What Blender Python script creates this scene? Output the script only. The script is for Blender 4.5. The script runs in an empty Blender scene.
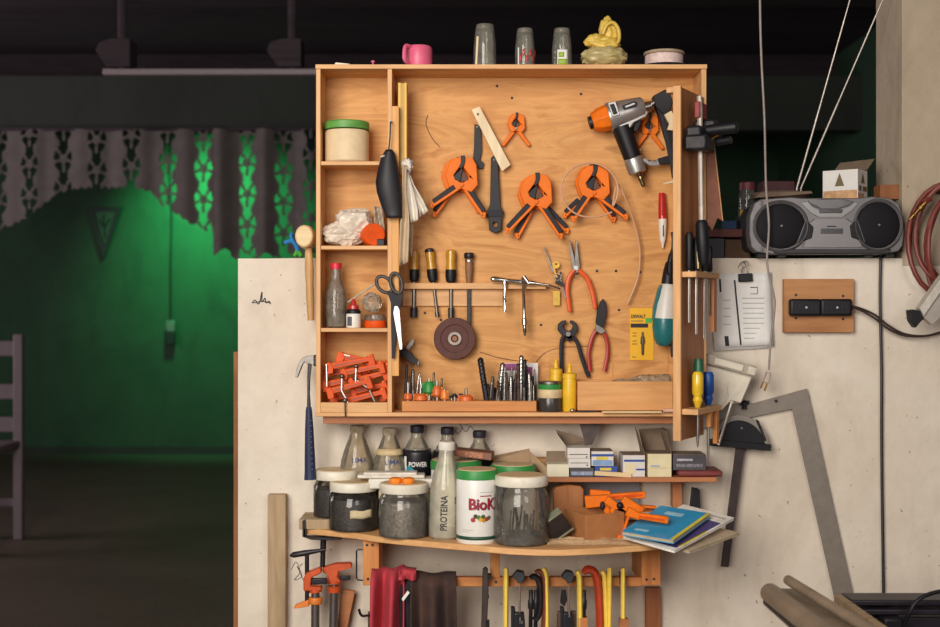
import bpy, math, random
from mathutils import Vector, Matrix, Quaternion, noise
from mathutils.geometry import tessellate_polygon
random.seed(7)
SC = bpy.context.scene
COL = SC.collection
PI = math.pi
DC, H = 3.05, 1.10                    # camera distance from the workshop wall, camera height
S = 2.2/940                           # metres per photo pixel on the wall plane
def kk(y): return S*(DC+y)/DC
def P(px, py, y=0.0):
    k = kk(y); return Vector(((px-470)*k, y, H+(313.5-py)*k))
def ybot(py, z): return DC*((H-z)/(S*(py-313.5))-1)

# ------------------------------------------------------------------ materials
def lin(h):
    h = h.lstrip('#'); o = []
    for i in (0, 2, 4):
        c = int(h[i:i+2], 16)/255
        o.append(c/12.92 if c <= .04045 else ((c+.055)/1.055)**2.4)
    return (o[0], o[1], o[2], 1)
MATS = {}
def newmat(name):
    m = bpy.data.materials.new(name); m.use_nodes = True
    nt = m.node_tree; nt.nodes.clear()
    out = nt.nodes.new('ShaderNodeOutputMaterial')
    b = nt.nodes.new('ShaderNodeBsdfPrincipled')
    nt.links.new(b.outputs[0], out.inputs[0])
    return m, nt, b, out
def coords(nt, scale=(1,1,1), rot=(0,0,0)):
    tc = nt.nodes.new('ShaderNodeTexCoord'); mp = nt.nodes.new('ShaderNodeMapping')
    mp.inputs['Scale'].default_value = scale; mp.inputs['Rotation'].default_value = rot
    nt.links.new(tc.outputs['Object'], mp.inputs[0]); return mp.outputs[0]
def nz(nt, vec, scale, detail=4, dist=0., rough=.55):
    n = nt.nodes.new('ShaderNodeTexNoise'); n.inputs['Scale'].default_value = scale
    n.inputs['Detail'].default_value = detail; n.inputs['Distortion'].default_value = dist
    n.inputs['Roughness'].default_value = rough
    nt.links.new(vec, n.inputs['Vector']); return n.outputs['Fac']
def ramp(nt, fac, stops, interp='LINEAR'):
    r = nt.nodes.new('ShaderNodeValToRGB'); e = r.color_ramp.elements; r.color_ramp.interpolation = interp
    while len(e) < len(stops): e.new(.5)
    for i, (p, c) in enumerate(stops): e[i].position = p; e[i].color = c
    nt.links.new(fac, r.inputs[0]); return r.outputs[0]
def mixc(nt, fac, a, b, mode='MIX'):
    n = nt.nodes.new('ShaderNodeMix'); n.data_type = 'RGBA'; n.blend_type = mode
    if isinstance(fac, (int, float)): n.inputs[0].default_value = fac
    else: nt.links.new(fac, n.inputs[0])
    for i, x in ((6, a), (7, b)):
        if isinstance(x, tuple): n.inputs[i].default_value = x
        else: nt.links.new(x, n.inputs[i])
    return n.outputs[2]
def bump(nt, b, h, st=.3, d=.002):
    n = nt.nodes.new('ShaderNodeBump'); n.inputs['Strength'].default_value = st; n.inputs['Distance'].default_value = d
    nt.links.new(h, n.inputs['Height']); nt.links.new(n.outputs[0], b.inputs['Normal'])
def pm(name, hexc, rough=.5, metal=0., var=.18, scale=45, bmp=0., dirt=None, dirtamt=.35, spec=.5, coat=0., sheen=0.):
    if name in MATS: return MATS[name]
    m, nt, b, out = newmat(name); c = lin(hexc)
    v = coords(nt)
    n = nz(nt, v, scale, 5)
    lo = tuple(x*(1-var) for x in c[:3])+(1,); hi = tuple(min(1, x*(1+var)) for x in c[:3])+(1,)
    col = ramp(nt, n, [(.3, lo), (.7, hi)])
    if dirt:
        n2 = nz(nt, v, scale*.6, 6, .6)
        f = ramp(nt, n2, [(.5, (0,0,0,1)), (.72, (dirtamt,)*3+(1,))])
        col = mixc(nt, f, col, lin(dirt))
    nt.links.new(col, b.inputs['Base Color'])
    b.inputs['Roughness'].default_value = rough; b.inputs['Metallic'].default_value = metal
    b.inputs['Specular IOR Level'].default_value = spec
    b.inputs['Coat Weight'].default_value = coat; b.inputs['Sheen Weight'].default_value = sheen
    if bmp: bump(nt, b, n, bmp)
    MATS[name] = m; return m
def wood(name, c1, c2, c3=None, along='X', fine=70., coarse=4., rough=.55, knots=True, bmp=.08):
    if name in MATS: return MATS[name]
    m, nt, b, out = newmat(name)
    s = {'X': (.12, 1, 1), 'Y': (1, .12, 1), 'Z': (1, 1, .12)}[along]
    v = coords(nt, s)
    n1 = nz(nt, v, coarse*3, 4, 1.2); n2 = nz(nt, v, fine, 6, .3)
    col = ramp(nt, n1, [(.32, lin(c1)), (.5, lin(c2)), (.72, lin(c3 or c1))])
    g = ramp(nt, n2, [(.35, (.72,.68,.62,1)), (.62, (1,1,1,1))])
    col = mixc(nt, .55, col, g, 'MULTIPLY')
    nt.links.new(col, b.inputs['Base Color']); b.inputs['Roughness'].default_value = rough
    if bmp: bump(nt, b, n2, bmp, .001)
    MATS[name] = m; return m
def glassy(name, tint='#e8e6dc', rough=.05, haze=.12, hazecol='#b9b2a0', ior=1.45, uneven=1.):
    if name in MATS: return MATS[name]
    m = bpy.data.materials.new(name); m.use_nodes = True; nt = m.node_tree; nt.nodes.clear()
    out = nt.nodes.new('ShaderNodeOutputMaterial')
    tr = nt.nodes.new('ShaderNodeBsdfTransparent'); tr.inputs[0].default_value = lin(tint)
    gl = nt.nodes.new('ShaderNodeBsdfGlossy'); gl.inputs['Roughness'].default_value = rough
    df = nt.nodes.new('ShaderNodeBsdfDiffuse'); df.inputs[0].default_value = lin(hazecol)
    v = coords(nt); n = nz(nt, v, 40, 5, .4)
    f = ramp(nt, n, [(.3, (haze*(1-.5*uneven),)*3+(1,)), (.75, (min(1, haze*(1+.8*uneven)),)*3+(1,))])
    m1 = nt.nodes.new('ShaderNodeMixShader'); nt.links.new(f, m1.inputs[0])
    nt.links.new(tr.outputs[0], m1.inputs[1]); nt.links.new(df.outputs[0], m1.inputs[2])
    fr = nt.nodes.new('ShaderNodeFresnel'); fr.inputs[0].default_value = ior
    m2 = nt.nodes.new('ShaderNodeMixShader'); nt.links.new(fr.outputs[0], m2.inputs[0])
    nt.links.new(m1.outputs[0], m2.inputs[1]); nt.links.new(gl.outputs[0], m2.inputs[2])
    nt.links.new(m2.outputs[0], out.inputs[0]); MATS[name] = m; return m

# ------------------------------------------------------------------ mesh builder
def frame_from(d):
    d = d.normalized(); u = Vector((0, 1, 0)) if abs(d.y) < .95 else Vector((1, 0, 0))
    a = d.cross(u).normalized(); b = d.cross(a).normalized(); return a, b
class MB:
    def __init__(s): s.v = []; s.f = []
    def add(s, vs, fs, M=None):
        o = len(s.v)
        s.v += [tuple(M @ Vector(q)) if M else tuple(q) for q in vs]
        s.f += [tuple(o+i for i in f) for f in fs]; return s
    def box(s, c, d, M=None, taper=1.):
        x, y, z = d[0]/2, d[1]/2, d[2]/2; vs = []
        for zz, t in ((-z, 1), (z, taper)):
            vs += [(-x*t, -y*t, zz), (x*t, -y*t, zz), (x*t, y*t, zz), (-x*t, y*t, zz)]
        T = Matrix.Translation(Vector(c)) @ (M if M else Matrix.Identity(4))
        return s.add(vs, [(3,2,1,0), (4,5,6,7), (0,1,5,4), (1,2,6,5), (2,3,7,6), (3,0,4,7)], T)
    def prism(s, pts, y0, y1, holes=None, M=None):
        """outline in the x-z plane extruded from y0 to y1"""
        rings = [list(pts)]+[list(h) for h in (holes or [])]
        if y0 > y1: y0, y1 = y1, y0
        flat = [p for r in rings for p in r]; n = len(flat)
        vs = [(p[0], y0, p[1]) for p in flat]+[(p[0], y1, p[1]) for p in flat]; fs = []
        if holes or len(pts) > 4:
            tris = tessellate_polygon([[Vector((p[0], p[1], 0)) for p in r] for r in rings])
            for t in tris:
                a, b, c = (flat[i] for i in t)
                ccw = (b[0]-a[0])*(c[1]-a[1])-(b[1]-a[1])*(c[0]-a[0]) > 0
                t = tuple(t) if ccw else tuple(reversed(t))
                fs.append(t); fs.append(tuple(n+i for i in reversed(t)))
        else:
            ar = sum(pts[i][0]*pts[(i+1)%len(pts)][1]-pts[(i+1)%len(pts)][0]*pts[i][1] for i in range(len(pts)))
            t = tuple(range(n)) if ar > 0 else tuple(reversed(range(n)))
            fs.append(t); fs.append(tuple(n+i for i in reversed(t)))
        o = 0
        for ri, r in enumerate(rings):
            m = len(r); ar = sum(r[i][0]*r[(i+1)%m][1]-r[(i+1)%m][0]*r[i][1] for i in range(m))
            flip = (ar > 0) == (ri == 0)
            for i in range(m):
                j = (i+1) % m; q = (o+i, o+j, n+o+j, n+o+i)
                fs.append(q if not flip else tuple(reversed(q)))
            o += m
        # outward winding for the sides: front ring faces -y
        return s.add(vs, fs, M)
    def tube(s, pts, r, seg=8, closed=False, cap=True, flat=1.):
        pts = [Vector(p) for p in pts]; n = len(pts); o = len(s.v)
        rs = r if isinstance(r, (list, tuple)) else [r]*n
        up = None
        for i, p in enumerate(pts):
            a = pts[(i-1) % n] if (closed or i > 0) else p; b = pts[(i+1) % n] if (closed or i < n-1) else p
            d = (b-a)
            if d.length < 1e-9: d = Vector((0, 0, 1))
            d.normalize()
            if up is None: u, w = frame_from(d)
            else:
                u = up-d*up.dot(d)
                if u.length < 1e-6: u, w = frame_from(d)
                u.normalize(); w = d.cross(u)
            up = u
            for k in range(seg):
                t = 2*PI*k/seg; s.v.append(tuple(p+u*(math.cos(t)*rs[i])+w*(math.sin(t)*rs[i]*flat)))
        for i in range(n if closed else n-1):
            for k in range(seg):
                a = o+i*seg+k; b = o+i*seg+(k+1) % seg; c = o+((i+1) % n)*seg+(k+1) % seg; d = o+((i+1) % n)*seg+k
                s.f.append((a, b, c, d))
        if cap and not closed:
            s.f.append(tuple(o+k for k in reversed(range(seg)))); s.f.append(tuple(o+(n-1)*seg+k for k in range(seg)))
        return s
    def rev(s, p0, p1, prof, seg=24, cap=True, squash=1.):
        """revolve (t, r) along the axis p0-p1; t is a fraction of the axis"""
        p0, p1 = Vector(p0), Vector(p1); d = p1-p0; a, b = frame_from(d); o = len(s.v)
        # b points mostly along y for axes in the picture plane: squash the depth with it
        for t, r in prof:
            for k in range(seg):
                g = 2*PI*k/seg; s.v.append(tuple(p0+d*t+a*(math.cos(g)*r)+b*(math.sin(g)*r*squash)))
        for i in range(len(prof)-1):
            for k in range(seg):
                s.f.append((o+i*seg+k, o+(i+1)*seg+k, o+(i+1)*seg+(k+1) % seg, o+i*seg+(k+1) % seg))
        if cap:
            s.f.append(tuple(o+k for k in range(seg))); s.f.append(tuple(o+(len(prof)-1)*seg+k for k in reversed(range(seg))))
        return s
    def cyl(s, p0, p1, r0, r1=None, seg=16): return s.rev(p0, p1, [(0, r0), (1, r0 if r1 is None else r1)], seg)
    def sph(s, c, r, nu=20, nv=12, amp=0., sc=12., seed=0., ridge=False, facets=0):
        rf = random.Random(int(seed*10)+facets); pls = []
        for _ in range(facets):
            v = Vector((rf.gauss(0,1), rf.gauss(0,1), rf.gauss(0,1))).normalized(); pls.append((v, rf.uniform(.62, .98)))
        r = r if isinstance(r, (tuple, list)) else (r, r, r); o = len(s.v); c = Vector(c)
        for j in range(nv+1):
            ph = PI*j/nv
            for i in range(nu):
                th = 2*PI*i/nu; n = Vector((math.sin(ph)*math.cos(th), math.sin(ph)*math.sin(th), math.cos(ph)))
                q = 1+amp*noise.noise(n*sc*.25+Vector((seed, seed*.7, 0))) if amp else 1
                if facets:
                    q = 1.
                    for v, dd in pls:
                        h = n.dot(v)
                        if h > .05: q = min(q, dd/h)
                    q *= 1+.10*noise.noise(n*5+Vector((seed, 0, 0)))
                if ridge: q = 1+amp*(.45-1.9*abs(noise.noise(n*sc*.25+Vector((seed, seed*.7, 0))))+.5*noise.noise(n*sc*.11+Vector((0, seed, 3))))
                s.v.append((c.x+n.x*r[0]*q, c.y+n.y*r[1]*q, c.z+n.z*r[2]*q))
        for j in range(nv):
            for i in range(nu):
                s.f.append((o+j*nu+i, o+(j+1)*nu+i, o+(j+1)*nu+(i+1) % nu, o+j*nu+(i+1) % nu))
        return s
    def sheet(s, nu, nv, fn):
        o = len(s.v)
        for j in range(nv+1):
            for i in range(nu+1): s.v.append(tuple(fn(i/nu, j/nv)))
        for j in range(nv):
            for i in range(nu):
                a = o+j*(nu+1)+i; s.f.append((a, a+1, a+nu+2, a+nu+1))
        return s
    def text(s, body, size, fn, font_w=1., ext=.0004, bold=.0):
        cu = bpy.data.curves.new('t', 'FONT'); cu.body = body; cu.size = size; cu.align_x = 'CENTER'; cu.align_y = 'CENTER'
        cu.extrude = ext/2; cu.offset = bold; cu.resolution_u = 3
        ob = bpy.data.objects.new('t', cu); COL.objects.link(ob)
        me = bpy.data.meshes.new_from_object(ob.evaluated_get(bpy.context.evaluated_depsgraph_get()))
        o = len(s.v)
        for v in me.vertices: s.v.append(tuple(fn(v.co.x*font_w, v.co.y, v.co.z)))
        for p in me.polygons: s.f.append(tuple(o+i for i in p.vertices))
        bpy.data.objects.remove(ob); bpy.data.curves.remove(cu); bpy.data.meshes.remove(me); return s
    def build(s, name, mat, parent=None, smooth=35, bev=0., sub=0, solid=0., seg=2):
        me = bpy.data.meshes.new(name); me.from_pydata(s.v, [], s.f); me.update()
        o = bpy.data.objects.new(name, me); COL.objects.link(o)
        me.materials.append(mat)
        import bmesh
        bm = bmesh.new(); bm.from_mesh(me); bmesh.ops.recalc_face_normals(bm, faces=bm.faces); bm.to_mesh(me); bm.free()
        if smooth:
            me.shade_smooth(); me.set_sharp_from_angle(angle=math.radians(smooth))
        if parent: o.parent = parent
        if solid:
            md = o.modifiers.new('s', 'SOLIDIFY'); md.thickness = solid; md.offset = 0
        if bev:
            md = o.modifiers.new('b', 'BEVEL'); md.width = bev; md.segments = seg; md.limit_method = 'ANGLE'; md.angle_limit = math.radians(40)
        if sub:
            md = o.modifiers.new('u', 'SUBSURF'); md.levels = sub; md.render_levels = sub
        return o
def tag(o, label, cat, group=None):
    o['label'] = label; o['category'] = cat
    if group: o['group'] = group
    return o
def struct(o): o['kind'] = 'structure'; return o
class A:
    """a thing (an Empty at its base) and pixel-to-local helpers at its depth"""
    def __init__(s, name, label, cat, px, py, y, group=None, loc=None):
        s.px, s.py, s.y, s.k = px, py, y, kk(y)
        s.o = bpy.data.objects.new(name, None); COL.objects.link(s.o); s.o.empty_display_size = .02
        s.o.location = P(px, py, y); tag(s.o, label, cat, group)
    def p(s, px, py, dy=0.): return Vector(((px-s.px)*s.k, dy, (s.py-py)*s.k))
    def q(s, px, py): return ((px-s.px)*s.k, (s.py-py)*s.k)
    def poly(s, pts): return [s.q(*p) for p in pts]
    def bar(s, p, q, w0, w1=None):
        w1 = w0 if w1 is None else w1
        dx, dy = q[0]-p[0], q[1]-p[1]; l = math.hypot(dx, dy); nx, ny = -dy/l, dx/l
        return s.poly([(p[0]+nx*w0/2, p[1]+ny*w0/2), (q[0]+nx*w1/2, q[1]+ny*w1/2), (q[0]-nx*w1/2, q[1]-ny*w1/2), (p[0]-nx*w0/2, p[1]-ny*w0/2)])
    def rev(s, mb, p, q, prof, dy=0., seg=20, dq=None, squash=1.):
        return mb.rev(s.p(p[0], p[1], dy), s.p(q[0], q[1], dy if dq is None else dq), [(t, r*s.k) for t, r in prof], seg, squash=squash)
    def tube(s, mb, pts, r, dy=0., seg=8, closed=False, smooth_n=0, flat=1.):
        pp = [s.p(p[0], p[1], p[2] if len(p) > 2 else dy) for p in pts]
        if smooth_n: pp = spline(pp, smooth_n, closed)
        rr = [x*s.k for x in r] if isinstance(r, (list, tuple)) else r*s.k
        return mb.tube(pp, rr, seg, closed, flat=flat)
def spline(pp, n=6, closed=False):
    out = []; m = len(pp)
    for i in range(m if closed else m-1):
        g = (lambda j: pp[j % m]) if closed else (lambda j: pp[max(0, min(m-1, j))])
        a, b, c, d = g(i-1), g(i), g(i+1), g(i+2)
        for j in range(n):
            t = j/n
            out.append(.5*((2*b)+(c-a)*t+(2*a-5*b+4*c-d)*t*t+(3*b-a-3*c+d)*t*t*t))
    if not closed: out.append(pp[-1])
    return out
def circ(cx, cy, r, n=20, a0=0, a1=2*PI, ry=None):
    e = abs(a1-a0-2*PI) < 1e-6
    return [(cx+r*math.cos(a0+(a1-a0)*i/(n if e else n-1)), cy+(ry or r)*math.sin(a0+(a1-a0)*i/(n if e else n-1))) for i in range(n)]
def copy_tree(o, parent=None):
    c = o.copy(); COL.objects.link(c)
    if parent: c.parent = parent
    for ch in list(o.children): copy_tree(ch, c)
    return c

# palette
w_edge = wood('wood_edge', '#d49e68', '#e4b078', '#cc945e', 'X')
w_edgez = wood('wood_edge_upright', '#d49e68', '#e4b078', '#cc945e', 'Z')
w_in = wood('wood_inside', '#b67f4e', '#c58d59', '#ad7444', 'X', coarse=3)
w_red = wood('wood_reddish', '#a8683c', '#b9774a', '#9c5d36', 'X')
w_redz = wood('wood_reddish_upright', '#a8683c', '#bd7a4a', '#9c5d36', 'Z')
w_org = wood('wood_orange', '#c47a3c', '#d18a48', '#b86e34', 'Z')
w_orgx = wood('wood_orange_rail', '#b9743d', '#c98346', '#ad6834', 'X')
w_pale = wood('wood_pale', '#e2c79c', '#ecd6ae', '#d8b988', 'Z')
w_palex = wood('wood_pale_flat', '#dfc08e', '#e9cf9f', '#d3b07a', 'X')
w_old = wood('wood_weathered', '#a58b6b', '#b79d7c', '#8d7455', 'Z', rough=.8)
w_kraft = pm('kraft_card', '#b98a58', .8, var=.1, scale=60)
w_card = pm('brown_card', '#a86e40', .8, var=.1, scale=60)
w_grey = pm('grey_card', '#7d6a57', .85, var=.12, scale=50)
orange = pm('orange_plastic', '#ec7410', .5, var=.08, dirt='#a8501a', dirtamt=.3, spec=.25)
orange2 = pm('orange_red_plastic', '#dd5416', .45, spec=.25, var=.14, dirt='#a2441a', dirtamt=.3)
rubber = pm('dark_rubber', '#29272d', .65, var=.2, spec=.35)
black = pm('black_plastic', '#141318', .48, var=.2, spec=.35)
dblack = pm('black_metal', '#26242a', .4, .4, var=.25, dirt='#5a4a3a', dirtamt=.3)
steel = pm('steel', '#b9b6b0', .32, 1., var=.15, dirt='#6e6459', dirtamt=.5)
steeld = pm('dull_steel', '#7f7a75', .45, 1., var=.2, dirt='#4a4038', dirtamt=.6)
chrome = pm('chrome', '#d9d7d2', .16, 1., var=.08)
brass = pm('brass', '#b58a4c', .35, 1., var=.15)
rust = pm('rusty_iron', '#5c4536', .75, .35, var=.3, dirt='#7a4a2c', dirtamt=.6)
yellow = pm('yellow_plastic', '#e9b92c', .4, var=.08)
yel_ = None; yel2 = pm('yellow_paint', '#eec644', .4, var=.08, dirt='#a8843a', dirtamt=.3)
amber = pm('amber_handle', '#c08a22', .25, var=.15, coat=.4)
red = pm('red_plastic', '#b8241f', .35, var=.1, coat=.3)
pink = pm('pink_plastic', '#d9607f', .4, var=.06)
green = pm('green_plastic', '#2f8a3f', .45, var=.08)
blue = pm('blue_plastic', '#1f4d9a', .4, var=.12)
navy = pm('navy_grip', '#20294a', .6, var=.15)
teal = pm('teal_plastic', '#1f6f74', .35, var=.1, coat=.2)
cream = pm('cream_plastic', '#ded3b8', .4, var=.06)
white = pm('white_plastic', '#e6e1d6', .45, var=.05, dirt='#b8a88a', dirtamt=.25)
paper = pm('white_paper', '#e9e6e2', .8, var=.04)
beige = pm('beige_filling', '#e0c7a0', .6, var=.08)
ink = pm('dark_ink', '#2a2730', .7, var=.05)
silver = pm('silver_plastic', '#6f6c6d', .36, .35, var=.08)
brown = pm('brown_plastic', '#5b3326', .6, var=.2)
# ================================================================== setting
def wallmat(name, c1, c2, speck, sp=.70, scale=7.):
    m, nt, b, out = newmat(name); v = coords(nt)
    base = ramp(nt, nz(nt, v, scale*.35, 6, .8), [(.3, lin(c1)), (.7, lin(c2))])
    st = ramp(nt, nz(nt, coords(nt, (1, 1, .35)), scale*.9, 6, 1.), [(.52, (0,0,0,1)), (.78, (.5,.5,.5,1))])
    base = mixc(nt, st, base, lin(speck))
    f = ramp(nt, nz(nt, v, 60, 3, .3), [(sp, (0,0,0,1)), (sp+.04, (.6,.6,.6,1))])
    base = mixc(nt, f, base, lin('#5a4632'))
    mo = ramp(nt, nz(nt, v, 22, 6, .5), [(.3, (.86,.85,.84,1)), (.6, (1,1,1,1))]); base = mixc(nt, .45, base, mo, 'MULTIPLY')
    nt.links.new(base, b.inputs['Base Color']); b.inputs['Roughness'].default_value = .85
    bump(nt, b, nz(nt, v, 40, 7), .5, .004); return m
M_wall = wallmat('white_plaster', '#d8cab8', '#e7dccd', '#b8a590', .685)
M_conc = wallmat('raw_concrete', '#ab9a84', '#b9a892', '#83725e', .685)
M_green = wallmat('green_paint', '#2f4c36', '#37583f', '#25392c', .9)
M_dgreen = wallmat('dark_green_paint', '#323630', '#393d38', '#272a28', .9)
M_floor = wallmat('dark_concrete_floor', '#57483f', '#66564a', '#40352f', .9, 3.)
M_floor.node_tree.nodes['Principled BSDF'].inputs['Roughness'].default_value = .6
M_ceil = wood('dark_ceiling_boards', '#3e343c', '#4a3e46', '#2f272e', 'X', rough=.9)
M_beam = wood('dark_beam', '#3a3036', '#463a40', '#2c2428', 'X', rough=.9)

XW0 = (238-470)*S
mb = MB(); mb.box((2.0, 8.0, -.05), (16, 34, .1)); struct(mb.build('floor', M_floor, smooth=0))
mb = MB(); mb.box((2.0, 4.0, 2.85), (16, 26, .1)); struct(mb.build('ceiling', M_ceil, smooth=0))
# half-height plastered wall that carries the tool cabinet
zt = P(0, 257.5, 0).z
def halfwall():
    mb = MB(); n = 60
    x0, x1 = XW0, 3.2
    prof = []
    for i in range(n+1):
        x = x0+(x1-x0)*i/n; prof.append((x, zt+.0035*noise.noise(Vector((x*9, 0, 0)))-.002))
    mb.prism([(x0, 0), (x1, 0)]+list(reversed(prof)), 0, .32)
    return mb
wl = struct(halfwall().build('wall_workshop', M_wall, smooth=0, bev=.006))
mb = MB(); sg = [(252,303),(255,300),(258,304),(260,301),(261,296),(262,292),(262,302),(265,298),(266,303),(269,301),(270,304)]
pts = [P(x, y, -.0012) for x, y in sg]; mb.tube(spline(pts, 4), .0011, 6)
mb.tube([P(253,303,-.0012), P(262,301,-.0012), P(271,303,-.0012)], .001, 6)
o = mb.build('scribble', ink, wl)
mb = MB(); mb.tube(spline([P(x, y, -.0012) for x, y in [(738,268),(742,262),(746,266),(741,270),(744,275),(748,272)]], 4), .0007, 6)
mb.build('scribble', ink, wl)
mb = MB(); mb.tube(spline([P(x, y, -.0012) for x, y in [(455,430),(458,434),(462,428),(460,424),(466,432),(470,426),(474,430)]], 4), .0007, 6)
mb.build('scribble', ink, wl)
mb = MB(); mb.tube(spline([P(x, y, -.0012) for x, y in [(291,570),(296,562),(300,572),(294,580),(302,576),(297,566),(305,584)]], 4), .0006, 6)
mb.build('scribble', ink, wl)
# column behind the boombox
XC = (902-470)*S
mb = MB(); mb.box((XC+.45, .0975, (zt+2.8)/2-.005), (.9, .197, 2.8-zt+.03)); struct(mb.build('column', M_conc, smooth=0, bev=.002))
# brown plank that edges the half wall
mb = MB(); mb.box((XW0-.0075, .12, P(0,352,0).z/2), (.014, .2, P(0,352,0).z)); struct(mb.build('trim_1', wood('plank_edge', '#8a5634', '#9a6540', '#6e4228', 'Z', rough=.8), smooth=0, bev=.002))
# rear room
YB = 7.15
def flatwall(name, c, d, m): mb = MB(); mb.box(c, d); return struct(mb.build(name, m, smooth=0))
flatwall('wall_back', (-1.0, YB+.1, 1.4), (12, .2, 2.8), M_green)
flatwall('wall_right', (2.41+.06, 3.95, 1.4), (.12, 6.6, 2.8), M_green)
flatwall('wall_left', (-5.6, 3.6, 1.4), (.12, 7.2, 2.8), M_green)
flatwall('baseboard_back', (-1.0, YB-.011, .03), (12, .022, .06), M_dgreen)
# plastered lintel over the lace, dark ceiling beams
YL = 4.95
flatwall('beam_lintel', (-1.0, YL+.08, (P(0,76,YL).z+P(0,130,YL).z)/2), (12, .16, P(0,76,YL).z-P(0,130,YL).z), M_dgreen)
for i, (y, zz, h, d) in enumerate(((3.3, 2.72, .20, .22), (1.6, 2.74, .16, .2), (5.6, 2.72, .2, .2))):
    flatwall('beam', (-1.0, y, zz), (13, d, h), M_beam)
# ------------------------------------------------------------------ things of the rear room
# hanging pale rail
y = 3.0
a = A('ceiling_rail', 'long pale rail hanging below the dark ceiling beams of the rear room', 'rail', 104, 72, y)
mb = MB(); mb.box(a.p(240, 72.5), (a.k*272, .05, a.k*6)); mb.build('rail_bar', pm('pale_rail', '#98888e', .5, var=.1), a.o, bev=.004)
for px in (118, 288):
    mb = MB(); mb.prism(a.poly([(px-17,44),(px-20,52),(px-9,68),(px+14,68),(px+14,40),(px-6,40)]), -.04, .1); mb.build('bracket', M_beam, a.o, bev=.004)
    mb = MB(); p = a.p(px+4, 69); p.z += .0; q = Vector((p.x, p.y, 2.8-a.o.location.z)); mb.cyl(p, q, .02); mb.build('hanger', M_beam, a.o)
# lace valances with punched motifs
lace = pm('grey_lace', '#6c6462', .9, var=.15, scale=9)
def lacepanel(name, label, x0, x1, yd, bottom, cols, fold=.012, seed=0):
    a = A(name, label, 'curtain', x0, 130, yd, 'lace hangings under the lintel')
    mb = MB(); st = .9; nx = int((x1-x0)/st); ny = int(130/st)
    V = {}
    def vid(i, j):
        if (i, j) not in V:
            px = x0+i*st; py = 129+j*st
            w = fold*math.sin(px*.13+seed)+fold*.4*math.sin(px*.29+1+seed)
            V[(i, j)] = len(mb.v); mb.v.append(tuple(a.p(px, py, w)))
        return V[(i, j)]
    for i in range(nx):
        for j in range(ny):
            px = x0+(i+.5)*st; py = 129+(j+.5)*st
            if py > bottom(px): continue
            hole = False
            for c, ph in cols:
                u = px-c
                if abs(u) > 10: continue
                t = ((py+ph) % 31)/31*2-1                    # one motif every 31 px
                rr = math.hypot(u/9.5, t*1.08)
                t2 = ((py+ph+15.5) % 31)/31*2-1
                if rr < .95:
                    ty = t*13.5; line = 9
                    for q in range(5):
                        an = PI/2+q*2*PI/5
                        along = u*math.cos(an)+ty*math.sin(an)
                        if along > 0: line = min(line, abs(-u*math.sin(an)+ty*math.cos(an)) - (.5 if along > 6 else 0))
                    ring = abs(math.hypot(u, ty)-3.2) < .8
                    hole = not (line < .8 or ring)
                elif abs(t) > .80 and abs(u) < 4: hole = True
            if not hole: mb.f.append((vid(i, j), vid(i+1, j), vid(i+1, j+1), vid(i, j+1)))
    mb.build('lace', lace, a.o, smooth=60, solid=.004)
    mb = MB(); mb.cyl(a.p(x0, 129), a.p(x1, 129), .012); mb.build('rod', M_beam, a.o)
def bot_swag(px):
    pts = [(-12,232),(0,230),(14,222),(30,215),(45,202),(60,190),(80,187),(100,186),(118,186),(132,185),(150,190),(165,207),(180,214),(190,222),(205,229),(216,231)]
    for (x0,y0),(x1,y1) in zip(pts, pts[1:]):
        if x0 <= px <= x1: return y0+(y1-y0)*(px-x0)/(x1-x0)+2.2*abs(math.sin(px*.42))
    return 230
lacepanel('lace_valance', 'grey lace valance with leaf cut-outs and arched scalloped lower edge', -10, 214, YL-.05, bot_swag,
          [(-2,0),(30,6),(63,12),(97,0),(132,4),(168,10),(203,2)])
def bot_fall(px): return 252+3*math.sin(px*.3)+(4 if px > 230 else 0)
lacepanel('lace_curtain', 'longer straight lace curtain panel hanging down behind the half wall', 214, 480, YL-.12, bot_fall,
          [(247,8),(283,0),(312,14),(346,4),(380,10),(414,0),(448,6)], fold=.03, seed=2)
# triangular sign on the green wall
a = A('triangle_sign', 'dark-edged inverted triangle sign on the green rear wall', 'sign', 104, 205, YB-.02)
tri = [(88,207),(122,207),(104,260)]
mb = MB(); mb.prism(a.poly(tri), -.012, .012, [a.poly([(94,211),(116,211),(104.5,247)])]); mb.build('sign_rim', pm('sign_rim', '#1c2a26', .6), a.o, bev=.003)
mb = MB(); mb.prism(a.poly([(93,210),(117,210),(104.5,249)]), 0, .012); mb.build('sign_face', pm('sign_face', '#34573f', .6), a.o)
mb = MB(); mb.tube([a.p(104,215,-.004), a.p(105,238,-.004)], .006); mb.tube([a.p(99,220,-.004), a.p(105,228,-.004), a.p(110,219,-.004)], .006)
mb.build('emblem', pm('sign_rim', '#1c2a26'), a.o)
# hanging cable with switch box
a = A('switch_cable', 'thin cable with a small white switch box hanging on the green rear wall', 'cable', 171, 335, YB-.03)
mb = MB(); a.tube(mb, [(171,118),(170,170),(172,215),(171,260),(171,322)], .8, smooth_n=5); mb.build('cord', pm('dark_cord', '#1a2420', .7), a.o)
mb = MB(); mb.box(a.p(171,326,-.01), (a.k*9, .03, a.k*11)); mb.build('switch_box', pm('grey_white', '#68736b', .5), a.o, bev=.006)
mb = MB(); mb.box(a.p(171,338,-.01), (a.k*9, .04, a.k*13)); mb.build('plug', pm('dark_cord', '#1a2420'), a.o, bev=.006)
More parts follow.
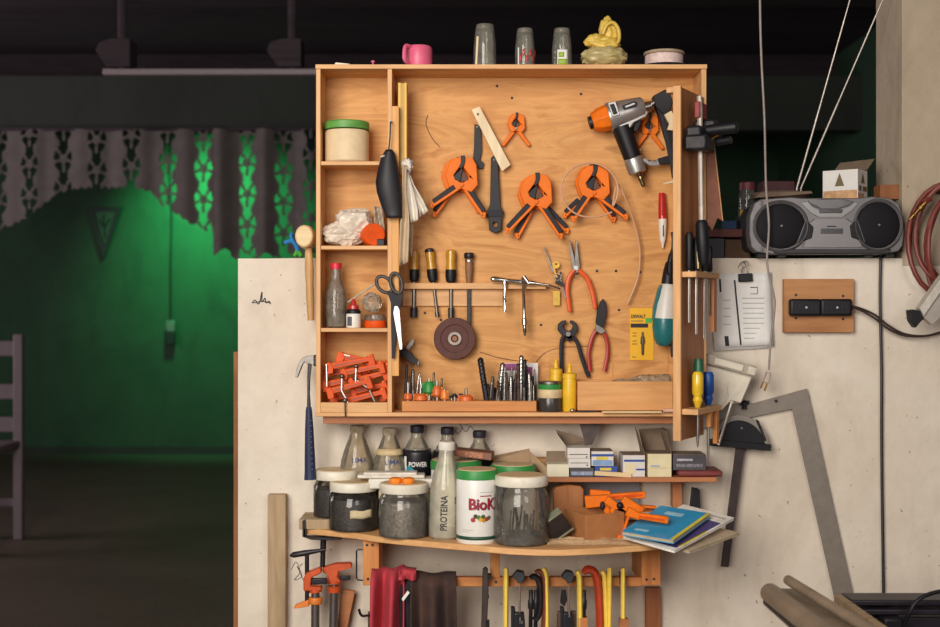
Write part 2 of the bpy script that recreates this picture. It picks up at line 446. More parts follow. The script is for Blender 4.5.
# white ladder-back chair at the frame's edge
y = 3.3
fl = lambda py: None
a = A('slatted_chair', 'pale wooden ladder-back chair on the dark floor of the rear room', 'chair', 10, 530, y)
a.o.location.z = 0; zc = a.k
cw = pm('chair_paint', '#75666c', .55, var=.1)
hgt = 205*a.k
for nm, dx, dy, h in (('rear_leg', 9, 0, hgt), ('rear_leg', -38, 0, hgt), ('front_leg', 9, -.45, hgt*.48), ('front_leg', -38, -.45, hgt*.48)):
    mb = MB(); mb.box((dx*a.k, dy, h/2), (.045, .045, h)); mb.build(nm, cw, a.o, bev=.006)
for z in (.93, .72, .56):
    mb = MB(); mb.box((-14.5*a.k, 0, hgt*z), (47*a.k, .022, hgt*.075)); mb.build('back_slat', cw, a.o, bev=.005)
mb = MB(); mb.box((-14.5*a.k, -.22, hgt*.465), (52*a.k, .5, .035)); mb.build('seat', cw, a.o, bev=.008)
for dy in (0, -.45):
    mb = MB(); mb.box((-14.5*a.k, dy, hgt*.18), (47*a.k, .025, .04)); mb.build('stretcher', cw, a.o, bev=.004)
# ================================================================== tool cabinet
YC, YBD = -.125, -.012           # cabinet front plane, front of its back board
def fb(mb, a, x0, y0, x1, y1, d0, d1):
    c = a.p((x0+x1)/2, (y0+y1)/2, (d0+d1)/2); return mb.box(c, (abs(x1-x0)*a.k, abs(d1-d0), abs(y1-y0)*a.k))
def plywood():
    m, nt, b, out = newmat('plywood_board')
    v = coords(nt, (.55, 1, 2.6))
    n1 = nz(nt, v, 5.0, 4, 2.2)
    base = ramp(nt, n1, [(.30, lin('#bd8148')), (.44, lin('#dba263')), (.58, lin('#cb9156')), (.76, lin('#e2ad70'))])
    g = ramp(nt, nz(nt, coords(nt, (.25, 1, 9)), 14, 5, .6), [(.35, (.86,.83,.8,1)), (.6, (1,1,1,1))])
    base = mixc(nt, .5, base, g, 'MULTIPLY')
    kn = ramp(nt, nz(nt, coords(nt, (.7, 1, 1.6)), 9, 2, 2.), [(.70, (0,0,0,1)), (.78, (.45,.45,.45,1))])
    base = mixc(nt, kn, base, lin('#a0683a'))
    nt.links.new(base, b.inputs['Base Color']); b.inputs['Roughness'].default_value = .6; b.inputs['Specular IOR Level'].default_value = .3
    return m
M_ply = plywood()
cab = A('tool_cabinet', 'large open-fronted plywood tool cabinet hung on the white half wall', 'cabinet', 512, 418, YC)
D = -YC
def cpart(name, x0, y0, x1, y1, d0, d1, m, parent=None, bev=.0012):
    mb = MB(); fb(mb, cab, x0, y0, x1, y1, d0, d1); return mb.build(name, m, parent or cab.o, smooth=0, bev=bev)
zf = kk(YC)/kk(YBD)
cpart('back_panel', 318, 67, 705.5, 417, D+YBD, D-.0005, M_ply)
cpart('side_panel', 316, 69, 320.5, 416, 0, D-.001, w_edgez)
cpart('side_panel', 701.5, 69, 706.5, 416, 0, D-.001, w_edgez)
cpart('top_panel', 315.5, 64.5, 707, 69, -.003, D-.001, w_edge)
cpart('bottom_panel', 316, 412.5, 706, 416.5, -.002, D-.001, w_edge)
cpart('cleat', 322, 416.5, 676, 424.5, .02, .05, w_red)
cpart('divider', 387.5, 69, 392, 412.5, 0, D+YBD, w_edgez)
for y in (161, 245.5, 328): cpart('shelf', 320.5, y, 387.5, y+4, .004, D+YBD, w_edge)
cpart('lip', 320.5, 402.5, 387.5, 412.5, 0, .01, w_edge)
cpart('batten', 392, 106, 399, 376, -.001, .018, wood('batten_wood', '#dc9c54', '#e6ab62', '#d0904a', 'Z'))
# tool rail that holds the screwdrivers, with its lower patch of ply
rl = A('x', 'x', 'x', 512, 418, YBD-.028)
def rpart(name, x0, y0, x1, y1, d0, d1, m):
    mb = MB(); fb(mb, rl, x0, y0, x1, y1, d0, d1)
    o = mb.build(name, m, None, smooth=0, bev=.001); o.location = rl.o.location-cab.o.location; o.parent = cab.o
rpart('tool_rail', 398, 283, 546, 289, 0, .028, w_org if False else w_edge)
rpart('rail_backing', 402, 289, 503, 306, .018, .028, w_edge)
rpart('rail_backing', 546, 347, 614, 384, .0268, .028, M_ply)
rpart('rail_backing', 615, 345, 670, 384, .0265, .028, M_ply)
bpy.data.objects.remove(rl.o)
# dark screw heads and pin holes in the board
bd = A('x', 'x', 'x', 512, 418, YBD)
for x, y in [(425,313),(597,271),(616,271),(619,310),(541,325),(497,86),(450,277),(581,94),(640,272),(668,158),(410,240),(441,320),(512,98)]:
    mb = MB(); mb.cyl(bd.p(x, y, .002), bd.p(x, y, -.0012), 1.5*bd.k, 1.3*bd.k, 10)
    o = mb.build('screw_head', ink, None); o.location = bd.o.location-cab.o.location; o.parent = cab.o
# thin curled wires and scratches pinned on the board
for pts in ([(428,115),(426,124),(432,138),(440,147)], [(480,352),(500,358),(520,361),(528,360)], [(536,362),(545,353),(560,348),(590,346)]):
    mb = MB(); mb.tube(spline([bd.p(x, y, -.001) for x, y in pts], 5), .0008, 6)
    o = mb.build('wire', brown, None); o.location = bd.o.location-cab.o.location; o.parent = cab.o
bpy.data.objects.remove(bd.o)
# the door: a narrow panel swung open towards the room, racks on its outer face
hinge = Vector(((703.5-470)*kk(YC), YC-.004, 0)); 
yfree = -.275
free = Vector(((679.5-470)*kk(yfree), yfree, 0))
dv = free-hinge; DL = dv.length; ang = math.atan2(dv.y, dv.x)
ztop = P(0, 86, yfree).z; zbot = P(0, 441, yfree).z
door = bpy.data.objects.new('door', None); COL.objects.link(door); door.parent = cab.o
door.location = hinge-Vector(cab.o.location); door.rotation_euler = (0, 0, ang); 
# local: x from the hinge to the free edge, z up (world), outer face on +y side
def dl(o): return o
def dbox(mb, x0, x1, t0, t1, z0, z1):
    return mb.box(((x0+x1)/2, (t0+t1)/2, (z0+z1)/2), (x1-x0, t1-t0, z1-z0))
door.location.z = -cab.o.location.z        # local z = world z
mb = MB(); dbox(mb, 0, DL, -.010, 0, zbot, ztop); mb.build('door_panel', w_redz, door, smooth=0, bev=.001)
mb = MB(); dbox(mb, DL-.002, DL+.008, -.012, .005, zbot, ztop); mb.build('door_edge', w_edgez, door, smooth=0, bev=.001)
mb = MB(); dbox(mb, DL-.06, DL-.002, -.03, -.012, ztop-.012, ztop); mb.build('door_cleat', w_edge, door, smooth=0, bev=.001)
OUT = 1                                     # outer side sign along local y
M_door = Matrix.Translation(hinge) @ Matrix.Rotation(ang, 4, 'Z')
def dworld(x, t, z): return M_door @ Vector((x, t, z))
def rack(name, py_top, d, slots):
    """py_top measured at the free edge"""
    z = P(0, py_top, yfree).z
    mb = MB(); t1 = .058
    dbox(mb, .0, DL-.004, .001, t1, z-.012, z)
    return z
zr1 = P(0, 272, yfree+.03).z; zr2 = P(0, 408, yfree+.03).z
mb = MB(); dbox(mb, .0, DL-.003, .001, .036, zr1-.012, zr1)
mb.build('rack_shelf', w_edge, door, smooth=0, bev=.001)
mb = MB(); dbox(mb, .0, DL-.003, .001, .040, zr2-.012, zr2); mb.build('rack_shelf', w_edge, door, smooth=0, bev=.001)
mb = MB(); dbox(mb, .0, .02, .02, .03, zr1-.13, zr1-.012); mb.build('rack_support', w_redz, door, smooth=0, bev=.001)
mb = MB(); dbox(mb, .008, .024, .028, .038, zr2-.085, zr2-.012); mb.build('rack_support', w_org, door, smooth=0, bev=.001)
mb = MB(); dbox(mb, .055, .07, .028, .038, zr2-.045, zr2-.012); mb.build('rack_support', w_org, door, smooth=0, bev=.001)

# ------------------------------------------------------------------ on top of the cabinet
zct = P(0, 64.5, YC).z
def top(name, label, cat, px, depth, group=None):
    a = A(name, label, cat, px, 64.5, YC+depth, group); a.o.location.z = zct; a.py = 313.5-(zct-H)/a.k; return a
a = top('mug', 'pink plastic mug lying upside down on top of the tool cabinet', 'mug', 418, .05)
mb = MB(); mb.rev(a.p(419, a.py), a.p(419, a.py-22.5), [(0,.0295),(.05,.0308),(.85,.0308),(.97,.0275),(1,.018)], 28); mb.build('mug_body', pink, a.o)
mb = MB(); mb.tube(spline([a.p(411,a.py-20,-.024), a.p(406,a.py-19,-.036), a.p(405.5,a.py-6,-.038), a.p(410,a.py-3,-.024)], 6), .0045, 8); mb.build('handle', pink, a.o)
clear = glassy('clear_glass', '#efeee8', .06, .24, '#b5afa2', uneven=.6)
def tumbler(px, h, r, label, extra):
    a = top('drinking_glass', label, 'glass', px, .055, 'upturned glasses on the cabinet')
    r *= a.k; hh = h*a.k
    mb = MB(); mb.rev((0,0,0), (0,0,hh), [(0,r),(.0,r),(.5,r*.97),(.88,r*.82),(.94,r*.8),(1,r*.72)], 28); mb.build('bowl', clear, a.o)
    mb = MB(); mb.rev((0,0,hh*.9), (0,0,hh*1.0), [(0,r*.77),(.5,r*.79),(1,r*.74)], 24); mb.build('foot', glassy('thick_glass', '#c8c6bc', .1, .4, '#9a9488'), a.o)
    extra(a, r, hh); return a
def ex1(a, r, h):
    mb = MB(); mb.tube([(-r*.75,-r*.7,.001), (-r*.62,-r*.74,h*.7)], .0028, 6); mb.build('stick', w_pale, a.o)
def ex2(a, r, h):
    mb = MB()
    for i in range(6):
        t = -2.2+i*.35; z = h*(.12+.14*(i % 2))
        mb.sheet(3, 3, lambda u, v, t=t, z=z: ((r+.0006)*math.cos(t+u*.2), (r+.0006)*math.sin(t+u*.2), z+v*h*.16+u*h*.05))
    mb.build('print', red, a.o, solid=.0006)
    mb = MB(); mb.sheet(3, 6, lambda u, v: ((r+.0006)*math.cos(-2.35+u*.14), (r+.0006)*math.sin(-2.35+u*.14), h*(.02+.48*v))); mb.build('print', paper, a.o, solid=.0006)
def ex3(a, r, h):
    mb = MB(); f = lambda u, v: ((r+.0007)*math.cos(-2.1+u*1.0), (r+.0007)*math.sin(-2.1+u*1.0), h*(.02+.42*v))
    mb.sheet(8, 6, f); mb.build('label_sticker', paper, a.o, solid=.0006)
    mb = MB(); mb.sheet(6, 3, lambda u, v: [c*1.03 if i < 2 else c for i, c in enumerate(f(.1+.8*u, .1+.35*v))])
    mb.sheet(4, 3, lambda u, v: [c*1.03 if i < 2 else c for i, c in enumerate(f(.15+.5*u, .55+.3*v))]); mb.build('print', pm('lime', '#8fae2c', .5), a.o, solid=.0004)
tumbler(485, 44, 11.8, 'tall upturned drinking glass with a wooden stick, on the cabinet next to the pink mug', ex1)
tumbler(525, 40, 10.3, 'upturned drinking glass with red print on top of the cabinet', ex2)
tumbler(562, 40, 10.3, 'upturned drinking glass with a green and white label on the cabinet', ex3)
# knotted yellow bag
a = top('plastic_bag', 'yellow plastic bag tied in a knot on top of the cabinet', 'bag', 604, .05)
bagm = glassy('yellow_bag_film', '#d8c27a', .25, .75, '#cbb777')
ybag = pm('yellow_bag', '#d2b04c', .45, var=.15, bmp=.3)
mb = MB(); mb.sph((0,0,.026), (.052,.04,.0265), 40, 24, .22, 22, 3); mb.build('bag_body', pm('bag_film', '#b3a271', .3, var=.25, scale=25, bmp=.5), a.o, smooth=60)
mb = MB(); mb.sph((0,0,0), (.021,.018,.036), 44, 30, .22, 9, 1)
R_ = Matrix.Translation(a.p(609,33)) @ Matrix.Rotation(-.25, 4, 'Y'); mb.v = [tuple(R_ @ Vector(v)) for v in mb.v]
m2 = MB(); m2.sph((0,0,0), (.024,.016,.0135), 40, 26, .25, 9, 4); R_ = Matrix.Translation(a.p(594,41,-.01)) @ Matrix.Rotation(-.3, 4, 'Y'); mb.add([tuple(R_ @ Vector(v)) for v in m2.v], m2.f)
mb.sph(a.p(604,45,-.006), (.034,.026,.016), 40, 26, .3, 9, 7); mb.build('knot', ybag, a.o, smooth=60)
mb = MB(); mb.tube(spline([a.p(602,36,-.018), a.p(606,27,-.022), a.p(613,25,-.02), a.p(618,33,-.018), a.p(617,44,-.02), a.p(609,47,-.024), a.p(600,44,-.022)], 6), .0045, 8); mb.build('twisted_end', ybag, a.o, smooth=60)
a = top('tape_roll', 'roll of pinkish tape with a grey lid lying on a dark disc on the cabinet', 'tape', 664, .055)
mb = MB(); mb.cyl((0,0,0), (0,0,.006), .057, .055, 32); mb.build('disc', black, a.o)
mb = MB(); mb.rev((0,0,.006), (0,0,.031), [(0,.042),(.1,.0435),(.9,.0435),(1,.042)], 32); mb.build('tape_body', pm('pinkish_tape', '#d9bfb8', .6, var=.2, scale=70, dirt='#a08a78'), a.o)
mb = MB(); mb.rev((0,0,.0315), (0,0,.039), [(0,.0455),(.3,.047),(.8,.046),(1,.042)], 32); mb.build('lid', pm('grey_tan', '#a08c72', .6), a.o)
a = top('spatula', 'flat cream plastic scraper lying on top of the cabinet above its small shelves', 'spatula', 340, .03)
mb = MB(); mb.prism([(-.012,0),(.03,0),(.022,.004),(-.008,.007)], -.02, .02); mb.build('blade', cream, a.o, bev=.001)
mb = MB(); mb.box((.05,0,.0025), (.05,.012,.005)); mb.build('handle', cream, a.o, bev=.001)
a = top('push_pin', 'small pink knob on a flat red strip on top of the cabinet', 'knob', 373, .02)
mb = MB(); mb.box((.012,0,.0015), (.055,.014,.003)); mb.build('strip', red, a.o, bev=.0008)
mb = MB(); mb.rev((0,0,.003), (0,0,.013), [(0,.0015),(.4,.0018),(.5,.004),(.85,.0046),(1,.0025)], 14); mb.build('knob', pink, a.o)

# ------------------------------------------------------------------ left compartments
def shelfz(py): return P(0, py, YC+.004).z
def on(name, label, cat, px, depth, z, group=None):
    y = YC+depth; a = A(name, label, cat, px, 100, y, group); a.o.location.z = z+.0004; a.py = 313.5-(z-H)/a.k; a.o.location.x = (px-470)*a.k; return a
z1, z2, z3, z4 = shelfz(161), shelfz(245.5), shelfz(328), shelfz(412.5)
a = on('jar', 'beige filled jar with a green lid on the top shelf of the cabinet', 'jar', 347, .052, z1, 'jars')
R = 22*a.k
mb = MB(); mb.rev((0,0,0), (0,0,32*a.k), [(0,R*.94),(.04,R),(.5,R),(.93,R),(1,R*.95)], 32); mb.build('jar_body', beige, a.o)
mb = MB(); mb.rev((0,0,33*a.k), (0,0,41*a.k), [(0,R*.97),(.05,R*1.02),(.85,R*1.02),(1,R*.96)], 32); mb.build('lid', pm('lid_leafgreen', '#5f9a44', .5), a.o)
# crumpled bag + orange cup
a = on('plastic_bag', 'crumpled pale plastic bag on the shelf below the beige jar', 'bag', 350, .055, z2)
film = glassy('crumpled_film', '#e6dccb', .18, .55, '#d9c8b2'); film2 = pm('pale_film', '#ddd0bf', .3, var=.12, scale=38, bmp=1.)
mb = MB(); mb.sph((-.010,0,.0295), (.058,.042,.034), 90, 56, seed=2, facets=30); mb.sph((.010,.004,.052), (.058,.040,.048), 90, 56, seed=8, facets=34); mb.build('bag_film', film2, a.o, smooth=22)
mb = MB(); mb.sph((-.032,-.022,.016), (.028,.016,.0155), 60, 36, seed=4, facets=18); mb.build('fold', film2, a.o, smooth=22)
a = on('tape_roll', 'round orange tape dispenser tucked against the crumpled plastic bag', 'tape', 373, .04, z2)
mb = MB(); mb.rev((-.006,.013,.0258), (.004,-.012,.026), [(0,.0255),(.1,.026),(.9,.026),(1,.0245)], 28); mb.build('drum', orange2, a.o)
mb = MB(); mb.box((.016,.0,.008), (.022,.02,.016)); mb.build('cutter', black, a.o, bev=.002)
a = on('plastic_wrap', 'tall clear plastic film leaning behind the hanging black pouch', 'film', 383, .075, z2)
mb = MB(); mb.sheet(10, 16, lambda u, v: ((-.022+u*.034)*(1-.35*v)-.006, .006*math.sin(u*9+v*5), .003+.09*v)); mb.build('film', film, a.o, solid=.0006, smooth=60)
# third shelf
pet = glassy('dusty_bottle', '#e2dbd0', .12, .4, '#a09588')
a = on('bottle', 'dusty clear soda bottle with a red cap on the cabinet shelf', 'bottle', 336, .05, z3)
k = a.k
prof = [(0,6),(.02,10),(.1,10.5),(.2,10.8),(.5,10.6),(.62,9.5),(.78,6.5),(.88,4.8),(.93,4.6),(1,4.6)]
mb = MB(); mb.rev((0,0,0), (0,0,59*k), [(t, r*k) for t, r in prof], 28); mb.build('bottle_body', pet, a.o)
mb = MB(); mb.rev((0,0,.001), (0,0,18*k), [(0,6*k),(.1,9.6*k),(1,10.2*k)], 20); mb.build('contents', pm('grey_grit', '#6f655e', .9, var=.4, scale=160), a.o)
mb = MB(); mb.rev((0,0,58.5*k), (0,0,64.5*k), [(0,5.6*k),(.9,5.8*k),(1,5.2*k)], 20); mb.build('cap', pm('red_cap', '#d0273a', .4), a.o)
a = on('glue_bottle', 'small white glue bottle with a red nozzle next to the dusty soda bottle', 'bottle', 353.5, .035, z3); k = a.k
mb = MB(); mb.rev((0,0,0), (0,0,14*k), [(0,7*k),(.06,7.4*k),(.95,7.4*k),(1,7*k)], 24); mb.build('bottle_body', white, a.o)
mb = MB(); mb.rev((0,0,14*k), (0,0,19*k), [(0,7.2*k),(.4,7.4*k),(.8,6.4*k),(1,4*k)], 24); mb.build('shoulder', black, a.o)
mb = MB(); mb.rev((0,0,18.6*k), (0,0,29*k), [(0,5.6*k),(.35,5.2*k),(.45,3.2*k),(.8,1.8*k),(1,1.1*k)], 16); mb.build('nozzle', red, a.o)
mb = MB(); mb.sheet(8, 4, lambda u, v: (7.5*k*math.cos(-2.4+u*.7), 7.5*k*math.sin(-2.4+u*.7), (2+9*v)*k)); mb.build('print', pm('grey_print', '#5a5a66', .6), a.o, solid=.0003)
a = on('jar', 'squat clear jar with an orange lid lying upside down on the cabinet shelf', 'jar', 375, .05, z3, 'jars'); k = a.k
mb = MB(); mb.rev((0,0,0), (0,0,7*k), [(0,10.4*k),(.1,10.8*k),(.9,10.8*k),(1,10.2*k)], 28); mb.build('lid', orange2, a.o)
mb = MB(); mb.rev((0,0,7*k), (0,0,13*k), [(0,10.2*k),(.3,10.8*k),(1,9.8*k)], 28); mb.build('jar_body', pet, a.o)
a2 = A('plastic_bag', 'small clear bag of fittings sitting on the orange-lidded jar', 'bag', 372, 315, YC+.05); a2.o.location.z = a.o.location.z+13*k
mb = MB(); mb.sph((0,0,12*k), (.026,.02,12.5*k), 70, 44, seed=6, facets=26); mb.build('bag_film', glassy('bag_clear', '#f0e8da', .15, .35, '#d5c6b2'), a2.o, smooth=60)
mb = MB(); mb.tube(spline([Vector((0,-.012,12*k))+Vector((math.cos(t)*.012, -.004*math.sin(t), math.sin(t)*.017)) for t in [i*.8 for i in range(8)]], 5), .003, 6); mb.build('hose_loop', pm('grey_hose', '#9a8f86', .5), a2.o)
a = A('steel_rule', 'thin pale rod leaning across the shelf behind the glue bottle', 'rod', 345, 302, YC+.02)
mb = MB(); mb.tube([a.p(345,303,.04), a.p(379,282,-.024)], .0022, 8); mb.build('rod', pm('pale_rod', '#c9bfae', .4), a.o)
# pile of orange bar clamps in the bottom compartment
def mini_clamp(a, x0, y0, x1, y1, w=8.5, dy=0.):
    p, q = Vector((x0, y0)), Vector((x1, y1)); d = (q-p).normalized(); n = Vector((d.y, -d.x))     # n points up in the picture for left-to-right bars
    pt = lambda t, s: tuple(p+(q-p)*t+n*s)
    h = w
    mb = MB(); mb.prism(a.poly([pt(0,h*.5), pt(1,h*.36), pt(1,-h*.14), pt(0,-h*.28)]), -.006+dy, .006+dy); mb.build('bar', orange2, a.o, bev=.0012)
    mb = MB(); mb.prism(a.poly([pt(.18,h*.22), pt(.84,h*.16), pt(.84,-h*.02), pt(.18,-h*.08)]), -.0065+dy, dy); mb.build('groove_shade', pm('groove_shade_orange', '#a8431c', .5), a.o)  # darker strip on the bar face, painted shade of a recess
    mb = MB(); mb.prism(a.poly([pt(.0,h*.5), pt(.1,h*.62), pt(.16,-.0), pt(.13,-h*.75), pt(0,-h*.75)]), -.009+dy, .009+dy); mb.build('jaw', orange2, a.o, bev=.0012)
    mb = MB(); mb.prism(a.poly([pt(.86,h*.5), pt(1.0,h*.62), pt(1.02,-h*.85), pt(.9,-h*.85), pt(.88,-.1)]), -.009+dy, .009+dy); mb.build('jaw', orange2, a.o, bev=.0012)
    mb = MB(); s = a.p(*pt(.93,h*.5), dy); mb.cyl(s, s+Vector((0,-.012,0)), .0028, seg=8); mb.build('knob', orange, a.o)
pile = [((337,356,387,366),.05,'topmost orange bar clamp, tilted across the heap in the cabinet'),
        ((326,368,374,359),.03,'orange bar clamp near the heap top with a pale rod at its end'),
        ((320,376,366,368),.062,'half hidden orange bar clamp at the heap end near the hammer'),
        ((341,374,384,366),.02,'orange bar clamp in the middle of the heap next to an upright pale rod'),
        ((322,386,362,378),.04,'orange bar clamp in the heap whose end sticks out near the side panel'),
        ((349,383,387,373),.03,'orange bar clamp in the heap reaching to the cabinet divider'),
        ((327,393,371,381),.012,'front orange bar clamp crossing the heap with a steel rod over it'),
        ((351,393,387,385),.05,'orange bar clamp low in the heap beside the divider'),
        ((330,398,385,394),.062,'lowest orange bar clamp at the rear of the heap'),
        ((345,402,386,392),.03,'orange bar clamp lying behind the cabinet lip at the bottom of the heap'),
        ((368,366,388,368),.04,'short end of an orange bar clamp poking out beside the divider near the heap top')]
for (c, dep, lb) in pile:
    a = A('bar_clamp', lb, 'clamp', (c[0]+c[2])/2, (c[1]+c[3])/2, YC+dep, 'orange bar clamps heaped in the cabinet'); mini_clamp(a, *c)
    if 'pale rod at its end' in lb:
        mb = MB(); mb.tube([a.p(327,364,-.012), a.p(327.5,386,-.012)], .0022, 6); mb.build('screw_rod', steel, a.o)
    elif 'topmost' in lb:
        mb = MB(); mb.tube([a.p(342,354,-.005), a.p(350,356,-.004)], .0026, 6); mb.build('screw_rod', steel, a.o)
    elif 'upright' in lb:
        mb = MB(); mb.tube([a.p(356.5,365,-.012), a.p(356,384,-.012)], .0022, 6); mb.build('screw_rod', steel, a.o)
        mb = MB(); mb.sph(a.p(356.5,366,-.012), .005); mb.build('knob', steeld, a.o)
    elif 'steel rod' in lb:
        mb = MB(); mb.tube([a.p(342.5,376,-.012), a.p(342,390,-.012), a.p(348.5,402,-.012)], .0024, 6); mb.build('screw_rod', steel, a.o)
        mb = MB(); mb.sph(a.p(342.5,376,-.012), .0055); mb.build('knob', steeld, a.o)
    elif 'bottom of the heap' in lb:
        mb = MB(); mb.tube([a.p(355,378,-.015), a.p(369,388,-.014), a.p(375,401,-.012)], .0022, 6); mb.build('screw_rod', steel, a.o)
        mb = MB(); mb.sph(a.p(355.5,378,-.015), .0055); mb.sph(a.p(369.5,388,-.014), .005); mb.build('knob', steeld, a.o)
a = A('hook', 'thin steel hook hanging over the lip in front of the orange clamp heap', 'hook', 345, 402, YC-.006)
mb = MB(); mb.tube([a.p(345,399,.014), a.p(345,401,-.003), a.p(345.5,417,-.003)], .0016, 6); mb.build('wire', steeld, a.o)
mb = MB(); mb.sph(a.p(345,400.5,.002), .0055); mb.build('ring', steeld, a.o)
# ================================================================== tools on the plywood board
YT = YBD-.012
def pr(a, name, polys, y0, y1, m, parent=None, bev=.0008, holes=None):
    mb = MB()
    for i, pl in enumerate(polys): mb.prism(pl, y0, y1, holes if (holes and i == 0) else None)
    return mb.build(name, m, parent or a.o, smooth=30, bev=bev)
def nail(a, px, py, y0=-.004, end=None):
    """nail from the tool back into the board"""
    mb = MB(); d = YBD-a.y if end is None else end; mb.cyl(a.p(px, py, d-.0003), a.p(px, py, y0), .0016, seg=8); mb.build('nail', steeld, a.o)
# --- spring clamps with grips
JA = [(1.4,-19),(-6.5,-17.5),(-12.3,-12.3),(-16,0),(-12.3,10.7),(-9.4,15.7),(0,13),(0,7.5),(-5,4),(-8,-.5),(-2.4,-8),(1.4,-13)]
JB = [(2.6,-19),(11.4,-17.4),(15,-11),(16.4,9.2),(10,16.4),(0,13),(0,7.5),(7,4),(7.4,-1),(2.2,-8),(2.6,-13)]
def spring_clamp(px, py, label, y, arms, rot=0., s=1., big=True, name='spring_clamp'):
    a = A(name, label, 'clamp', px, py, y, 'orange spring clamps on the board')
    c, sn = math.cos(rot), math.sin(rot)
    tr = lambda pts: [(px+s*(x*c-yy*sn), py+s*(x*sn+yy*c)) for x, yy in pts]
    pr(a, 'jaw', [a.poly(tr(JA))], -.009, .006, orange, bev=.0018)
    pr(a, 'jaw', [a.poly(tr(JB))], -.007, .008, orange, bev=.0018)
    pr(a, 'jaw_pad', [a.poly(tr([(-.8,-20),(3.6,-20),(3.8,-15),(2.8,-11),(0,-7),(-7.8,.6),(-6.5,4.2),(-1,6),(-.5,1),(1.2,-6),(-2.6,-8),(-.6,-13)])), ], -.0105, .004, black, bev=.0006)
    pr(a, 'jaw_pad', [a.poly(tr([(1.2,-6),(6.6,3.4),(6.2,5.2),(-1,6.4)]))], -.006, .004, brown, bev=.0006)
    mb = MB(); mb.cyl(a.p(px-s*9*sn, py+s*9*c, -.012), a.p(px-s*9*sn, py+s*9*c, .008), 2.1*s*a.k, seg=14); mb.build('pivot_pin', steeld if not big else orange, a.o)
    for i, (x0, y0, x1, y1, side) in enumerate(arms):
        d = Vector((x1-x0, y1-y0)).normalized(); n = Vector((-d.y, d.x))*side
        if big:
            dy = -.003 if i % 2 == 0 else .003
            p, q = (x0, y0), (x1, y1)
            h = pr(a, 'handle', [a.bar(*tr([p, q]), 2.6*s), a.bar(*tr([(x1-d.x*2+n.x*3.4, y1-d.y*2+n.y*3.4), (x1+d.x*1.5-n.x*1.2, y1+d.y*1.5-n.y*1.2)]), 3.6*s)], -.008+dy, .004+dy, orange, bev=.001)
            g0 = (x0+d.x*2+n.x*3.6, y0+d.y*2+n.y*3.6); g1 = (x1-d.x*3+n.x*3.2, y1-d.y*3+n.y*3.2)
            pr(a, 'grip', [a.bar(*tr([g0, g1]), 5.6*s, 5.0*s)], -.0075+dy, .006+dy, rubber, parent=h, bev=.002)
        else:
            pr(a, 'handle', [a.bar(*tr([(x0, y0), (x1, y1)]), 7*s, 5.6*s)], -.006, .004, orange, bev=.0014)
    nail(a, px, py-14*s); return a
yb1, yb2 = YBD-.010, YBD-.034
L_, R_ = -1, 1
spring_clamp(457, 177, 'orange spring clamp hung behind the one beside the long black tool', yb1, [(-4,16,-21,40,R_),(8,14,22,34,L_)], rot=.03, s=.98)
spring_clamp(461.5, 176, 'front orange spring clamp with dark grips beside the long black tool', yb2, [(-3,13,-29,30.5,R_),(3,13,21.5,40,L_)])
spring_clamp(533, 195, 'orange spring clamp behind the front clamp in the middle of the board', yb1, [(-2,18,-16,42,R_),(10,14,33,38,L_)], rot=-.02, s=.99)
spring_clamp(536, 193, 'front orange spring clamp with four splayed grips in the middle of the board', yb2, [(-3,13,-28,39,R_),(3,13,24,44,L_)])
spring_clamp(590, 184, 'orange spring clamp behind the one ringed by the clear tubing', yb1, [(-8,18,-26,34,R_),(8,16,24,38,L_)], s=.96)
spring_clamp(593.5, 184, 'front orange spring clamp ringed by a loop of clear tubing', yb2, [(-4,13,-20,36,R_),(4,13,32,34,L_)])
spring_clamp(516, 124, 'small orange spring clamp hanging beside the tilted wooden strip', yb1, [(-5,14,-24,40,L_),(5,14,24,40,R_)], s=.55, big=False)
spring_clamp(649, 126, 'small orange spring clamp hanging behind the nail gun grip', yb1+.004, [(-5,14,-24,40,L_),(5,14,24,40,R_)], s=.58, big=False)
# --- tilted wooden strip
a = A('wooden_strip', 'pale wooden strip with a hole hanging tilted on the plywood board', 'strip', 491, 140, YBD-.022)
d = wood('strip_wood', '#e4cba2', '#eed9b4', '#dcc092', 'Z')
pr(a, 'strip', [a.poly([(471.5,110),(479.5,106.5),(510.5,165),(502,171.5)])], -.004, .003, d, holes=[a.poly(circ(478,114.5,1.2,10))])
nail(a, 478, 114.5)
# --- black tools
a = A('coping_blade', 'short black metal blade hanging just above the long black tool', 'blade', 478, 150, YBD-.008)
pr(a, 'shank', [a.poly([(474.5,124),(480.5,126),(482,150),(480,160),(484,163),(483,169),(478,168.5),(473,158),(474,148)])], -.002, .003, black); nail(a, 477, 127)
a = A('spanner', 'long black flat tool with a round hole at its lower end, on the board', 'tool', 494, 195, YBD-.014)
pr(a, 'shaft', [a.poly([(491,158),(493.5,155.5),(496.5,156),(498,162),(499,180),(500.5,206),(504,213),(502,219),(501,231),(495,233.5),(489,230),(488.5,219),(486.5,213),(490,204),(490.5,180)])], -.003, .004, black, holes=[a.poly(circ(495,224.5,2.6,14))], bev=.0012)
pr(a, 'collar', [a.poly([(488,210),(503,210),(503,217),(488,217)])], -.005, .0, rubber); nail(a, 494, 160)
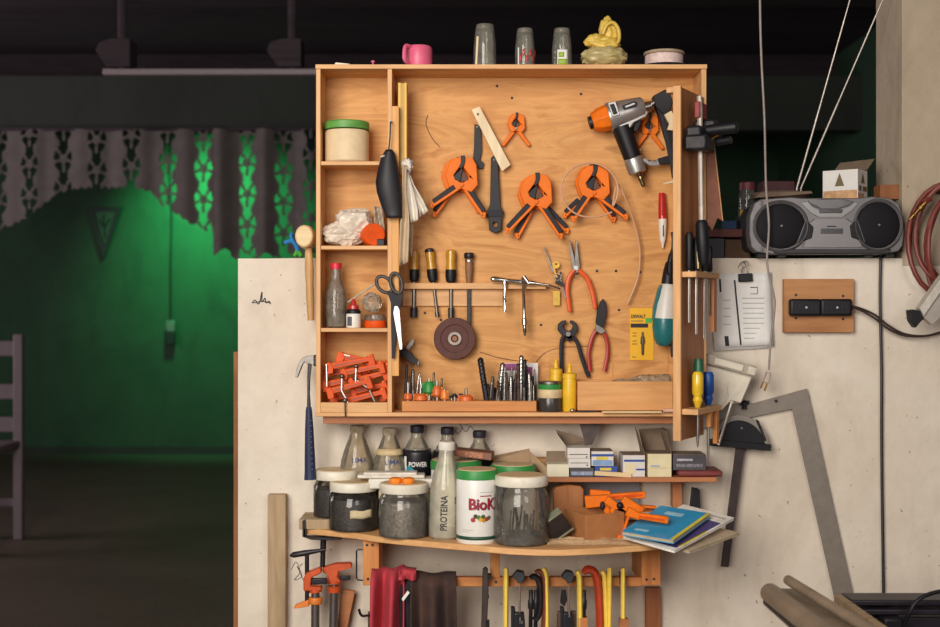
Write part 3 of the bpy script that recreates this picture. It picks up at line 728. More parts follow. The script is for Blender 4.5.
# --- nail gun
a = A('nail_gun', 'grey and orange pneumatic nail gun hanging near the cabinet door', 'nail gun', 632, 125, YBD-.04)
g0 = a.p(596,119); ax0, ax1 = (604,118), (668,99.5)
mb = MB(); a.rev(mb, (609,117.5), (592,122.3), [(0,13.2),(.1,13.6),(.55,12.6),(.85,10),(1,8.5)], seg=8); mb.build('end_cap', orange, a.o, smooth=20, bev=.002)
mb = MB(); a.rev(mb, (592.6,122.2), (589,123.2), [(0,7),(1,6.2)], seg=16); mb.build('exhaust_port', black, a.o)
slv = pm('nailer_silver', '#aaa8a5', .35, .65, var=.1)
mb = MB(); a.rev(mb, (608,117.8), (644,107.6), [(0,14.6),(.05,15),(.3,14),(.6,13),(.95,11.5),(1,10)], seg=28); mb.build('housing', slv, a.o)
pr(a, 'window_frame', [a.poly([(606,105.5),(613.5,103.5),(618,117),(611,119.5)])], -.038, -.0, slv, bev=.001)
pr(a, 'vent', [a.poly([(607.8,107.5),(612.2,106.2),(615.8,116),(611.8,117.4)])], -.0395, -.03, black, bev=.001)
pr(a, 'badge', [a.poly([(621,107.5),(633,103.2),(635.5,105),(634.5,108.5),(623,112.2),(621,110.5)])], -.0335, -.02, black, bev=.001)
pr(a, 'badge_face', [a.poly([(623,108.5),(632.5,105),(633.6,106.5),(624,110.3)])], -.035, -.03, slv, bev=.0005)
pr(a, 'lower_housing', [a.poly([(617,127),(619,121),(645,110.5),(648,113),(646,117),(634,123),(630,129),(622,130)])], -.02, .02, slv, bev=.003)
pr(a, 'trigger', [a.poly([(634,123),(641,120),(640,126),(636,133),(633,131)])], -.008, .008, black, bev=.0015)
mb = MB(); a.rev(mb, (621.5,127), (633,159), [(0,10.2),(.15,10),(.5,9.4),(.9,9),(1,8.6)], seg=24, squash=1.1); mb.build('grip', black, a.o)
mb = MB(); a.rev(mb, (633,158), (638,173.5), [(0,9.2),(.1,9.8),(.5,9.6),(.92,9),(1,7)], seg=24); mb.build('grip_end', slv, a.o)
mb = MB(); a.rev(mb, (638.5,172), (644,187), [(0,3.6),(.2,3.6),(.3,2.6),(.5,3),(.62,2.1),(.8,2.5),(1,1.4)], seg=14); mb.build('air_fitting', pm('air_brass', '#8f8468', .3, 1.), a.o)
mb = MB(); a.rev(mb, (643,108.2), (651,105.8), [(0,6),(1,5)], seg=16); a.rev(mb, (648,106), (655,102.5), [(0,3.4),(1,3.4)], seg=12); mb.build('nose_bolt', steel, a.o)
pr(a, 'nose', [a.poly([(652,97),(664,90.5),(669,93),(672,103),(668,118),(661,115),(655,108)])], -.016, .016, black, bev=.002)
pr(a, 'magazine', [a.poly([(655,106),(665,103),(676,146),(677,178),(672.5,178),(669,152)])], -.012, .012, black, bev=.0015)
pr(a, 'magazine_rail', [a.poly([(657.5,108),(660,107.5),(672,153),(673,176),(671.2,176)])], -.0145, -.01, rubber, bev=.0006)
pr(a, 'magazine_arm', [a.poly([(643,158),(652,161),(655,160),(669,156),(670,162),(657,166),(649,166),(643,162)])], -.006, .006, slv, bev=.0015)
pr(a, 'magazine_latch', [a.poly([(657,159),(671,155),(671,164),(659,165)])], -.009, .009, black, bev=.0012)
nail(a, 640, 150)
# white wood scraps poking out behind the door
a = A('wood_scrap', 'pale splintered wood scrap wedged behind the cabinet door above the nail gun arm', 'scrap', 669, 122, YBD-.06)
pr(a, 'scrap', [a.poly([(664,115),(671,111),(674,116),(674,131),(667,130),(669,124)])], -.006, .006, w_pale)
a = A('wood_peg', 'thin pale wooden peg sticking out below the nail gun', 'peg', 670, 182, YBD-.05)
mb = MB(); mb.tube([a.p(663,184), a.p(678,180.5)], [.0022,.0042], 8); mb.build('peg', w_pale, a.o)
# --- looped clear tubing
a = A('plastic_tubing', 'loop of thin clear tubing with a long tail curving down the board', 'tubing', 598, 192, YBD-.052)
tb = pm('clear_tubing', '#cf9f7c', .35, var=.05)
pts = [(597,216.5,.0)]
for i in range(1, 19):
    t = PI/2+2*PI*i/18; pts.append((590+28.5*math.cos(t), 190+27*math.sin(t), -.001*i*.2))
pts = [(612,212,.002),(601,216,.0)]+[(589.5+28.5*math.cos(t), 190+27*math.sin(t), -.0) for t in [PI/2+.05+i*(2*PI-1.0)/16 for i in range(17)]]+[(618,184,.01),(627,200,.016),(634,217,.026),(640,238,.032),(642,256,.034),(640,276,.034),(634,293,.034),(629,304,.035)]
mb = MB(); a.tube(mb, pts, .95, smooth_n=5, seg=8); mb.build('tube', tb, a.o)
# --- marker
a = A('marker', 'red and white felt marker hung tip down near the door', 'marker', 662, 220, YBD-.012)
mb = MB(); a.rev(mb, (661.8,193), (662.6,219), [(0,2.8),(.04,3.3),(.5,4.0),(1,4.2)]); mb.build('cap', pm('red_marker', '#c01c22', .3, coat=.4), a.o)
mb = MB(); a.rev(mb, (662.6,219), (662.8,248), [(0,4.2),(.3,4),(.7,3),(.85,1.6),(1,.8)]); mb.build('barrel', white, a.o)
mb = MB(); mb.box(a.p(662.7,231,-.0095), (.0022, .001, .026)); mb.build('print', ink, a.o)
pr(a, 'clip', [a.poly([(660.7,196),(663,196),(663.2,216),(661,216)])], -.0115, -.006, red)
# --- power screwdriver in teal and white
a = A('heat_tool', 'white and teal handheld power tool hanging by its black cord end', 'power tool', 664, 300, YBD-.045)
wt = pm('tool_white', '#d8d5cd', .4, var=.05)
mb = MB(); a.rev(mb, (668.5,283), (665,319), [(0,5.5),(.2,8),(.6,11),(1,12)], seg=28); mb.build('body', wt, a.o)
mb = MB(); a.rev(mb, (665,318.5), (664,346), [(0,12.3),(.35,12.4),(.7,11),(.92,8),(1,5)], seg=28); mb.build('base_cap', teal, a.o)
pr(a, 'side_strip', [a.poly([(658,288),(661,284),(659,304),(654.5,320),(652.2,321),(653,308)])], -.012, .012, teal, bev=.002)
mb = MB(); a.rev(mb, (670,262), (668,284), [(0,4),(.15,5),(.5,6.2),(1,7)], seg=20); mb.build('neck', black, a.o)
mb = MB(); a.rev(mb, (672.5,249), (670,263), [(0,1.6),(.3,2),(.4,2.8),(1,3.2)], seg=14); a.tube(mb, [(672.5,250),(673,240),(672,232)], 1.4, smooth_n=3); mb.build('cord', black, a.o)
mb = MB(); mb.tube(spline([a.p(668,262,-.006), a.p(665.5,268,-.018), a.p(667,275,-.018)], 5), .002, 6); mb.build('hang_hook', black, a.o)
mb = MB(); a.tube(mb, [(672.5,345),(673.5,357)], 2.5); mb.build('tail', rubber, a.o)
# --- drill bit card
a = A('bit_card', 'yellow carded drill bit pack pinned to the board beside the teal power tool', 'card', 641.5, 334, YBD-.003)
mb = MB(); fb(mb, a, 630, 308, 653.5, 360, -.0006, .0006); mb.build('card', pm('yellow_card', '#f0b51e', .5, var=.03), a.o, smooth=0)
mb = MB(); fb(mb, a, 630.6, 323.5, 648, 327.6, -.0012, 0); mb.build('black_band', ink, a.o, smooth=0)
mb = MB(); fb(mb, a, 645.5, 318, 652, 323, -.0012, 0); mb.build('green_patch', pm('lime_patch', '#4fb04a', .5), a.o, smooth=0)
mb = MB(); c = a.p(638.2, 316.6); mb.text('DEWALT', 4.9*a.k, lambda x, y, z: (c.x+x, -.001-z, c.z+y), .74, bold=.0004)
for i, (x, y, w) in enumerate([(637,321,12),(634.5,333,4),(634.5,336,4),(634.5,341,4),(634.5,344,5),(634,357,4)]): fb(mb, a, x-w/2, y-.35, x+w/2, y+.35, -.001, 0)
mb.build('lettering', ink, a.o, smooth=0)
mb = MB(); a.rev(mb, (642.3,332), (642.3,355), [(0,.9),(.18,.9),(.2,1.7),(.5,2.2),(.52,1.3),(.95,1.1),(1,.3)], dy=-.004, seg=10); mb.build('drill_bit', steeld, a.o)
# --- screwdrivers
def driver(p, q, hl, r, label, ferrule=True, blade=2.0, tipw=3.2, dy=-.016, tipsock=True, capm=None):
    a = A('screwdriver', label, 'screwdriver', p[0], p[1], YBD, 'amber handled screwdrivers in the board rail')
    v = Vector(q)-Vector(p); L = v.length; t = lambda s: tuple(Vector(p)+v*(s/L))
    mb = MB(); a.rev(mb, t(0), t(hl*.62), [(0,r*.6),(.06,r*.9),(.3,r),(.6,r*.86),(1,r)], dy, 12); mb.build('handle', amber, a.o)
    mb = MB(); a.rev(mb, t(hl*.6), t(hl), [(0,r*1.02),(.5,r*1.06),(.9,r*.9),(1,r*.5)], dy, 12); mb.build('collar', black, a.o)
    if capm: 
        mb = MB(); a.rev(mb, t(-1.5), t(2.5), [(0,r*.5),(.3,r*.95),(1,r*1.0)], dy, 12); mb.build('end_cap', capm, a.o)
    mb = MB(); a.rev(mb, t(hl), t(L), [(0,blade),(1,blade*.95)], dy, 10); mb.build('blade', steeld, a.o)
    mb = MB(); a.rev(mb, t(L-10 if tipsock else L-5), t(L), [(0,tipw),(1,tipw)], dy, 12, squash=.6); mb.build('tip', dblack, a.o)
driver((415,251), (414,317.5), 31, 4.7, 'amber handled screwdriver next to the white paper strips', tipw=3.6)
driver((429.5,250), (437.5,317), 32.5, 4.9, 'amber handled screwdriver with its shaft slanting towards the brown disc', tipsock=False, tipw=1.9, blade=1.5, capm=dblack)
driver((451,250), (451,318), 33, 5.3, 'thick amber handled screwdriver directly above the brown disc', tipw=2.8, blade=1.8)
a = A('chisel', 'old wooden handled chisel in the rail beside the thick amber screwdriver', 'chisel', 469, 253, YBD)
mb = MB(); a.rev(mb, (469,253.5), (469,283), [(0,3.6),(.25,3.9),(.5,3.9),(.9,3.2),(1,2.6)], -.015, 14); mb.build('handle', pm('worn_handle', '#8a6242', .6, var=.25), a.o)
mb = MB(); a.rev(mb, (469,253), (469,259), [(0,4.2),(.2,5),(.8,4.9),(1,4.4)], -.015, 16); mb.build('end_cap', dblack, a.o)
mb = MB(); a.rev(mb, (469,260.5), (469,262), [(0,4.2),(1,4.2)], -.015, 16); mb.build('ring', steel, a.o)
pr(a, 'blade', [a.poly([(467,282),(471,282),(470.8,325),(467,325)])], -.018, -.012, dblack)
# --- grinding disc
a = A('grinding_disc', 'round brown grinding disc hung on the plywood board', 'disc', 454.7, 338.5, YBD-.03)
k = a.k; dm = pm('abrasive_brown', '#5a3630', .75, var=.15, scale=90, bmp=.2)
mb = MB(); o = a.p(454.7,338.5)
prof = [(0,4),(0,20.6),(.2,21),(.8,21),(1,20.4),(1,14.2),(.75,13.6),(.7,7.5)]
mb.rev(o+Vector((0,.008,0)), o+Vector((0,-.006,0)), [(t, r*k) for t, r in prof], 48, cap=False); mb.build('wheel', dm, a.o, smooth=25)
mb = MB(); prof = [(0,7.4),(.5,7.2),(1,6.6),(1,3.9),(.3,3.6)]
mb.rev(o+Vector((0,.0,0)), o+Vector((0,-.008,0)), [(t, r*k) for t, r in prof], 32, cap=False); mb.build('hub', pm('hub_grey', '#9a8c82', .5, .3), a.o, smooth=25)
mb = MB(); mb.cyl(o+Vector((0,.02,0)), o+Vector((0,-.007,0)), 2.7*k, seg=16); mb.build('peg', pm('peg_wood', '#8a5a40', .6), a.o)
# --- chrome airbrush and fittings
a = A('airbrush', 'chrome airbrush lying across the tool rail with its nozzle pointing at the keys', 'airbrush', 520, 282, YBD-.034)
mb = MB(); a.rev(mb, (490.5,279), (530,283), [(0,1.5),(.04,3),(.15,3.4),(.3,2.6),(.5,2.2),(.9,2.6),(1,3)], -.004, 16); mb.build('body', chrome, a.o)
mb = MB(); a.rev(mb, (529,282.7), (551,285.5), [(0,3),(.2,2.6),(.4,1.5),(.9,1.2),(1,.5)], -.004, 14); mb.build('nozzle', chrome, a.o)
mb = MB(); a.rev(mb, (504.7,281), (504.7,312), [(0,2.6),(.12,2.6),(.14,1.8),(.6,1.7),(.62,2.1),(1,1.8)], -.006, 14); mb.build('cup_stem', chrome, a.o)
mb = MB(); a.rev(mb, (523,279), (524.8,336), [(0,2.4),(.1,2.2),(.12,1.7),(.68,1.9),(.7,2.9),(.8,2.9),(.82,2),(.92,2),(1,1)], -.006, 14); mb.build('air_stem', chrome, a.o)
mb = MB(); a.rev(mb, (523,276.5), (528,283.5), [(0,2.6),(1,2.6)], -.01, 12); mb.build('lever', chrome, a.o)
# keys and small fittings
a = A('key_bunch', 'bunch of small brass and steel keys with a yellow tag hung beside the orange pliers', 'keys', 556, 276, YBD-.012)
ks = [((544,247),(553,272),2.2,steeld),((552,262),(557,280),2.8,brass),((561,272),(556,284),3.2,dblack),((560,278),(565,298),2.2,steeld),((546,284),(560,289),1.8,dblack),((555,278),(563,286),4.,dblack)]
for i, (p, q, w, m) in enumerate(ks): pr(a, 'key', [a.bar(p, q, w*.6, w)], -.003-.0012*i, -.001-.0012*i, m, bev=.0004)
mb = MB(); mb.prism(a.poly(circ(556,265,3.6,16)), -.004, -.001, [a.poly(circ(556,264,1.3,10))]); mb.build('key_head', pm('key_gold', '#c09a48', .35, .9), a.o)
mb = MB(); mb.tube([a.p(557.5+3.3*math.cos(t), 277+3.3*math.sin(t), -.009) for t in [i*2*PI/16 for i in range(16)]], .0008, 6, closed=True); mb.build('ring', steel, a.o)
mb = MB(); fb(mb, a, 553, 291, 560, 305.5, -.001, .001); mb.build('tag', pm('tag_yellow', '#dcb24a', .6), a.o, bev=.0005)
# --- needle nose pliers
a = A('pliers', 'needle-nose pliers with orange handles hung open on the board', 'pliers', 576, 276, YBD-.016, 'pliers on the board')
hm = pm('orange_grip', '#dd5a22', .4, var=.06)
pr(a, 'jaw', [a.poly([(568.6,241),(570,240),(574.5,258),(576,268),(576.5,274),(572.5,271),(571.6,266)])], -.003, .003, steeld, bev=.001)
pr(a, 'jaw', [a.poly([(575.4,240.5),(576.8,241),(579,258),(580,266),(579,272),(574.5,274),(575,268),(574.6,258)])], -.003, .003, steeld, bev=.001)
mb = MB(); mb.cyl(a.p(575.8,268,-.006), a.p(575.8,268,.005), 2.2*a.k, seg=14); mb.build('pivot', steel, a.o)
for pts in ([(574,270),(569,278),(567.2,290),(568.5,302),(569.8,312)], [(578,270),(586,277),(591,288),(593.5,298),(595.2,309)]):
    mb = MB(); a.tube(mb, pts, [2]*3+[2.4]*18+[2.2]*3+[1.8], smooth_n=6, dy=-.001, flat=.8); mb.build('handle', hm, a.o)
nail(a, 575.8, 277)
# --- end cutting pincers
a = A('pincers', 'black end-cutting pincers hung on the board between pliers and drill tray', 'pincers', 572, 345, YBD-.016)
pr(a, 'jaw', [a.poly([(558,324),(562,320.6),(566,320.2),(566,323),(563,325.5),(565,329.5),(569,331),(573,336),(570,341),(562,335.5),(557.5,330)])], -.006, .006, dblack, bev=.0015)
pr(a, 'jaw', [a.poly([(577,324),(573,320.6),(570,320.2),(570,323),(573,325),(571.5,329.5),(566,332),(564,337),(568,341.5),(574,336),(577.8,330)])], -.006, .006, dblack, bev=.0015)
mb = MB(); mb.cyl(a.p(568,334,-.008), a.p(568,334,.006), 2.4*a.k, seg=14); mb.build('pivot', steeld, a.o)
for pts in ([(566,335),(562,340),(561.3,352),(561.6,366),(562.2,374)], [(570,335),(577,342),(581,355),(586,370),(589,377)]):
    mb = MB(); a.tube(mb, pts, 2.1, smooth_n=5, dy=0, flat=.8); mb.build('handle', rubber, a.o)
nail(a, 568, 341)
# --- diagonal cutters
a = A('pliers', 'slip-joint cutters with dark red handles and blackened jaws on the board', 'pliers', 600, 335, YBD-.016, 'pliers on the board')
pr(a, 'jaw', [a.poly([(603,298.5),(606,303),(606.8,312),(605,322),(602,330),(597.5,330),(595.5,322),(597,311),(600,302)])], -.005, .005, rubber, bev=.002)
pr(a, 'joint', [a.poly([(596,324),(603,328),(606,331),(601,334),(595,331)])], -.007, .005, steeld, bev=.001)
hr = pm('dark_red_grip', '#a83228', .4, var=.08)
for pts in ([(597,329),(592,338),(588.7,352),(589,362),(590,371)], [(602,330),(606.5,340),(607.6,352),(606,363),(604.3,371.5)]):
    mb = MB(); a.tube(mb, pts, 2.0, smooth_n=5, dy=0, flat=.8); mb.build('handle', hr, a.o)
nail(a, 601, 328)
# ------------------------------------------------------------------ around the divider batten
YD = YC-.002
a = A('level', 'narrow yellow spirit level standing behind the wooden batten', 'level', 402.5, 160, YC+.0335)
lv = pm('level_yellow', '#b98c20', .4, var=.06)
mb = MB(); fb(mb, a, 398.3, 83.5, 401.3, 176, -.012, .03); fb(mb, a, 404.3, 83.5, 407, 176, -.012, .03); mb.build('flange', pm('level_light', '#d8ac36', .4, var=.05), a.o, bev=.0008)
mb = MB(); fb(mb, a, 401.2, 84, 404.4, 176, -.0105, .028); mb.build('web', lv, a.o, bev=.0005)
a = A('pouch', 'black curved leather pouch hanging from the divider batten', 'pouch', 389, 185, YC-.018)
out = [(386,152),(391,150),(394.5,153),(397,165),(399.5,180),(401,195),(401.5,218),(387,218),(382,206),(377.5,192),(376.5,182),(378.5,170),(381.5,158)]
mb = MB()
def pouch(u, v):
    ys = 150+68*v
    prof = lambda side: _edge(side, ys)
    x0, x1 = _edge(0, ys), _edge(1, ys)
    x = x0+(x1-x0)*u
    return a.p(x, ys, -.014*math.sin(PI*u)**.6*(.5+.5*math.sin(PI*min(1, v*1.1))) )
E0 = [(150,386.5),(153,384.5),(158,381.5),(170,378.4),(182,376.3),(192,377.5),(206,382),(218,387)]
E1 = [(150,391.5),(153,394),(165,397),(180,399.5),(195,401),(218,401.5)]
def _edge(s, y):
    E = E1 if s else E0
    for (a0, b0), (a1, b1) in zip(E, E[1:]):
        if a0 <= y <= a1: return b0+(b1-b0)*(y-a0)/(a1-a0)
    return E[-1][1] if y > E[-1][0] else E[0][1]
mb.sheet(14, 24, pouch); mb.build('shell', pm('black_leather', '#1c1a21', .55, var=.25, scale=30), a.o, smooth=70, solid=.004)
pr(a, 'back_flap', [a.poly([(381,160),(386,154),(394,156),(399,182),(400,214),(388,214),(379,190)])], .002, .006, black)
mb = MB(); a.tube(mb, [(388.5,152),(390,138),(390.5,122)], .7, dy=-.001); mb.build('cord', ink, a.o)
mb = MB(); mb.cyl(a.p(390.5,121,.0165), a.p(390.5,121,-.006), .002, seg=8); mb.build('nail', steeld, a.o)
mb = MB(); a.tube(mb, [(381,157,-.004),(385,156,-.008)], 1., dy=-.008); mb.build('pin', pm('pale_rod', '#c9bfae'), a.o)
# hanging paper strips
strip = pm('strip_paper', '#dcd4c6', .7, var=.05); cloth = pm('strip_cloth', '#c2ab8c', .8, var=.1)
def rag(name, label, cols, m, y, px, cat='strip'):
    a = A(name, label, cat, px, 165, y, 'pale strips tied beside the level')
    mb = MB(); n = len(cols)
    def f(u, v):
        i = min(n-2, int(v*(n-1))); t = v*(n-1)-i
        yy = cols[i][0]+(cols[i+1][0]-cols[i][0])*t; xl = cols[i][1]+(cols[i+1][1]-cols[i][1])*t; xr = cols[i][2]+(cols[i+1][2]-cols[i][2])*t
        w = xr-xl
        return a.p(xl+w*u, yy+ (cols[-1][3]*(1-u) if v > .98 else 0), -.006*math.sin(u*PI*2.2+v*2)*min(1, w/8))
    mb.sheet(10, 18, f); mb.build('strip', m, a.o, smooth=70, solid=.0012); return a
rag('cloth_strip', 'long beige cloth strip hanging beside the batten above the scissors', [(165,402.5,406.5),(190,402,406),(215,401.5,409),(225,400,409.5),(245,399.5,409),(262,399.5,408.5,4)], cloth, YC-.006, 404)
rag('paper_strip', 'white paper strip hanging straight over the beige cloth strip', [(172,405.5,407.5),(190,406,413),(210,408,418),(220,411,418.5,3)], strip, YC+.004, 408)
rag('paper_strip', 'white paper strip splayed out towards the orange spring clamps', [(170,406,408),(185,408,414),(200,413,423),(211,420,428.5,6)], strip, YC+.012, 412)
rag('cloth_strip', 'narrow brownish cloth strip hanging behind the white paper strips', [(190,409,412),(230,410,413),(255,410,412,2)], cloth, YC+.02, 411)
a = A('pegged_knot', 'crumpled knot of paper tied at the foot of the yellow level', 'knot', 407, 166, YC+.006, 'pale strips tied beside the level')
mb = MB(); mb.sph(a.p(407,165), (5*a.k,.008,6*a.k), 20, 14, .6, 30, 9); mb.build('knot', strip, a.o, smooth=25)
mb = MB(); mb.prism(a.poly([(408,163),(413,160),(411,171),(408,176)]), -.003, .0); mb.build('end', pm('strip_dark', '#5c5a66'), a.o)
# scissors
a = A('scissors', 'black handled scissors hanging open on the wooden batten', 'scissors', 394, 300, YC-.012)
def loop(cx, cy, rx, ry, rot, w): 
    n = 26; pts = []
    for i in range(n):
        t = 2*PI*i/n; x, yv = rx*math.cos(t), ry*math.sin(t)
        pts.append((cx+x*math.cos(rot)-yv*math.sin(rot), cy+x*math.sin(rot)+yv*math.cos(rot)))
    return pts
for (cx, cy, rx, ry, rot, dy) in ((384.3,284.5,6.5,9.5,-.75,.001),(396.3,283,5.6,10.2,-.25,-.003)):
    mb = MB(); a.tube(mb, loop(cx, cy, rx, ry, rot, 0), 1.7, dy=dy, closed=True, seg=10); mb.build('finger_loop', pm('grey_black', '#3c3634', .45, var=.2), a.o)
pr(a, 'shank', [a.poly([(387,291),(392,292),(397,295),(402,290),(403,297),(400.5,308),(398,316),(394.5,358),(391.8,359),(391,318),(391,303)])], -.004, .002, rubber, bev=.001)
pr(a, 'blade', [a.poly([(394.5,306.5),(397.5,306),(399.5,309),(400.5,320),(402.5,349),(400,350),(396,328),(393.5,313)])], -.007, -.004, pm('blade_white', '#cfcac4', .3, .6), bev=.0006)
mb = MB(); mb.cyl(a.p(397.6,316,-.0095), a.p(397.6,316,.003), 1.5*a.k, seg=12); mb.build('rivet', steel, a.o); nail(a, 397, 275.5, end=.0105)
# vice-like black plier below the scissors
a = A('clip_tool', 'black toothed clamp tool with a grey wing hanging low behind the scissors', 'tool', 408, 350, YBD-.03)
pr(a, 'body', [a.poly([(398,352),(404,348),(411,352),(415,357),(418,360),(417,365),(409,362),(403,357),(398,356)])], -.006, .006, black)
pr(a, 'wing', [a.poly([(405,347),(412,339),(414.5,339),(413.5,344),(408,350)])], -.002, .003, steeld)
pr(a, 'tail', [a.poly([(414,359),(419,361),(419.5,364.5),(415,366)])], -.003, .004, steeld); nail(a, 404, 352)
# ------------------------------------------------------------------ on the bottom ledge
zl = P(0, 412.5, YC-.002).z
def led(name, label, cat, px, depth, group=None): return on(name, label, cat, px, depth, zl, group)
YR = YC+.05
a = led('bit_block', 'long wooden block drilled to hold router and drill bits on the cabinet ledge', 'block', 469, .045)
hb = 10.5*a.k; x0, x1 = (402.5-469)*a.k, (536-469)*a.k
mb = MB(); mb.box(((x0+x1)/2, .0, hb/2), (x1-x0, .055, hb)); mb.build('block', wood('block_wood', '#c47c40', '#d18c4c', '#b86f36', 'X'), a.o, bev=.0015)
blk = a
def bit(px, h, r, head, m, hm, label, dep=0., lean=0., group='bits standing in the wooden block', dl=0.):
    b = A('router_bit' if head else 'drill_bit', label, 'bit', px, 400, blk.y+dep, group)
    b.o.location.z = zl+hb-.004; k = b.k
    p0 = Vector((0,0,0)); p1 = Vector((lean*k, dl, h*k))
    mb = MB()
    if head:
        mb.rev(p0, p1, [(0,r*k),(1,r*k)], 10); mb.build('shank', steel, b.o)
        hh, hr, pos = head
        q0 = p0.lerp(p1, pos-hh/h/2); q1 = p0.lerp(p1, min(1, pos+hh/h/2))
        mb = MB(); mb.rev(q0, q1, [(0,hr*.6*k),(.2,hr*k),(.7,hr*.95*k),(1,hr*.55*k)], 12)
        mb.box(q0.lerp(q1, .5), (hr*2.1*k, .003, hh*.8*k)); mb.build('cutter', hm, b.o)
    else:
        mb.rev(p0, p1, [(0,r*k),(.9,r*k),(1,r*.25*k)], 10); mb.build('bit_shank', m, b.o)
        d = p1-p0; L = d.length; ua, ub = frame_from(d)
        mb = MB(); n = 26
        for s0 in (0, PI):
            mb.tube([p0+d*(.35+.62*i/n)+(ua*math.cos(i*.9+s0)+ub*math.sin(i*.9+s0))*(r*.75*k) for i in range(n+1)], r*.42*k, 5)
        mb.build('flute', hm, b.o)
og = pm('router_orange', '#d96a2c', .4, var=.1)
bit(408, 20, 1.4, (7,3.4,.3), steel, og, 'router bit with a small orange cutter at the end of the block by the scissors', -.012)
bit(420.5, 15, 1.6, (8,7,.35), steel, og, 'router bit with a wide orange cutter and a steel collar, standing in the bit block', -.012)
bit(429, 24, 1.4, (13,6.2,.6), steel, green, 'router bit with a green cutter standing in the bit block', -.004)
bit(437, 22, 1.5, (11,5.2,.5), steel, og, 'tall router bit with a rounded orange cutter next to the green one', -.01)
bit(444.5, 14, 1.3, (10,3.6,.55), steel, pm('light_orange', '#eb8c3c', .4), 'router bit with a narrow bright orange cutter beside the rounded orange one', -.012)
bit(466, 14, 1.5, (7,7.5,.3), steel, og, 'router bit with a low flat orange cutter near the tall drill bits', -.008)
for i, px in enumerate((451.5,454.5,458,461)):
    bit(px, 7+2*(i % 2), 1.1, (3,2.2,.8), steel, dblack, 'tiny steel router bit in the short row beyond the orange cutters', -.004)
bit(405, 38, 1.5, None, dblack, rust, 'dark rusty bit standing at the very end of the bit block by the scissors', .01, 2)
bit(410.5, 26, 1.2, None, dblack, steeld, 'short dark bit standing just behind the first small orange cutter', .014, -1)
bit(427, 22, 1.1, None, steeld, steel, 'small steel bit squeezed between the wide orange and the green cutters', .016, 2)
bit(441, 24, 1.0, None, steeld, dblack, 'dark thin bit standing behind the rounded orange cutter', .016, 1)
bit(413, 33, 1.6, None, steeld, dblack, 'tall dark bit behind the first orange router bit of the block', .012)
bit(416, 28, 1.0, None, steel, steel, 'thin bright bit leaning behind the wide orange router bit', .008, 3)
bit(424, 30, 1.3, None, steel, steel, 'bright twist drill bit standing behind the green cutter', .012, -5)
bit(433, 30, 1.1, None, steeld, dblack, 'dark twist bit standing between the green and orange cutters', .012, 1)
rr = random.Random(11)
spec = [(487,45,3.0,-7),(490,26,1.6,3),(494,14,2.2,0),(498,40,2.4,5),(502,30,1.5,1),(505,27,1.7,0),(508,31,1.3,-2),(511,27,1.5,0),(514,23,1.8,1),(516.5,34,1.2,0),(519,40,1.7,-1),(520.5,48,2.2,1),(523,44,1.8,2),(525,28,1.4,0),(527.5,24,1.3,0),(530,30,1.5,-1),(532.5,26,1.2,0),(534.5,33,1.0,0),(501,20,2.0,-2),(509.5,18,1.6,0),(517.5,18,1.8,0),(524,16,1.7,0),(489,18,2.4,-2),(529,15,1.5,0),(492.5,24,1.1,1),(496,33,1.0,4),(500,22,1.2,-2),(504,36,1.1,1),(507,22,1.2,0),(512.5,36,1.0,-1),(515,29,1.1,1),(518.5,31,1.0,-2),(521.5,33,1.2,2),(526,37,1.0,1),(528.5,33,1.0,-1),(531,22,1.1,0),(506,17,1.6,1),(513,14,1.8,0),(522,20,1.4,-1),(533.5,18,1.2,0)]
for i, (px, h, r, ln) in enumerate(spec):
    m = (dblack, steeld, rust, steel)[i % 4]
    bit(px, h, r, None, m, (dblack, steeld)[i % 2], 'dark twist drill bit in the crowded end of the bit block', -.016+.032*rr.random(), ln, group='twist drill bits crowded in the block')
# printed cards leaning behind the bits
a = led('bit_packet', 'purple and white printed packet leaning behind the crowded drill bits', 'packet', 519, .092)
a.o.location.z = zl
k = a.k; zt_ = lambda py: (a.py-py)*k
mb = MB(); mb.box(((519-518)*k, 0, zt_(382)), (36*k, .002, 38*k)); mb.build('card', paper, a.o)
mb = MB(); mb.box((-5*k, -.0015, zt_(367)), (20*k, .001, 7*k)); mb.box((9*k, -.0015, zt_(376)), (9*k, .001, 18*k)); mb.box((-8*k, -.0015, zt_(388)), (12*k, .001, 8*k)); mb.build('print', pm('purple_print', '#94427a', .5, var=.3, scale=300), a.o, smooth=0)
# spray bottles / sauce bottles
def squeeze(px, dep, h, r, label):
    a = led('squeeze_bottle', label, 'bottle', px, dep, 'yellow squeeze bottles'); k = a.k
    mb = MB(); mb.rev((0,0,0), (0,0,h*k), [(0,r*.9*k),(.04,r*k),(.9,r*k),(1,r*.9*k)], 24); mb.build('bottle_body', yellow, a.o)
    mb = MB(); mb.rev((0,0,h*k), (0,0,(h+15)*k), [(0,r*1.04*k),(.3,r*1.02*k),(.36,r*.55*k),(.42,2.4*k),(.75,1.7*k),(.8,2.2*k),(.9,1.7*k),(1,.9*k)], 20); mb.build('nozzle', yellow, a.o)
squeeze(569.5, .03, 33, 7, 'yellow squeeze bottle with a pointed nozzle beside the wooden trough')
squeeze(556, .075, 36, 6.4, 'yellow squeeze bottle standing behind the jar with a green band')
a = led('jar', 'dark jar with green and cream bands on the ledge beside the bit block', 'jar', 550, .035, 'jars'); k = a.k
for nm, t0, t1, r, m in (('jar_body',0,14,12,pm('dark_glass', '#3c3734', .25, var=.3)),('cream_band',13.5,22,12.3,pm('cream_band', '#cdb68c', .6)),('green_band',21.5,27,11.8,green),('lid',27,30,11.4,steeld)):
    mb = MB(); mb.rev((0,0,t0*k), (0,0,t1*k), [(0,r*.97*k),(.1,r*k),(.9,r*k),(1,r*.96*k)], 28); mb.build(nm, m, a.o)
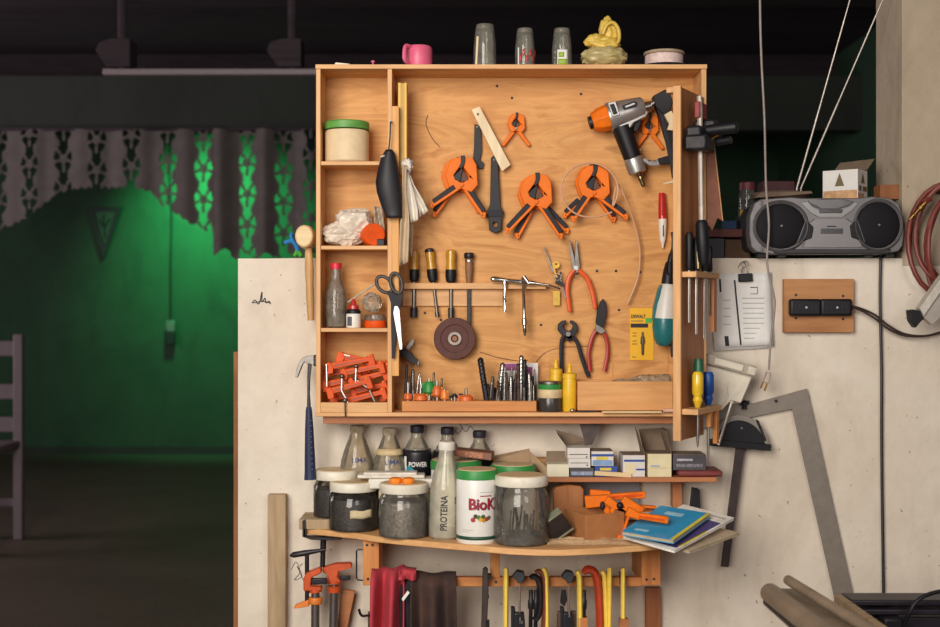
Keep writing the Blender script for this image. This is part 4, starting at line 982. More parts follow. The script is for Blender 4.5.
# wooden trough with plastic bag
a = led('wooden_trough', 'plain wooden trough box standing on the cabinet ledge near the door', 'box', 625, .012); k = a.k
hw, hh = 47.5*k, 29*k
tw = wood('trough_wood', '#d29458', '#dfa465', '#c6884c', 'X')
z0 = .0035
for nm, c, d in (('front_board', (0,0,z0+hh/2), (2*hw,.01,hh)),('end_board', (-hw+.005,.05,z0+hh/2), (.01,.09,hh)),('end_board', (hw-.005,.05,z0+hh/2), (.01,.09,hh)),('rear_board', (0,.092,z0+hh/2), (2*hw,.008,hh)),('bottom_board', (0,.046,z0+.004), (2*hw-.02,.08,.008))):
    mb = MB(); mb.box(c, d); mb.build(nm, tw, a.o, smooth=0, bev=.001)
b = A('plastic_bag', 'crinkled clear plastic bag bulging out of the wooden trough', 'bag', 650, 383, YC+.05)
b.o.location.z = zl+z0+hh-.008
mb = MB(); mb.sph((0,0,.006), (.060,.036,.024), 70, 40, seed=3, facets=36); mb.sph((-.05,0,.003), (.05,.03,.014), 60, 30, seed=5, facets=24); mb.build('bag_film', glassy('bag_clear2', '#efe4d2', .15, .4, '#d4bfa2'), b.o, smooth=22)
a = led('wood_offcut', 'thin flat wooden offcut under the trough on the cabinet ledge', 'offcut', 632, .0)
mb = MB(); mb.box((-.002,-.010,.0017), (59*a.k,.018,.0034)); mb.build('offcut', w_palex, a.o)
a = led('paper_roll', 'small pinkish roll lying on the ledge at the end of the trough', 'roll', 668, -.012)
mb = MB(); mb.cyl((-.011,0,.005), (.012,-.002,.005), .0048, .004, 12); mb.build('roll', pm('pinkish', '#e0b39a', .6), a.o)
a = led('stud', 'small white and steel cap lying at the foot of the yellow squeeze bottle', 'cap', 572.5, -.002)
mb = MB(); mb.sph((0,0,.0045), (.0065,.0055,.0045), 14, 8); mb.build('cap', steel, a.o)
a = led('black_cable', 'short black strip lying on the ledge under the trough edge', 'strip', 586, -.004)
mb = MB(); mb.tube([(-.02,0,.002), (.0,-.001,.002), (.025,.002,.002)], .0016, 6); mb.build('strip', ink, a.o)

# ------------------------------------------------------------------ tools on the door racks
def dth(name, label, cat, x, t, z, group=None):
    o = bpy.data.objects.new(name, None); COL.objects.link(o); o.location = dworld(x, t, z); o.rotation_euler = (0, 0, ang); tag(o, label, cat, group); return o
X_ = lambda frac: DL*frac       # 0 hinge .. 1 free edge
# clamp-like heavy hammer head with a pale shaft
zH = P(0, 137, yfree).z
o = dth('bar_clamp', 'black quick-grip clamp with a pale bar and dark handle hanging on the cabinet door', 'clamp', X_(.66), .026, zH)
mb = MB(); mb.box((-.005,0,.0), (.10,.035,.05)); mb.box((-.03,.01,.026), (.06,.05,.034)); mb.box((.03,.006,-.012), (.04,.05,.035)); mb.build('head', dblack, o, bev=.006)
mb = MB(); mb.rev((-.0,.015,.018), (-.006,.082,.022), [(0,.011),(.3,.0125),(.9,.0135),(.96,.013),(1,.010)], 20); mb.build('crank_handle', black, o)
mb = MB(); mb.rev((-.03,.03,-.004), (-.025,.062,-.002), [(0,.009),(1,.008)], 14); mb.build('knob', dblack, o)
mb = MB(); mb.tube([(.02,.006,.09), (.012,.008,-.18)], .006, 8); mb.build('bar', pm('pale_bar', '#b9ada0', .35, .4), o)
mb = MB(); mb.box((.005,.004,.06), (.05,.012,.035)); mb.build('stop', pm('dull_red', '#8a2c2c', .5), o, bev=.002)
mb = MB(); mb.tube([(.035,.024,-.012), (-.03,.03,.01)], .003, 8); mb.build('rod', brass, o)
mb = MB(); mb.rev((.012,.008,-.175), (.006,.012,-.272), [(0,.009),(.08,.0135),(.5,.0145),(.9,.0125),(1,.009)], 18); mb.build('handle', black, o)
a = A('card_sheath', 'reddish brown leather sheath hanging at the hinge side of the cabinet door', 'sheath', 712, 180, -.142)
pr(a, 'sheath', [a.poly([(706.5,120),(711,122),(714,150),(718,185),(722,221),(717.5,218),(712,231),(708.5,225),(707,228)])], -.003, .002, pm('sheath_brown', '#8a5640', .65, var=.15), bev=.0008)
mb = MB(); a.tube(mb, [(711.5,122),(714.5,150),(718.5,185),(722.5,221)], .8, dy=-.001); mb.build('sheath_edge', pm('raw_edge', '#c99a6a', .7), a.o)
mb = MB(); mb.cyl(a.p(709,124,.02), a.p(709,124,-.006), .002, seg=8); mb.build('hanging_nail', steeld, a.o)
# chisels in the upper rack
def rack_chisel(x, t, hl, r, bl, m, label, strip=None, bm=None):
    o = dth('chisel', label, 'chisel', x, t, zr1, 'tools in the upper door rack')
    mb = MB(); mb.rev((0,0,.003), (0,0,hl), [(0,r*.7),(.08,r),(.5,r*.85),(.9,r),(1,r*.6)], 14); mb.build('handle', m, o)
    if strip:
        mb = MB(); mb.box((r*.55,r*.6,hl*.5), (r*.5,r*.5,hl*.8)); mb.build('handle_stripe', strip, o)
    mb = MB(); mb.box((0,0,-bl/2+.006), (.010,.003,bl)); mb.build('blade', bm or steel, o, bev=.0006)
rack_chisel(X_(.84), .013, .085, .0085, .115, black, 'black handled chisel in the door rack closest to the door edge')
rack_chisel(X_(.68), .020, .075, .0085, .14, black, 'chisel with a yellow striped black handle in the upper door rack', pm('stripe', '#d8c07a', .5))
rack_chisel(X_(.42), .024, .09, .008, .15, rubber, 'dark handled long chisel in the middle of the upper door rack')
rack_chisel(X_(.2), .024, .06, .007, .10, dblack, 'short dark chisel in the upper door rack close to the hinge', None, steeld)
# screwdrivers in the lower rack
def rack_driver(x, t, hl, r, bl, m, label, br=.003):
    o = dth('screwdriver', label, 'screwdriver', x, t, zr2, 'tools in the lower door rack')
    mb = MB(); mb.rev((0,0,.001), (0,0,hl), [(0,r*.45),(.08,r*.6),(.2,r*.9),(.3,r*.7),(.4,r),(.9,r),(1,r*.7)], 12); mb.build('handle', m, o)
    mb = MB(); mb.rev((0,0,.003), (0,0,-bl), [(0,br),(.85,br),(1,br*.4)], 10); mb.build('blade', steel, o)
rack_driver(X_(.70), .024, .078, .0125, .085, pm('yellow_handle', '#dcb52a', .25, coat=.4), 'screwdriver with a clear yellow handle in the lower door rack')
rack_driver(X_(.26), .024, .075, .013, .12, blue, 'screwdriver with a dark blue handle in the lower door rack')
rack_driver(X_(.48), .014, .105, .011, .07, pm('dark_green', '#1f5a3c', .4), 'screwdriver with a dark green handle behind the yellow one in the door rack')
# ================================================================== against the white wall, beside the cabinet
# mallet
a = A('mallet', 'wooden mallet hung head up between the cabinet side and the half wall', 'mallet', 309, 238, YC+.06)
mb = MB(); mb.cyl(a.p(313,246), a.p(318,246), .003, seg=8); mb.build('hanging_nail', steeld, a.o)
mb = MB(); k = a.k; c = a.p(306,237)
mb.rev(c+Vector((0,-.038,0)), c+Vector((0,.045,0)), [(0,8.2*k),(.05,9.2*k),(.5,10*k),(.95,9.2*k),(1,8.2*k)], 28, squash=1.0)
for i, v in enumerate(mb.v): mb.v[i] = (v[0]*.98+c.x*.02, v[1], (v[2]-c.z)*1.2+c.z)
mb.build('head', w_palex, a.o, bev=.002)
mb = MB(); a.rev(mb, (308.5,248), (311,320.5), [(0,3.4),(.1,3.9),(.3,4.6),(.5,3.9),(.7,4.2),(1,3.4)], -.0, 16); mb.build('handle', wood('mallet_handle', '#c89a64', '#d8ac74', '#a87a4a', 'Z'), a.o)
# blue and green plastic toy
a = A('plastic_clip', 'small blue and green plastic clip on the half wall beside the mallet', 'clip', 293, 257, .04); a.o.location.z = zt; a.py = 313.5-(zt-H)/a.k
cy = pm('cyan_plastic', '#2a7ec0', .4)
mb = MB(); mb.tube(spline([a.p(298,254), a.p(296,246), a.p(291,241), a.p(284,243)], 5), .005, 8); mb.tube(spline([a.p(296,246), a.p(291,237), a.p(292,233)], 4), .004, 8); mb.build('blue_arm', cy, a.o)
mb = MB(); mb.tube(spline([a.p(294,256), a.p(298,252), a.p(301,256), a.p(296,250)], 5), .005, 8); mb.build('green_arm', pm('bright_green', '#4aa82c', .4), a.o)
# claw hammer
a = A('claw_hammer', 'claw hammer with a dark blue grip hung on the wall below the mallet', 'hammer', 308, 418, YC+.03)
pr(a, 'head', [a.poly([(316,355.5),(316,365.5),(310,363.5),(307.5,364),(305,361.5),(302.5,365),(300,372),(297.5,377.5),(296,377),(297,369),(299.5,362),(303,357.5),(309,355.5)])], -.011, .011, steeld, bev=.003)
mb = MB(); mb.box(a.p(316.5,360.5), (.012,.026,.026)); mb.build('striking_face', dblack, a.o, bev=.003)
pr(a, 'neck', [a.poly([(308,362),(312,363),(310.2,378),(309.8,394),(311,410),(307,410),(307.4,394),(307.4,378)])], -.005, .005, dblack, bev=.0015)
mb = MB(); a.rev(mb, (308.8,407), (310.3,479.5), [(0,2.7),(.05,3.2),(.3,4.3),(.7,5.3),(.9,5.6),(1,6.2)], 0, 18); mb.build('grip', navy, a.o)
mb = MB()
for i in range(10): mb.sph(a.p(311.5+i*.16, 420+i*5.4, -.0105-.0002*i), .0012, 6, 4)
mb.build('grip_dots', pm('dots', '#8a90a8', .6), a.o)
# weathered batten leaning on the wall
a = A('wood_batten', 'weathered wooden batten standing upright against the half wall', 'batten', 278, 560, -.02)
mb = MB(); z0 = -a.o.location.z; zt1 = (a.py-494)*a.k
mb.box(((277.5-278)*a.k, 0, (z0+zt1)/2), (18*a.k, .03, zt1-z0)); mb.build('batten', w_old, a.o, bev=.002)
# clipboard of papers
a = A('paper_pad', 'stack of printed white forms hung on the wall by a binder clip', 'papers', 742, 312, -.012)
for i, (dx, dz, rot) in enumerate([(2.5,-1,.03),(-2,1.5,-.03),(1.2,.6,.045),(-.8,0,-.012),(0,0,.0)]):
    mb = MB()
    q = [(711.5+dx,275+dz),(770+dx,273+dz),(772+dx,347+dz-i*.6),(717+dx,350+dz-i*.6)]
    def f(u, v, q=q, i=i):
        x = (q[0][0]*(1-u)+q[1][0]*u)*(1-v)+(q[3][0]*(1-u)+q[2][0]*u)*v; y = (q[0][1]*(1-u)+q[1][1]*u)*(1-v)+(q[3][1]*(1-u)+q[2][1]*u)*v
        return a.p(x, y, .008-.0022*i-.004*v*v*(1+.4*math.sin(u*4+i)))
    mb.sheet(8, 10, f); mb.build('sheet', paper, a.o, solid=.0005, smooth=60)
mb = MB(); yy = -.0042
def fbq(x0, y0, x1, y1, sk=0):
    mb.sheet(1, 4, lambda u, v: a.p(x0+(x1-x0)*u+sk*v, y0+(y1-y0)*v, f(.5, max(0, min(1, (y0+(y1-y0)*v-273)/76)))[1]-.0014))
fbq(733.5,280,735.2,345,6)
fbq(718.8,279,720.6,292,.6); fbq(750,287,757,287.8); fbq(757,287,757.6,294); fbq(750,293.6,757,294.2)
fbq(724,336,728,346,.8)
for i in range(9): fbq(742+i*.2, 298+i*5, 764, 298.4+i*5)
for i in range(4): fbq(723, 300+i*8, 730, 300.4+i*8)
mb.build('printing', ink, a.o, smooth=0)
a2 = A('binder_clip', 'black binder clip gripping the top of the printed forms', 'clip', 745, 275, -.02)
pr(a2, 'jaw', [a2.poly([(738.5,274),(752,273),(752.6,281.5),(738.8,282)])], -.005, .010, black, bev=.002)
mb = MB(); mb.tube(spline([a2.p(x, y, .002) for x, y in [(742,274),(743,267),(741,264),(745.5,260.5),(749,264),(747,267),(748,274)]], 4), .0009, 6); mb.build('wire_handle', steeld, a2.o)
mb = MB(); mb.cyl(a2.p(745.5,262,.018), a2.p(745.5,262,-.003), .0014, seg=8); mb.build('nail', steeld, a2.o)
# socket board
a = A('socket_board', 'square brown board with two black power sockets screwed to the wall', 'socket board', 818, 305, -.012)
mb = MB(); fb(mb, a, 783.5, 279, 853, 332.5, -.008, .012); mb.build('board', wood('socket_wood', '#b47a4a', '#bf8654', '#a56c3e', 'X'), a.o, bev=.001)
for x in (803, 833.5):
    mb = MB(); fb(mb, a, x-16, 299, x+15.5, 316, -.030, -.008); s = mb.build('socket', black, a.o, bev=.006, seg=3)
    for dx in (-8.5, 7.5):
        for ddx, w, h in ((-2, .9, 4.5), (2, .9, 4.5)):
            mb = MB(); fb(mb, a, x+dx+ddx-w/2, 305, x+dx+ddx+w/2, 309.5, -.0308, -.029); mb.build('slot', ink, s)
    mb = MB(); mb.cyl(a.p(x,307.5,-.0312), a.p(x,307.5,-.028), 1.2*a.k, seg=10); mb.build('screw', steel, s)
for x, y in ((795,295),(842,296),(795,318),(842,319)):
    mb = MB(); mb.cyl(a.p(x,y,-.0092), a.p(x,y,-.005), 1.3*a.k, seg=10); mb.build('screw_head', ink, a.o)
a = A('socket_cable', 'brown twin cable sagging from the black sockets along the wall', 'cable', 890, 325, -.025)
cb = pm('cable_brown', '#3a2a24', .5)
for off in ((0,0),(2,3)):
    mb = MB(); a.tube(mb, [(851,306+off[1]*.3,-.004),(862,309+off[1]*.6),(875,315+off[1]*1.2),(889,326+off[1]*1.1),(905,334+off[1]*.5),(925,336),(945,331),(965,325)], 1.15, smooth_n=5, dy=0); mb.build('conductor', cb, a.o)
a = A('power_cable', 'long black cable running straight down the wall from the boombox', 'cable', 881, 400, -.01)
mb = MB(); a.tube(mb, [(879.5,257,.04),(880,257,.0),(880.5,262),(880,300),(881.5,370),(881.5,430),(882,490),(883,560),(884,640),(884,700)], 1.5, smooth_n=6); mb.build('cord', pm('cord_black', '#221e22', .5), a.o)
# grey power cord with plug
a = A('mains_lead', 'pale grey cord hanging from the ceiling to a two-pin plug beside the forms', 'cord', 767, 300, -.075)
gc = pm('cord_grey', '#8c7f78', .5)
mb = MB(); a.tube(mb, [(757,-420),(759,-150),(760,0),(761.5,60),(764.5,120),(766,185),(769,225),(767,258),(769,275),(774,296),(774.5,310),(770.5,345),(769,370)], 1.15, smooth_n=6); mb.build('cord', gc, a.o)
pk = pm('plug_pinkish', '#b3a093', .5)
pr(a, 'plug', [a.poly([(767,371),(771,373),(768.5,384),(763,382)])], -.008, .008, pk, bev=.003)
for (x0,y0,x1,y1) in ((763.5,382,760.8,388),(767,384,765,391)):
    mb = MB(); mb.box(a.p((x0+x1)/2,(y0+y1)/2), (.003,.007,.017), Matrix.Rotation(.35, 4, 'Y')); mb.build('prong', brass, a.o)
# red air hose and bracket
a = A('air_hose', 'coil of reddish brown air hose hanging on the column with a brass fitting', 'hose', 935, 235, -.035)
hm_ = pm('hose_red', '#74332a', .45, var=.15)
mb = MB(); nlo = 5
for i in range(nlo):
    pts = []
    for j in range(26):
        t = 2*PI*j/26; cx, cy, rx, ry = ((944,238,36,55),(947,232,31,50),(952,244,26,58),(956,236,34,46),(946,240,24,44))[i]
        pts.append((cx+rx*math.cos(t)-5*math.sin(t), cy+ry*math.sin(t), -.008*i+.012*math.sin(t*2+i*1.3)))
    a.tube(mb, pts, 2.5, closed=True, seg=10)
mb.build('hose', hm_, a.o)
mb = MB(); a.tube(mb, [(926,200,-.03),(921,202,-.036),(917,204.5,-.04)], 2.8); mb.build('hose_end', hm_, a.o)
mb = MB(); a.rev(mb, (919,204), (903.5,221), [(0,2.6),(.25,2.6),(.27,3.6),(.4,3.6),(.42,2.2),(.7,2.4),(.72,1.6),(1,1.2)], -.04, 12); mb.build('fitting', brass, a.o)
mb = MB(); mb.cyl(a.p(944,190,.034), a.p(944,190,-.05), .008); mb.build('hook', dblack, a.o)
a = A('metal_bracket', 'white painted metal channel with a black rubber end slanting across the hose', 'bracket', 932, 305, -.11)
ch = pm('channel_grey', '#a8a096', .5, .2, var=.1)
pr(a, 'channel_body', [a.poly([(960,255),(920,315.5),(930.5,325),(972,285)])], -.012, .012, ch, bev=.001)  # plain body of the channel; no wall fixing is modelled
pr(a, 'flange', [a.poly([(958,250),(917,308),(921,316),(961,258)])], -.02, .012, pm('channel_light', '#c4bcb0', .5), bev=.001)
pr(a, 'rubber_end', [a.poly([(907.5,310),(912,309.5),(920,311),(923,318),(918,323),(914,328),(909,321)])], -.012, .014, black, bev=.003)
# white sheet metal box tilted + lower rod
a = A('metal_cover', 'dented white sheet metal cover hanging askew beside the cabinet door', 'cover', 728, 380, -.075)
wc = pm('cover_white', '#d8cfbd', .5, var=.06, dirt='#9a8c78')
pr(a, 'face', [a.poly([(705,361),(753,374),(740.5,403),(731,400),(722,410),(704,395)])], -.002, .002, wc, bev=.001)
pr(a, 'rim', [a.poly([(706,353.5),(755,366),(752,376),(704,363)])], -.018, .002, pm('rim_grey', '#a39a8c', .5), bev=.001)
pr(a, 'rim_strip', [a.poly([(714,357.5),(742,364.8),(740.5,371),(712.5,363.6)])], -.021, -.01, wc, bev=.0006)
pr(a, 'rim_strip', [a.poly([(747,365.8),(754.5,367.8),(752.5,375),(745.5,373)])], -.021, -.01, wc, bev=.0006)
pr(a, 'flap', [a.poly([(704,382),(716,379),(727,386),(728,397),(722,405),(704,408)])], -.006, -.002, wc, bev=.001)
# protractor mitre gauge
a = A('mitre_gauge', 'black semicircular mitre gauge with a long flat bar hung on the wall', 'gauge', 741, 440, -.03)
arc = [(741+28.5*math.cos(t), 445-30*math.sin(t)) for t in [i*PI/20 for i in range(21)]]
arc = [(x, y+(x-741)*.12) for x, y in arc]
inn = [(741+24*math.cos(t), 445-24.5*math.sin(t)) for t in [i*PI/20 for i in range(21)]]; inn = [(x, y+(x-741)*.12) for x, y in inn]
pr(a, 'plate', [a.poly(inn)], -.004, .004, black, bev=.001)
pr(a, 'scale', [a.poly(arc+list(reversed(inn)))], -.003, .004, pm('scale_grey', '#8d857c', .5, .3, var=.3, scale=300), bev=.0006)
pr(a, 'fence', [a.poly([(708,438.5),(770,444),(769.5,450.5),(707,445)])], -.014, .006, black, bev=.001)
pr(a, 'pointer', [a.poly([(755,419),(758,420),(766,440),(764,441)])], -.007, -.002, dblack)
pr(a, 'guide_bar', [a.poly([(736,447),(744.5,447.5),(728.5,567),(721,566.5)])], -.002, .006, pm('bar_brown', '#3e3230', .55, .3, var=.2), bev=.0008)
mb = MB(); mb.cyl(a.p(741,428,.028), a.p(741,428,-.008), .003, seg=10); mb.build('hanging_nail', steeld, a.o)
a = A('steel_rod', 'thin pale rod slanting in front of the black mitre gauge', 'rod', 725, 420, -.07)
mb = MB(); a.tube(mb, [(731.5,403,.0),(718.5,445,.0)], 1.5); mb.build('rod', pm('rod_pale', '#bdb3a6', .35, .5), a.o)
mb = MB(); mb.sph(a.p(731.5,402), .005); mb.build('rod_head', wc, a.o)
a = A('wing_nut', 'small black wing nut bolt above the mitre gauge', 'bolt', 744, 404, -.02)
mb = MB(); a.rev(mb, (744.5,409), (744.5,400), [(0,3),(.3,2),(.5,3.4),(.8,2.8),(1,1.2)]); mb.tube([a.p(740,404), a.p(749,402)], .004, 6); mb.build('nut', dblack, a.o)
# big steel framing square
a = A('framing_square', 'large grey steel framing square hanging on the wall beyond the mitre gauge', 'square', 800, 430, -.012)
sq = pm('square_grey', '#8a8076', .5, .35, var=.1)
pr(a, 'square', [a.poly([(700,407),(754,403),(807,388.5),(855,604),(837,610),(792,409),(752,417),(700,430)])], -.0015, .0015, sq, bev=.0004, holes=[a.poly(circ(776,401,1.6,10))])
mb = MB(); mb.cyl(a.p(776,401,.010), a.p(776,401,-.004), 1.4*a.k, seg=8); mb.build('nail', ink, a.o)
# ------------------------------------------------------------------ boombox and what lies on the half wall
bs = silver; yb = -.035
a = A('boombox', 'silver portable stereo with two dark speakers on top of the half wall', 'stereo', 825, 257.5, yb); a.o.location.z = zt; a.py = 313.5-(zt-H)/a.k
k = a.k
out = [(750,247),(748.5,235),(749,216),(753,204),(760,199.5),(790,197.5),(800,198.5),(855,198.5),(870,197),(888,198.5),(897,204),(901.5,216),(902.5,232),(901,246),(897,251.5),(880,254.5),(770,254.5),(755,252)]
pr(a, 'body', [a.poly([(752,249),(750,235),(751,216),(757,203),(795,199),(860,199),(892,202),(897,216),(897,240),(894,250),(880,253),(768,253)])], .02, .20, pm('dark_case', '#2c2a2e', .5), bev=.008)
pr(a, 'front_shell', [a.poly(out)], -.012, .03, bs, bev=.008)
for cx, rx, ry, sgn in ((779.5,26.5,24.5,1),(876.5,23.5,25,-1)):
    cy_ = 226.5 if sgn > 0 else 225.5
    mb = MB(); o = a.p(cx, cy_)
    mb.rev(o+Vector((0,.0,0)), o+Vector((0,-.020,0)), [(0,rx*k*1.06),(.7,rx*k*1.06),(1,rx*k*.99),(.9,rx*k*.95)], 44, cap=False)
    for i, v in enumerate(mb.v): mb.v[i] = (v[0], v[1], o.z+(v[2]-o.z)*ry/rx)
    sp = mb.build('speaker_ring', pm('ring_silver', '#757374', .3, .45, var=.05), a.o)
    mb = MB(); mb.sph(o+Vector((0,-.008,0)), (rx*k*.97, .014, ry*k*.97), 36, 14); mb.build('speaker_grille', pm('grille', '#17151a', .75, var=.3, scale=500, spec=.25), sp)
    mb = MB(); mb.sph(o+Vector((0,-.0225,0)), (.003,.001,.003), 12, 6); mb.build('badge', silver, sp)
    mb = MB(); s = 1 if sgn > 0 else -1
    mb.prism(a.poly([(cx+s*rx*.93,cy_-6),(cx+s*rx*1.22,cy_+1),(cx+s*rx*1.15,cy_+12),(cx+s*rx*.62,cy_+17)]), -.0185, .0); mb.build('port', black, sp, bev=.002)
    mb = MB(); mb.tube([a.p(cx+s*rx*.95,cy_-7,-.0165), a.p(cx+s*rx*.60,cy_+17,-.0165)], .0012, 6); mb.build('trim_line', silver, sp)
dk = pm('lcd_dark', '#2a2a2e', .2)
pr(a, 'cd_door', [a.poly([(806,201),(822,199.4),(840,199.2),(852,202),(847,206),(838,209),(818,209),(811,206)])], -.016, -.005, pm('cd_grey', '#5f5d60', .25), bev=.002)
pr(a, 'cd_surround', [a.poly([(800,203),(806,201),(811,206.5),(818,209.5),(838,209.5),(848,206),(852,202),(858,203),(850,212),(842,217.5),(816,217.5),(808,213)])], -.0135, -.005, pm('silver_light', '#8a8887', .35, .35, var=.05), bev=.002)
pr(a, 'button_strip', [a.poly([(817,210),(841,210),(840,213.5),(818,213.5)])], -.016, -.005, dk, bev=.0008)
pr(a, 'cassette_panel', [a.poly([(812,219),(846,219),(853,224),(856,236),(862,248),(800,248),(806,236),(806,224)])], -.0145, -.005, pm('silver_mid', '#7c7978', .35, .35, var=.05), bev=.003)
pr(a, 'display', [a.poly([(819,229),(841,229),(841,234),(819,234)])], -.0165, -.01, dk, bev=.0006)
mb = MB(); c = a.p(830,226.8); mb.box((c.x, -.015, c.z), (9*k, .001, 1.2*k)); mb.build('badge', ink, a.o, smooth=0)
pr(a, 'lower_lip', [a.poly([(770,249.5),(890,249.5),(886,254),(774,254)])], -.016, .0, pm('dark_case', '#2c2a2e'), bev=.002)
for x in (762, 782, 869, 890):
    mb = MB(); fb(mb, a, x-4, 253.5, x+4, a.py, .0, .03); mb.build('foot', black, a.o)
# rabbit ears
a = A('antenna', 'pair of telescopic antenna rods rising behind the silver stereo', 'antenna', 800, 190, .215); a.o.location.z = zt
a.py = 313.5-(zt-H)/a.k
mb = MB(); mb.box((0,0,.045), (.09,.05,.09)); mb.build('base', pm('dark_case', '#2c2a2e'), a.o, bev=.006)
rodm = pm('rod_metal', '#9a9088', .4, .5)
for q0, q1 in (((797,188),(851,-4)),((801,188),(887,-10))):
    p0, p1 = P(*q0, .19)-a.o.location, P(*q1, .04 if q1[0] > 860 else .1)-a.o.location; p2 = p0+(p1-p0)*1.25; base = Vector((p0.x, -.02, .085))
    mb = MB(); mb.tube([base, p0, p0.lerp(p2,.35), p0.lerp(p2,.351), p0.lerp(p2,.7), p0.lerp(p2,.701), p2], [.0026,.0026,.0026,.0021,.0021,.0016,.0016], 8); mb.build('rod', rodm, a.o)
# cloth cap, box, small carton on the boombox
zbx = P(0, 199, yb+.09).z+.001
zb_top = zt+(a.py*0+0)+ (257.5-198.3)*kk(yb)+.0015
def onbox(name, label, cat, px, y, group=None, z=None):
    a = A(name, label, cat, px, 198, y, group); a.o.location.z = zb_top if z is None else z; a.py = 313.5-(a.o.location.z-H)/a.k; return a
a = onbox('cap', 'brown cloth cap lying flat on the silver stereo', 'cap', 780, .04)
k = a.k
mb = MB(); mb.sph((0,0,.010), (.068,.05,.013), 30, 12, .1, 20); mb.build('crown', pm('cap_brown', '#6e5a4c', .9, var=.12), a.o, smooth=60)
mb = MB(); mb.prism([(-.072,.0),(-.058,.012),(.0,.014),(.06,.016),(.064,.01),(.0,.004)], -.055, .0); mb.build('brim', pm('cap_brown', '#6e5a4c'), a.o, bev=.002)
a = onbox('carton', 'small white printed carton with an open flap on the silver stereo', 'box', 845, .05)
k = a.k
wb = pm('carton_white', '#d9d4cf', .6, var=.04)
Mr = Matrix.Rotation(math.radians(-36), 4, 'Z')
w, d, h = .085, .065, 29*k
mb = MB(); mb.box((0,0,h/2), (w,d,h), Mr); bx = mb.build('carton_body', wb, a.o, smooth=0, bev=.0006)
mb = MB(); mb.sheet(1,1,lambda u, v: Mr @ Vector((-w/2+w*u, d/2+.0+.05*v, h+.030*v+.004*u))); mb.sheet(1,1,lambda u, v: Mr @ Vector((w/2-(.05)*v*.3, -d/2+d*u, h+.012*v)) if False else Mr @ Vector((w/2+.004*v, d/2-.02*u*(1-v), h+.010*v))); mb.build('flap', w_grey, a.o, solid=.001, smooth=0)
mb = MB()
fr = lambda u, v, t=.0008: tuple(Mr @ Vector((-w/2+w*u, -d/2-t, h*v)))
sd = lambda u, v, t=.0008: tuple(Mr @ Vector((w/2+t, -d/2+d*u, h*v)))
def quad(F, u0, v0, u1, v1): mb.sheet(1, 1, lambda u, v: F(u0+(u1-u0)*u, v0+(v1-v0)*v))
mb.add([fr(.35,.45),fr(.62,.45),fr(.485,.9)], [(0,1,2)]); mb.build('print', pm('print_olive', '#6a5a34', .6), a.o, smooth=0); mb = MB(); mb.add([sd(.3,.55),sd(.7,.55),sd(.5,.9)], [(0,1,2)])
quad(sd, .1, .28, .35, .45); quad(sd, .5, .28, .9, .45); mb.build('print', pm('print_olive', '#6a5a34', .6), a.o, smooth=0)
mb = MB(); quad(fr, .02, .0, .98, .3); quad(sd, .02, .0, .6, .2); mb.build('print_band', pm('print_tan', '#c09468', .6, var=.3, scale=90), a.o, smooth=0)
a = onbox('small_carton', 'small orange-brown carton beside the column on the silver stereo', 'box', 886.5, .045)
mb = MB(); mb.box((0,0,7.2*a.k), (19*a.k,.05,14.4*a.k)); mb.build('carton_body', pm('carton_orange', '#8a5530', .7), a.o, bev=.0008)
# clutter at the stereo's dark end
def onwall(name, label, cat, px, y, group=None):
    a = A(name, label, cat, px, 257, y, group); a.o.location.z = zt; a.py = 313.5-(zt-H)/a.k; return a
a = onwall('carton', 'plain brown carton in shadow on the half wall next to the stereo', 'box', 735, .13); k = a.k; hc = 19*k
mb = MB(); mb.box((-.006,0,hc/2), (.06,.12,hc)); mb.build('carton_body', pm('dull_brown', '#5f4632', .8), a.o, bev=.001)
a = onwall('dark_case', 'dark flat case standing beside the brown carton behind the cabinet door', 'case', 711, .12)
mb = MB(); mb.box((-.01,0,10.0*k), (.06,.14,20*k)); mb.build('case_body', black, a.o, bev=.002)
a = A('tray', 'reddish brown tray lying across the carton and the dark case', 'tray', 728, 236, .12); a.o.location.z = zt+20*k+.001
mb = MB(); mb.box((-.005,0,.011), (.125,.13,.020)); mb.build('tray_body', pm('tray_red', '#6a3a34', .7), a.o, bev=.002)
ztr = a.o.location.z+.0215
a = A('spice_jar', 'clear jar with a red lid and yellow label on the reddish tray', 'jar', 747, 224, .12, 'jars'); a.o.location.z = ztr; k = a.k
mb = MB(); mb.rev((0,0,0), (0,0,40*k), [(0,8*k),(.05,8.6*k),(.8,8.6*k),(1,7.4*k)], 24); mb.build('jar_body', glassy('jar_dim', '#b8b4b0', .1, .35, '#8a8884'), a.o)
mb = MB(); mb.rev((0,0,40*k), (0,0,48*k), [(0,7.8*k),(.9,7.8*k),(1,7*k)], 20); mb.build('lid', pm('lid_maroon', '#6a2a30', .5), a.o)
mb = MB(); mb.sheet(8, 4, lambda u, v: (8.8*k*math.cos(-2.7+u*1.6), 8.8*k*math.sin(-2.7+u*1.6), (5+15*v)*k)); mb.build('label_sticker', pm('label_yellow', '#c9a02c', .6), a.o, solid=.0004)
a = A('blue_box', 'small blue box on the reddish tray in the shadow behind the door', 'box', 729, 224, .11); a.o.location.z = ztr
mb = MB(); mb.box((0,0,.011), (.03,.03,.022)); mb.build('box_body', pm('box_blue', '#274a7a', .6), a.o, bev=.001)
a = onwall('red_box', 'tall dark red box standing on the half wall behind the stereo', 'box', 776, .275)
mb = MB(); mb.box((0,0,40*a.k), (32*a.k,.06,80*a.k)); mb.build('box_body', pm('box_maroon', '#4a2428', .7), a.o, bev=.002)
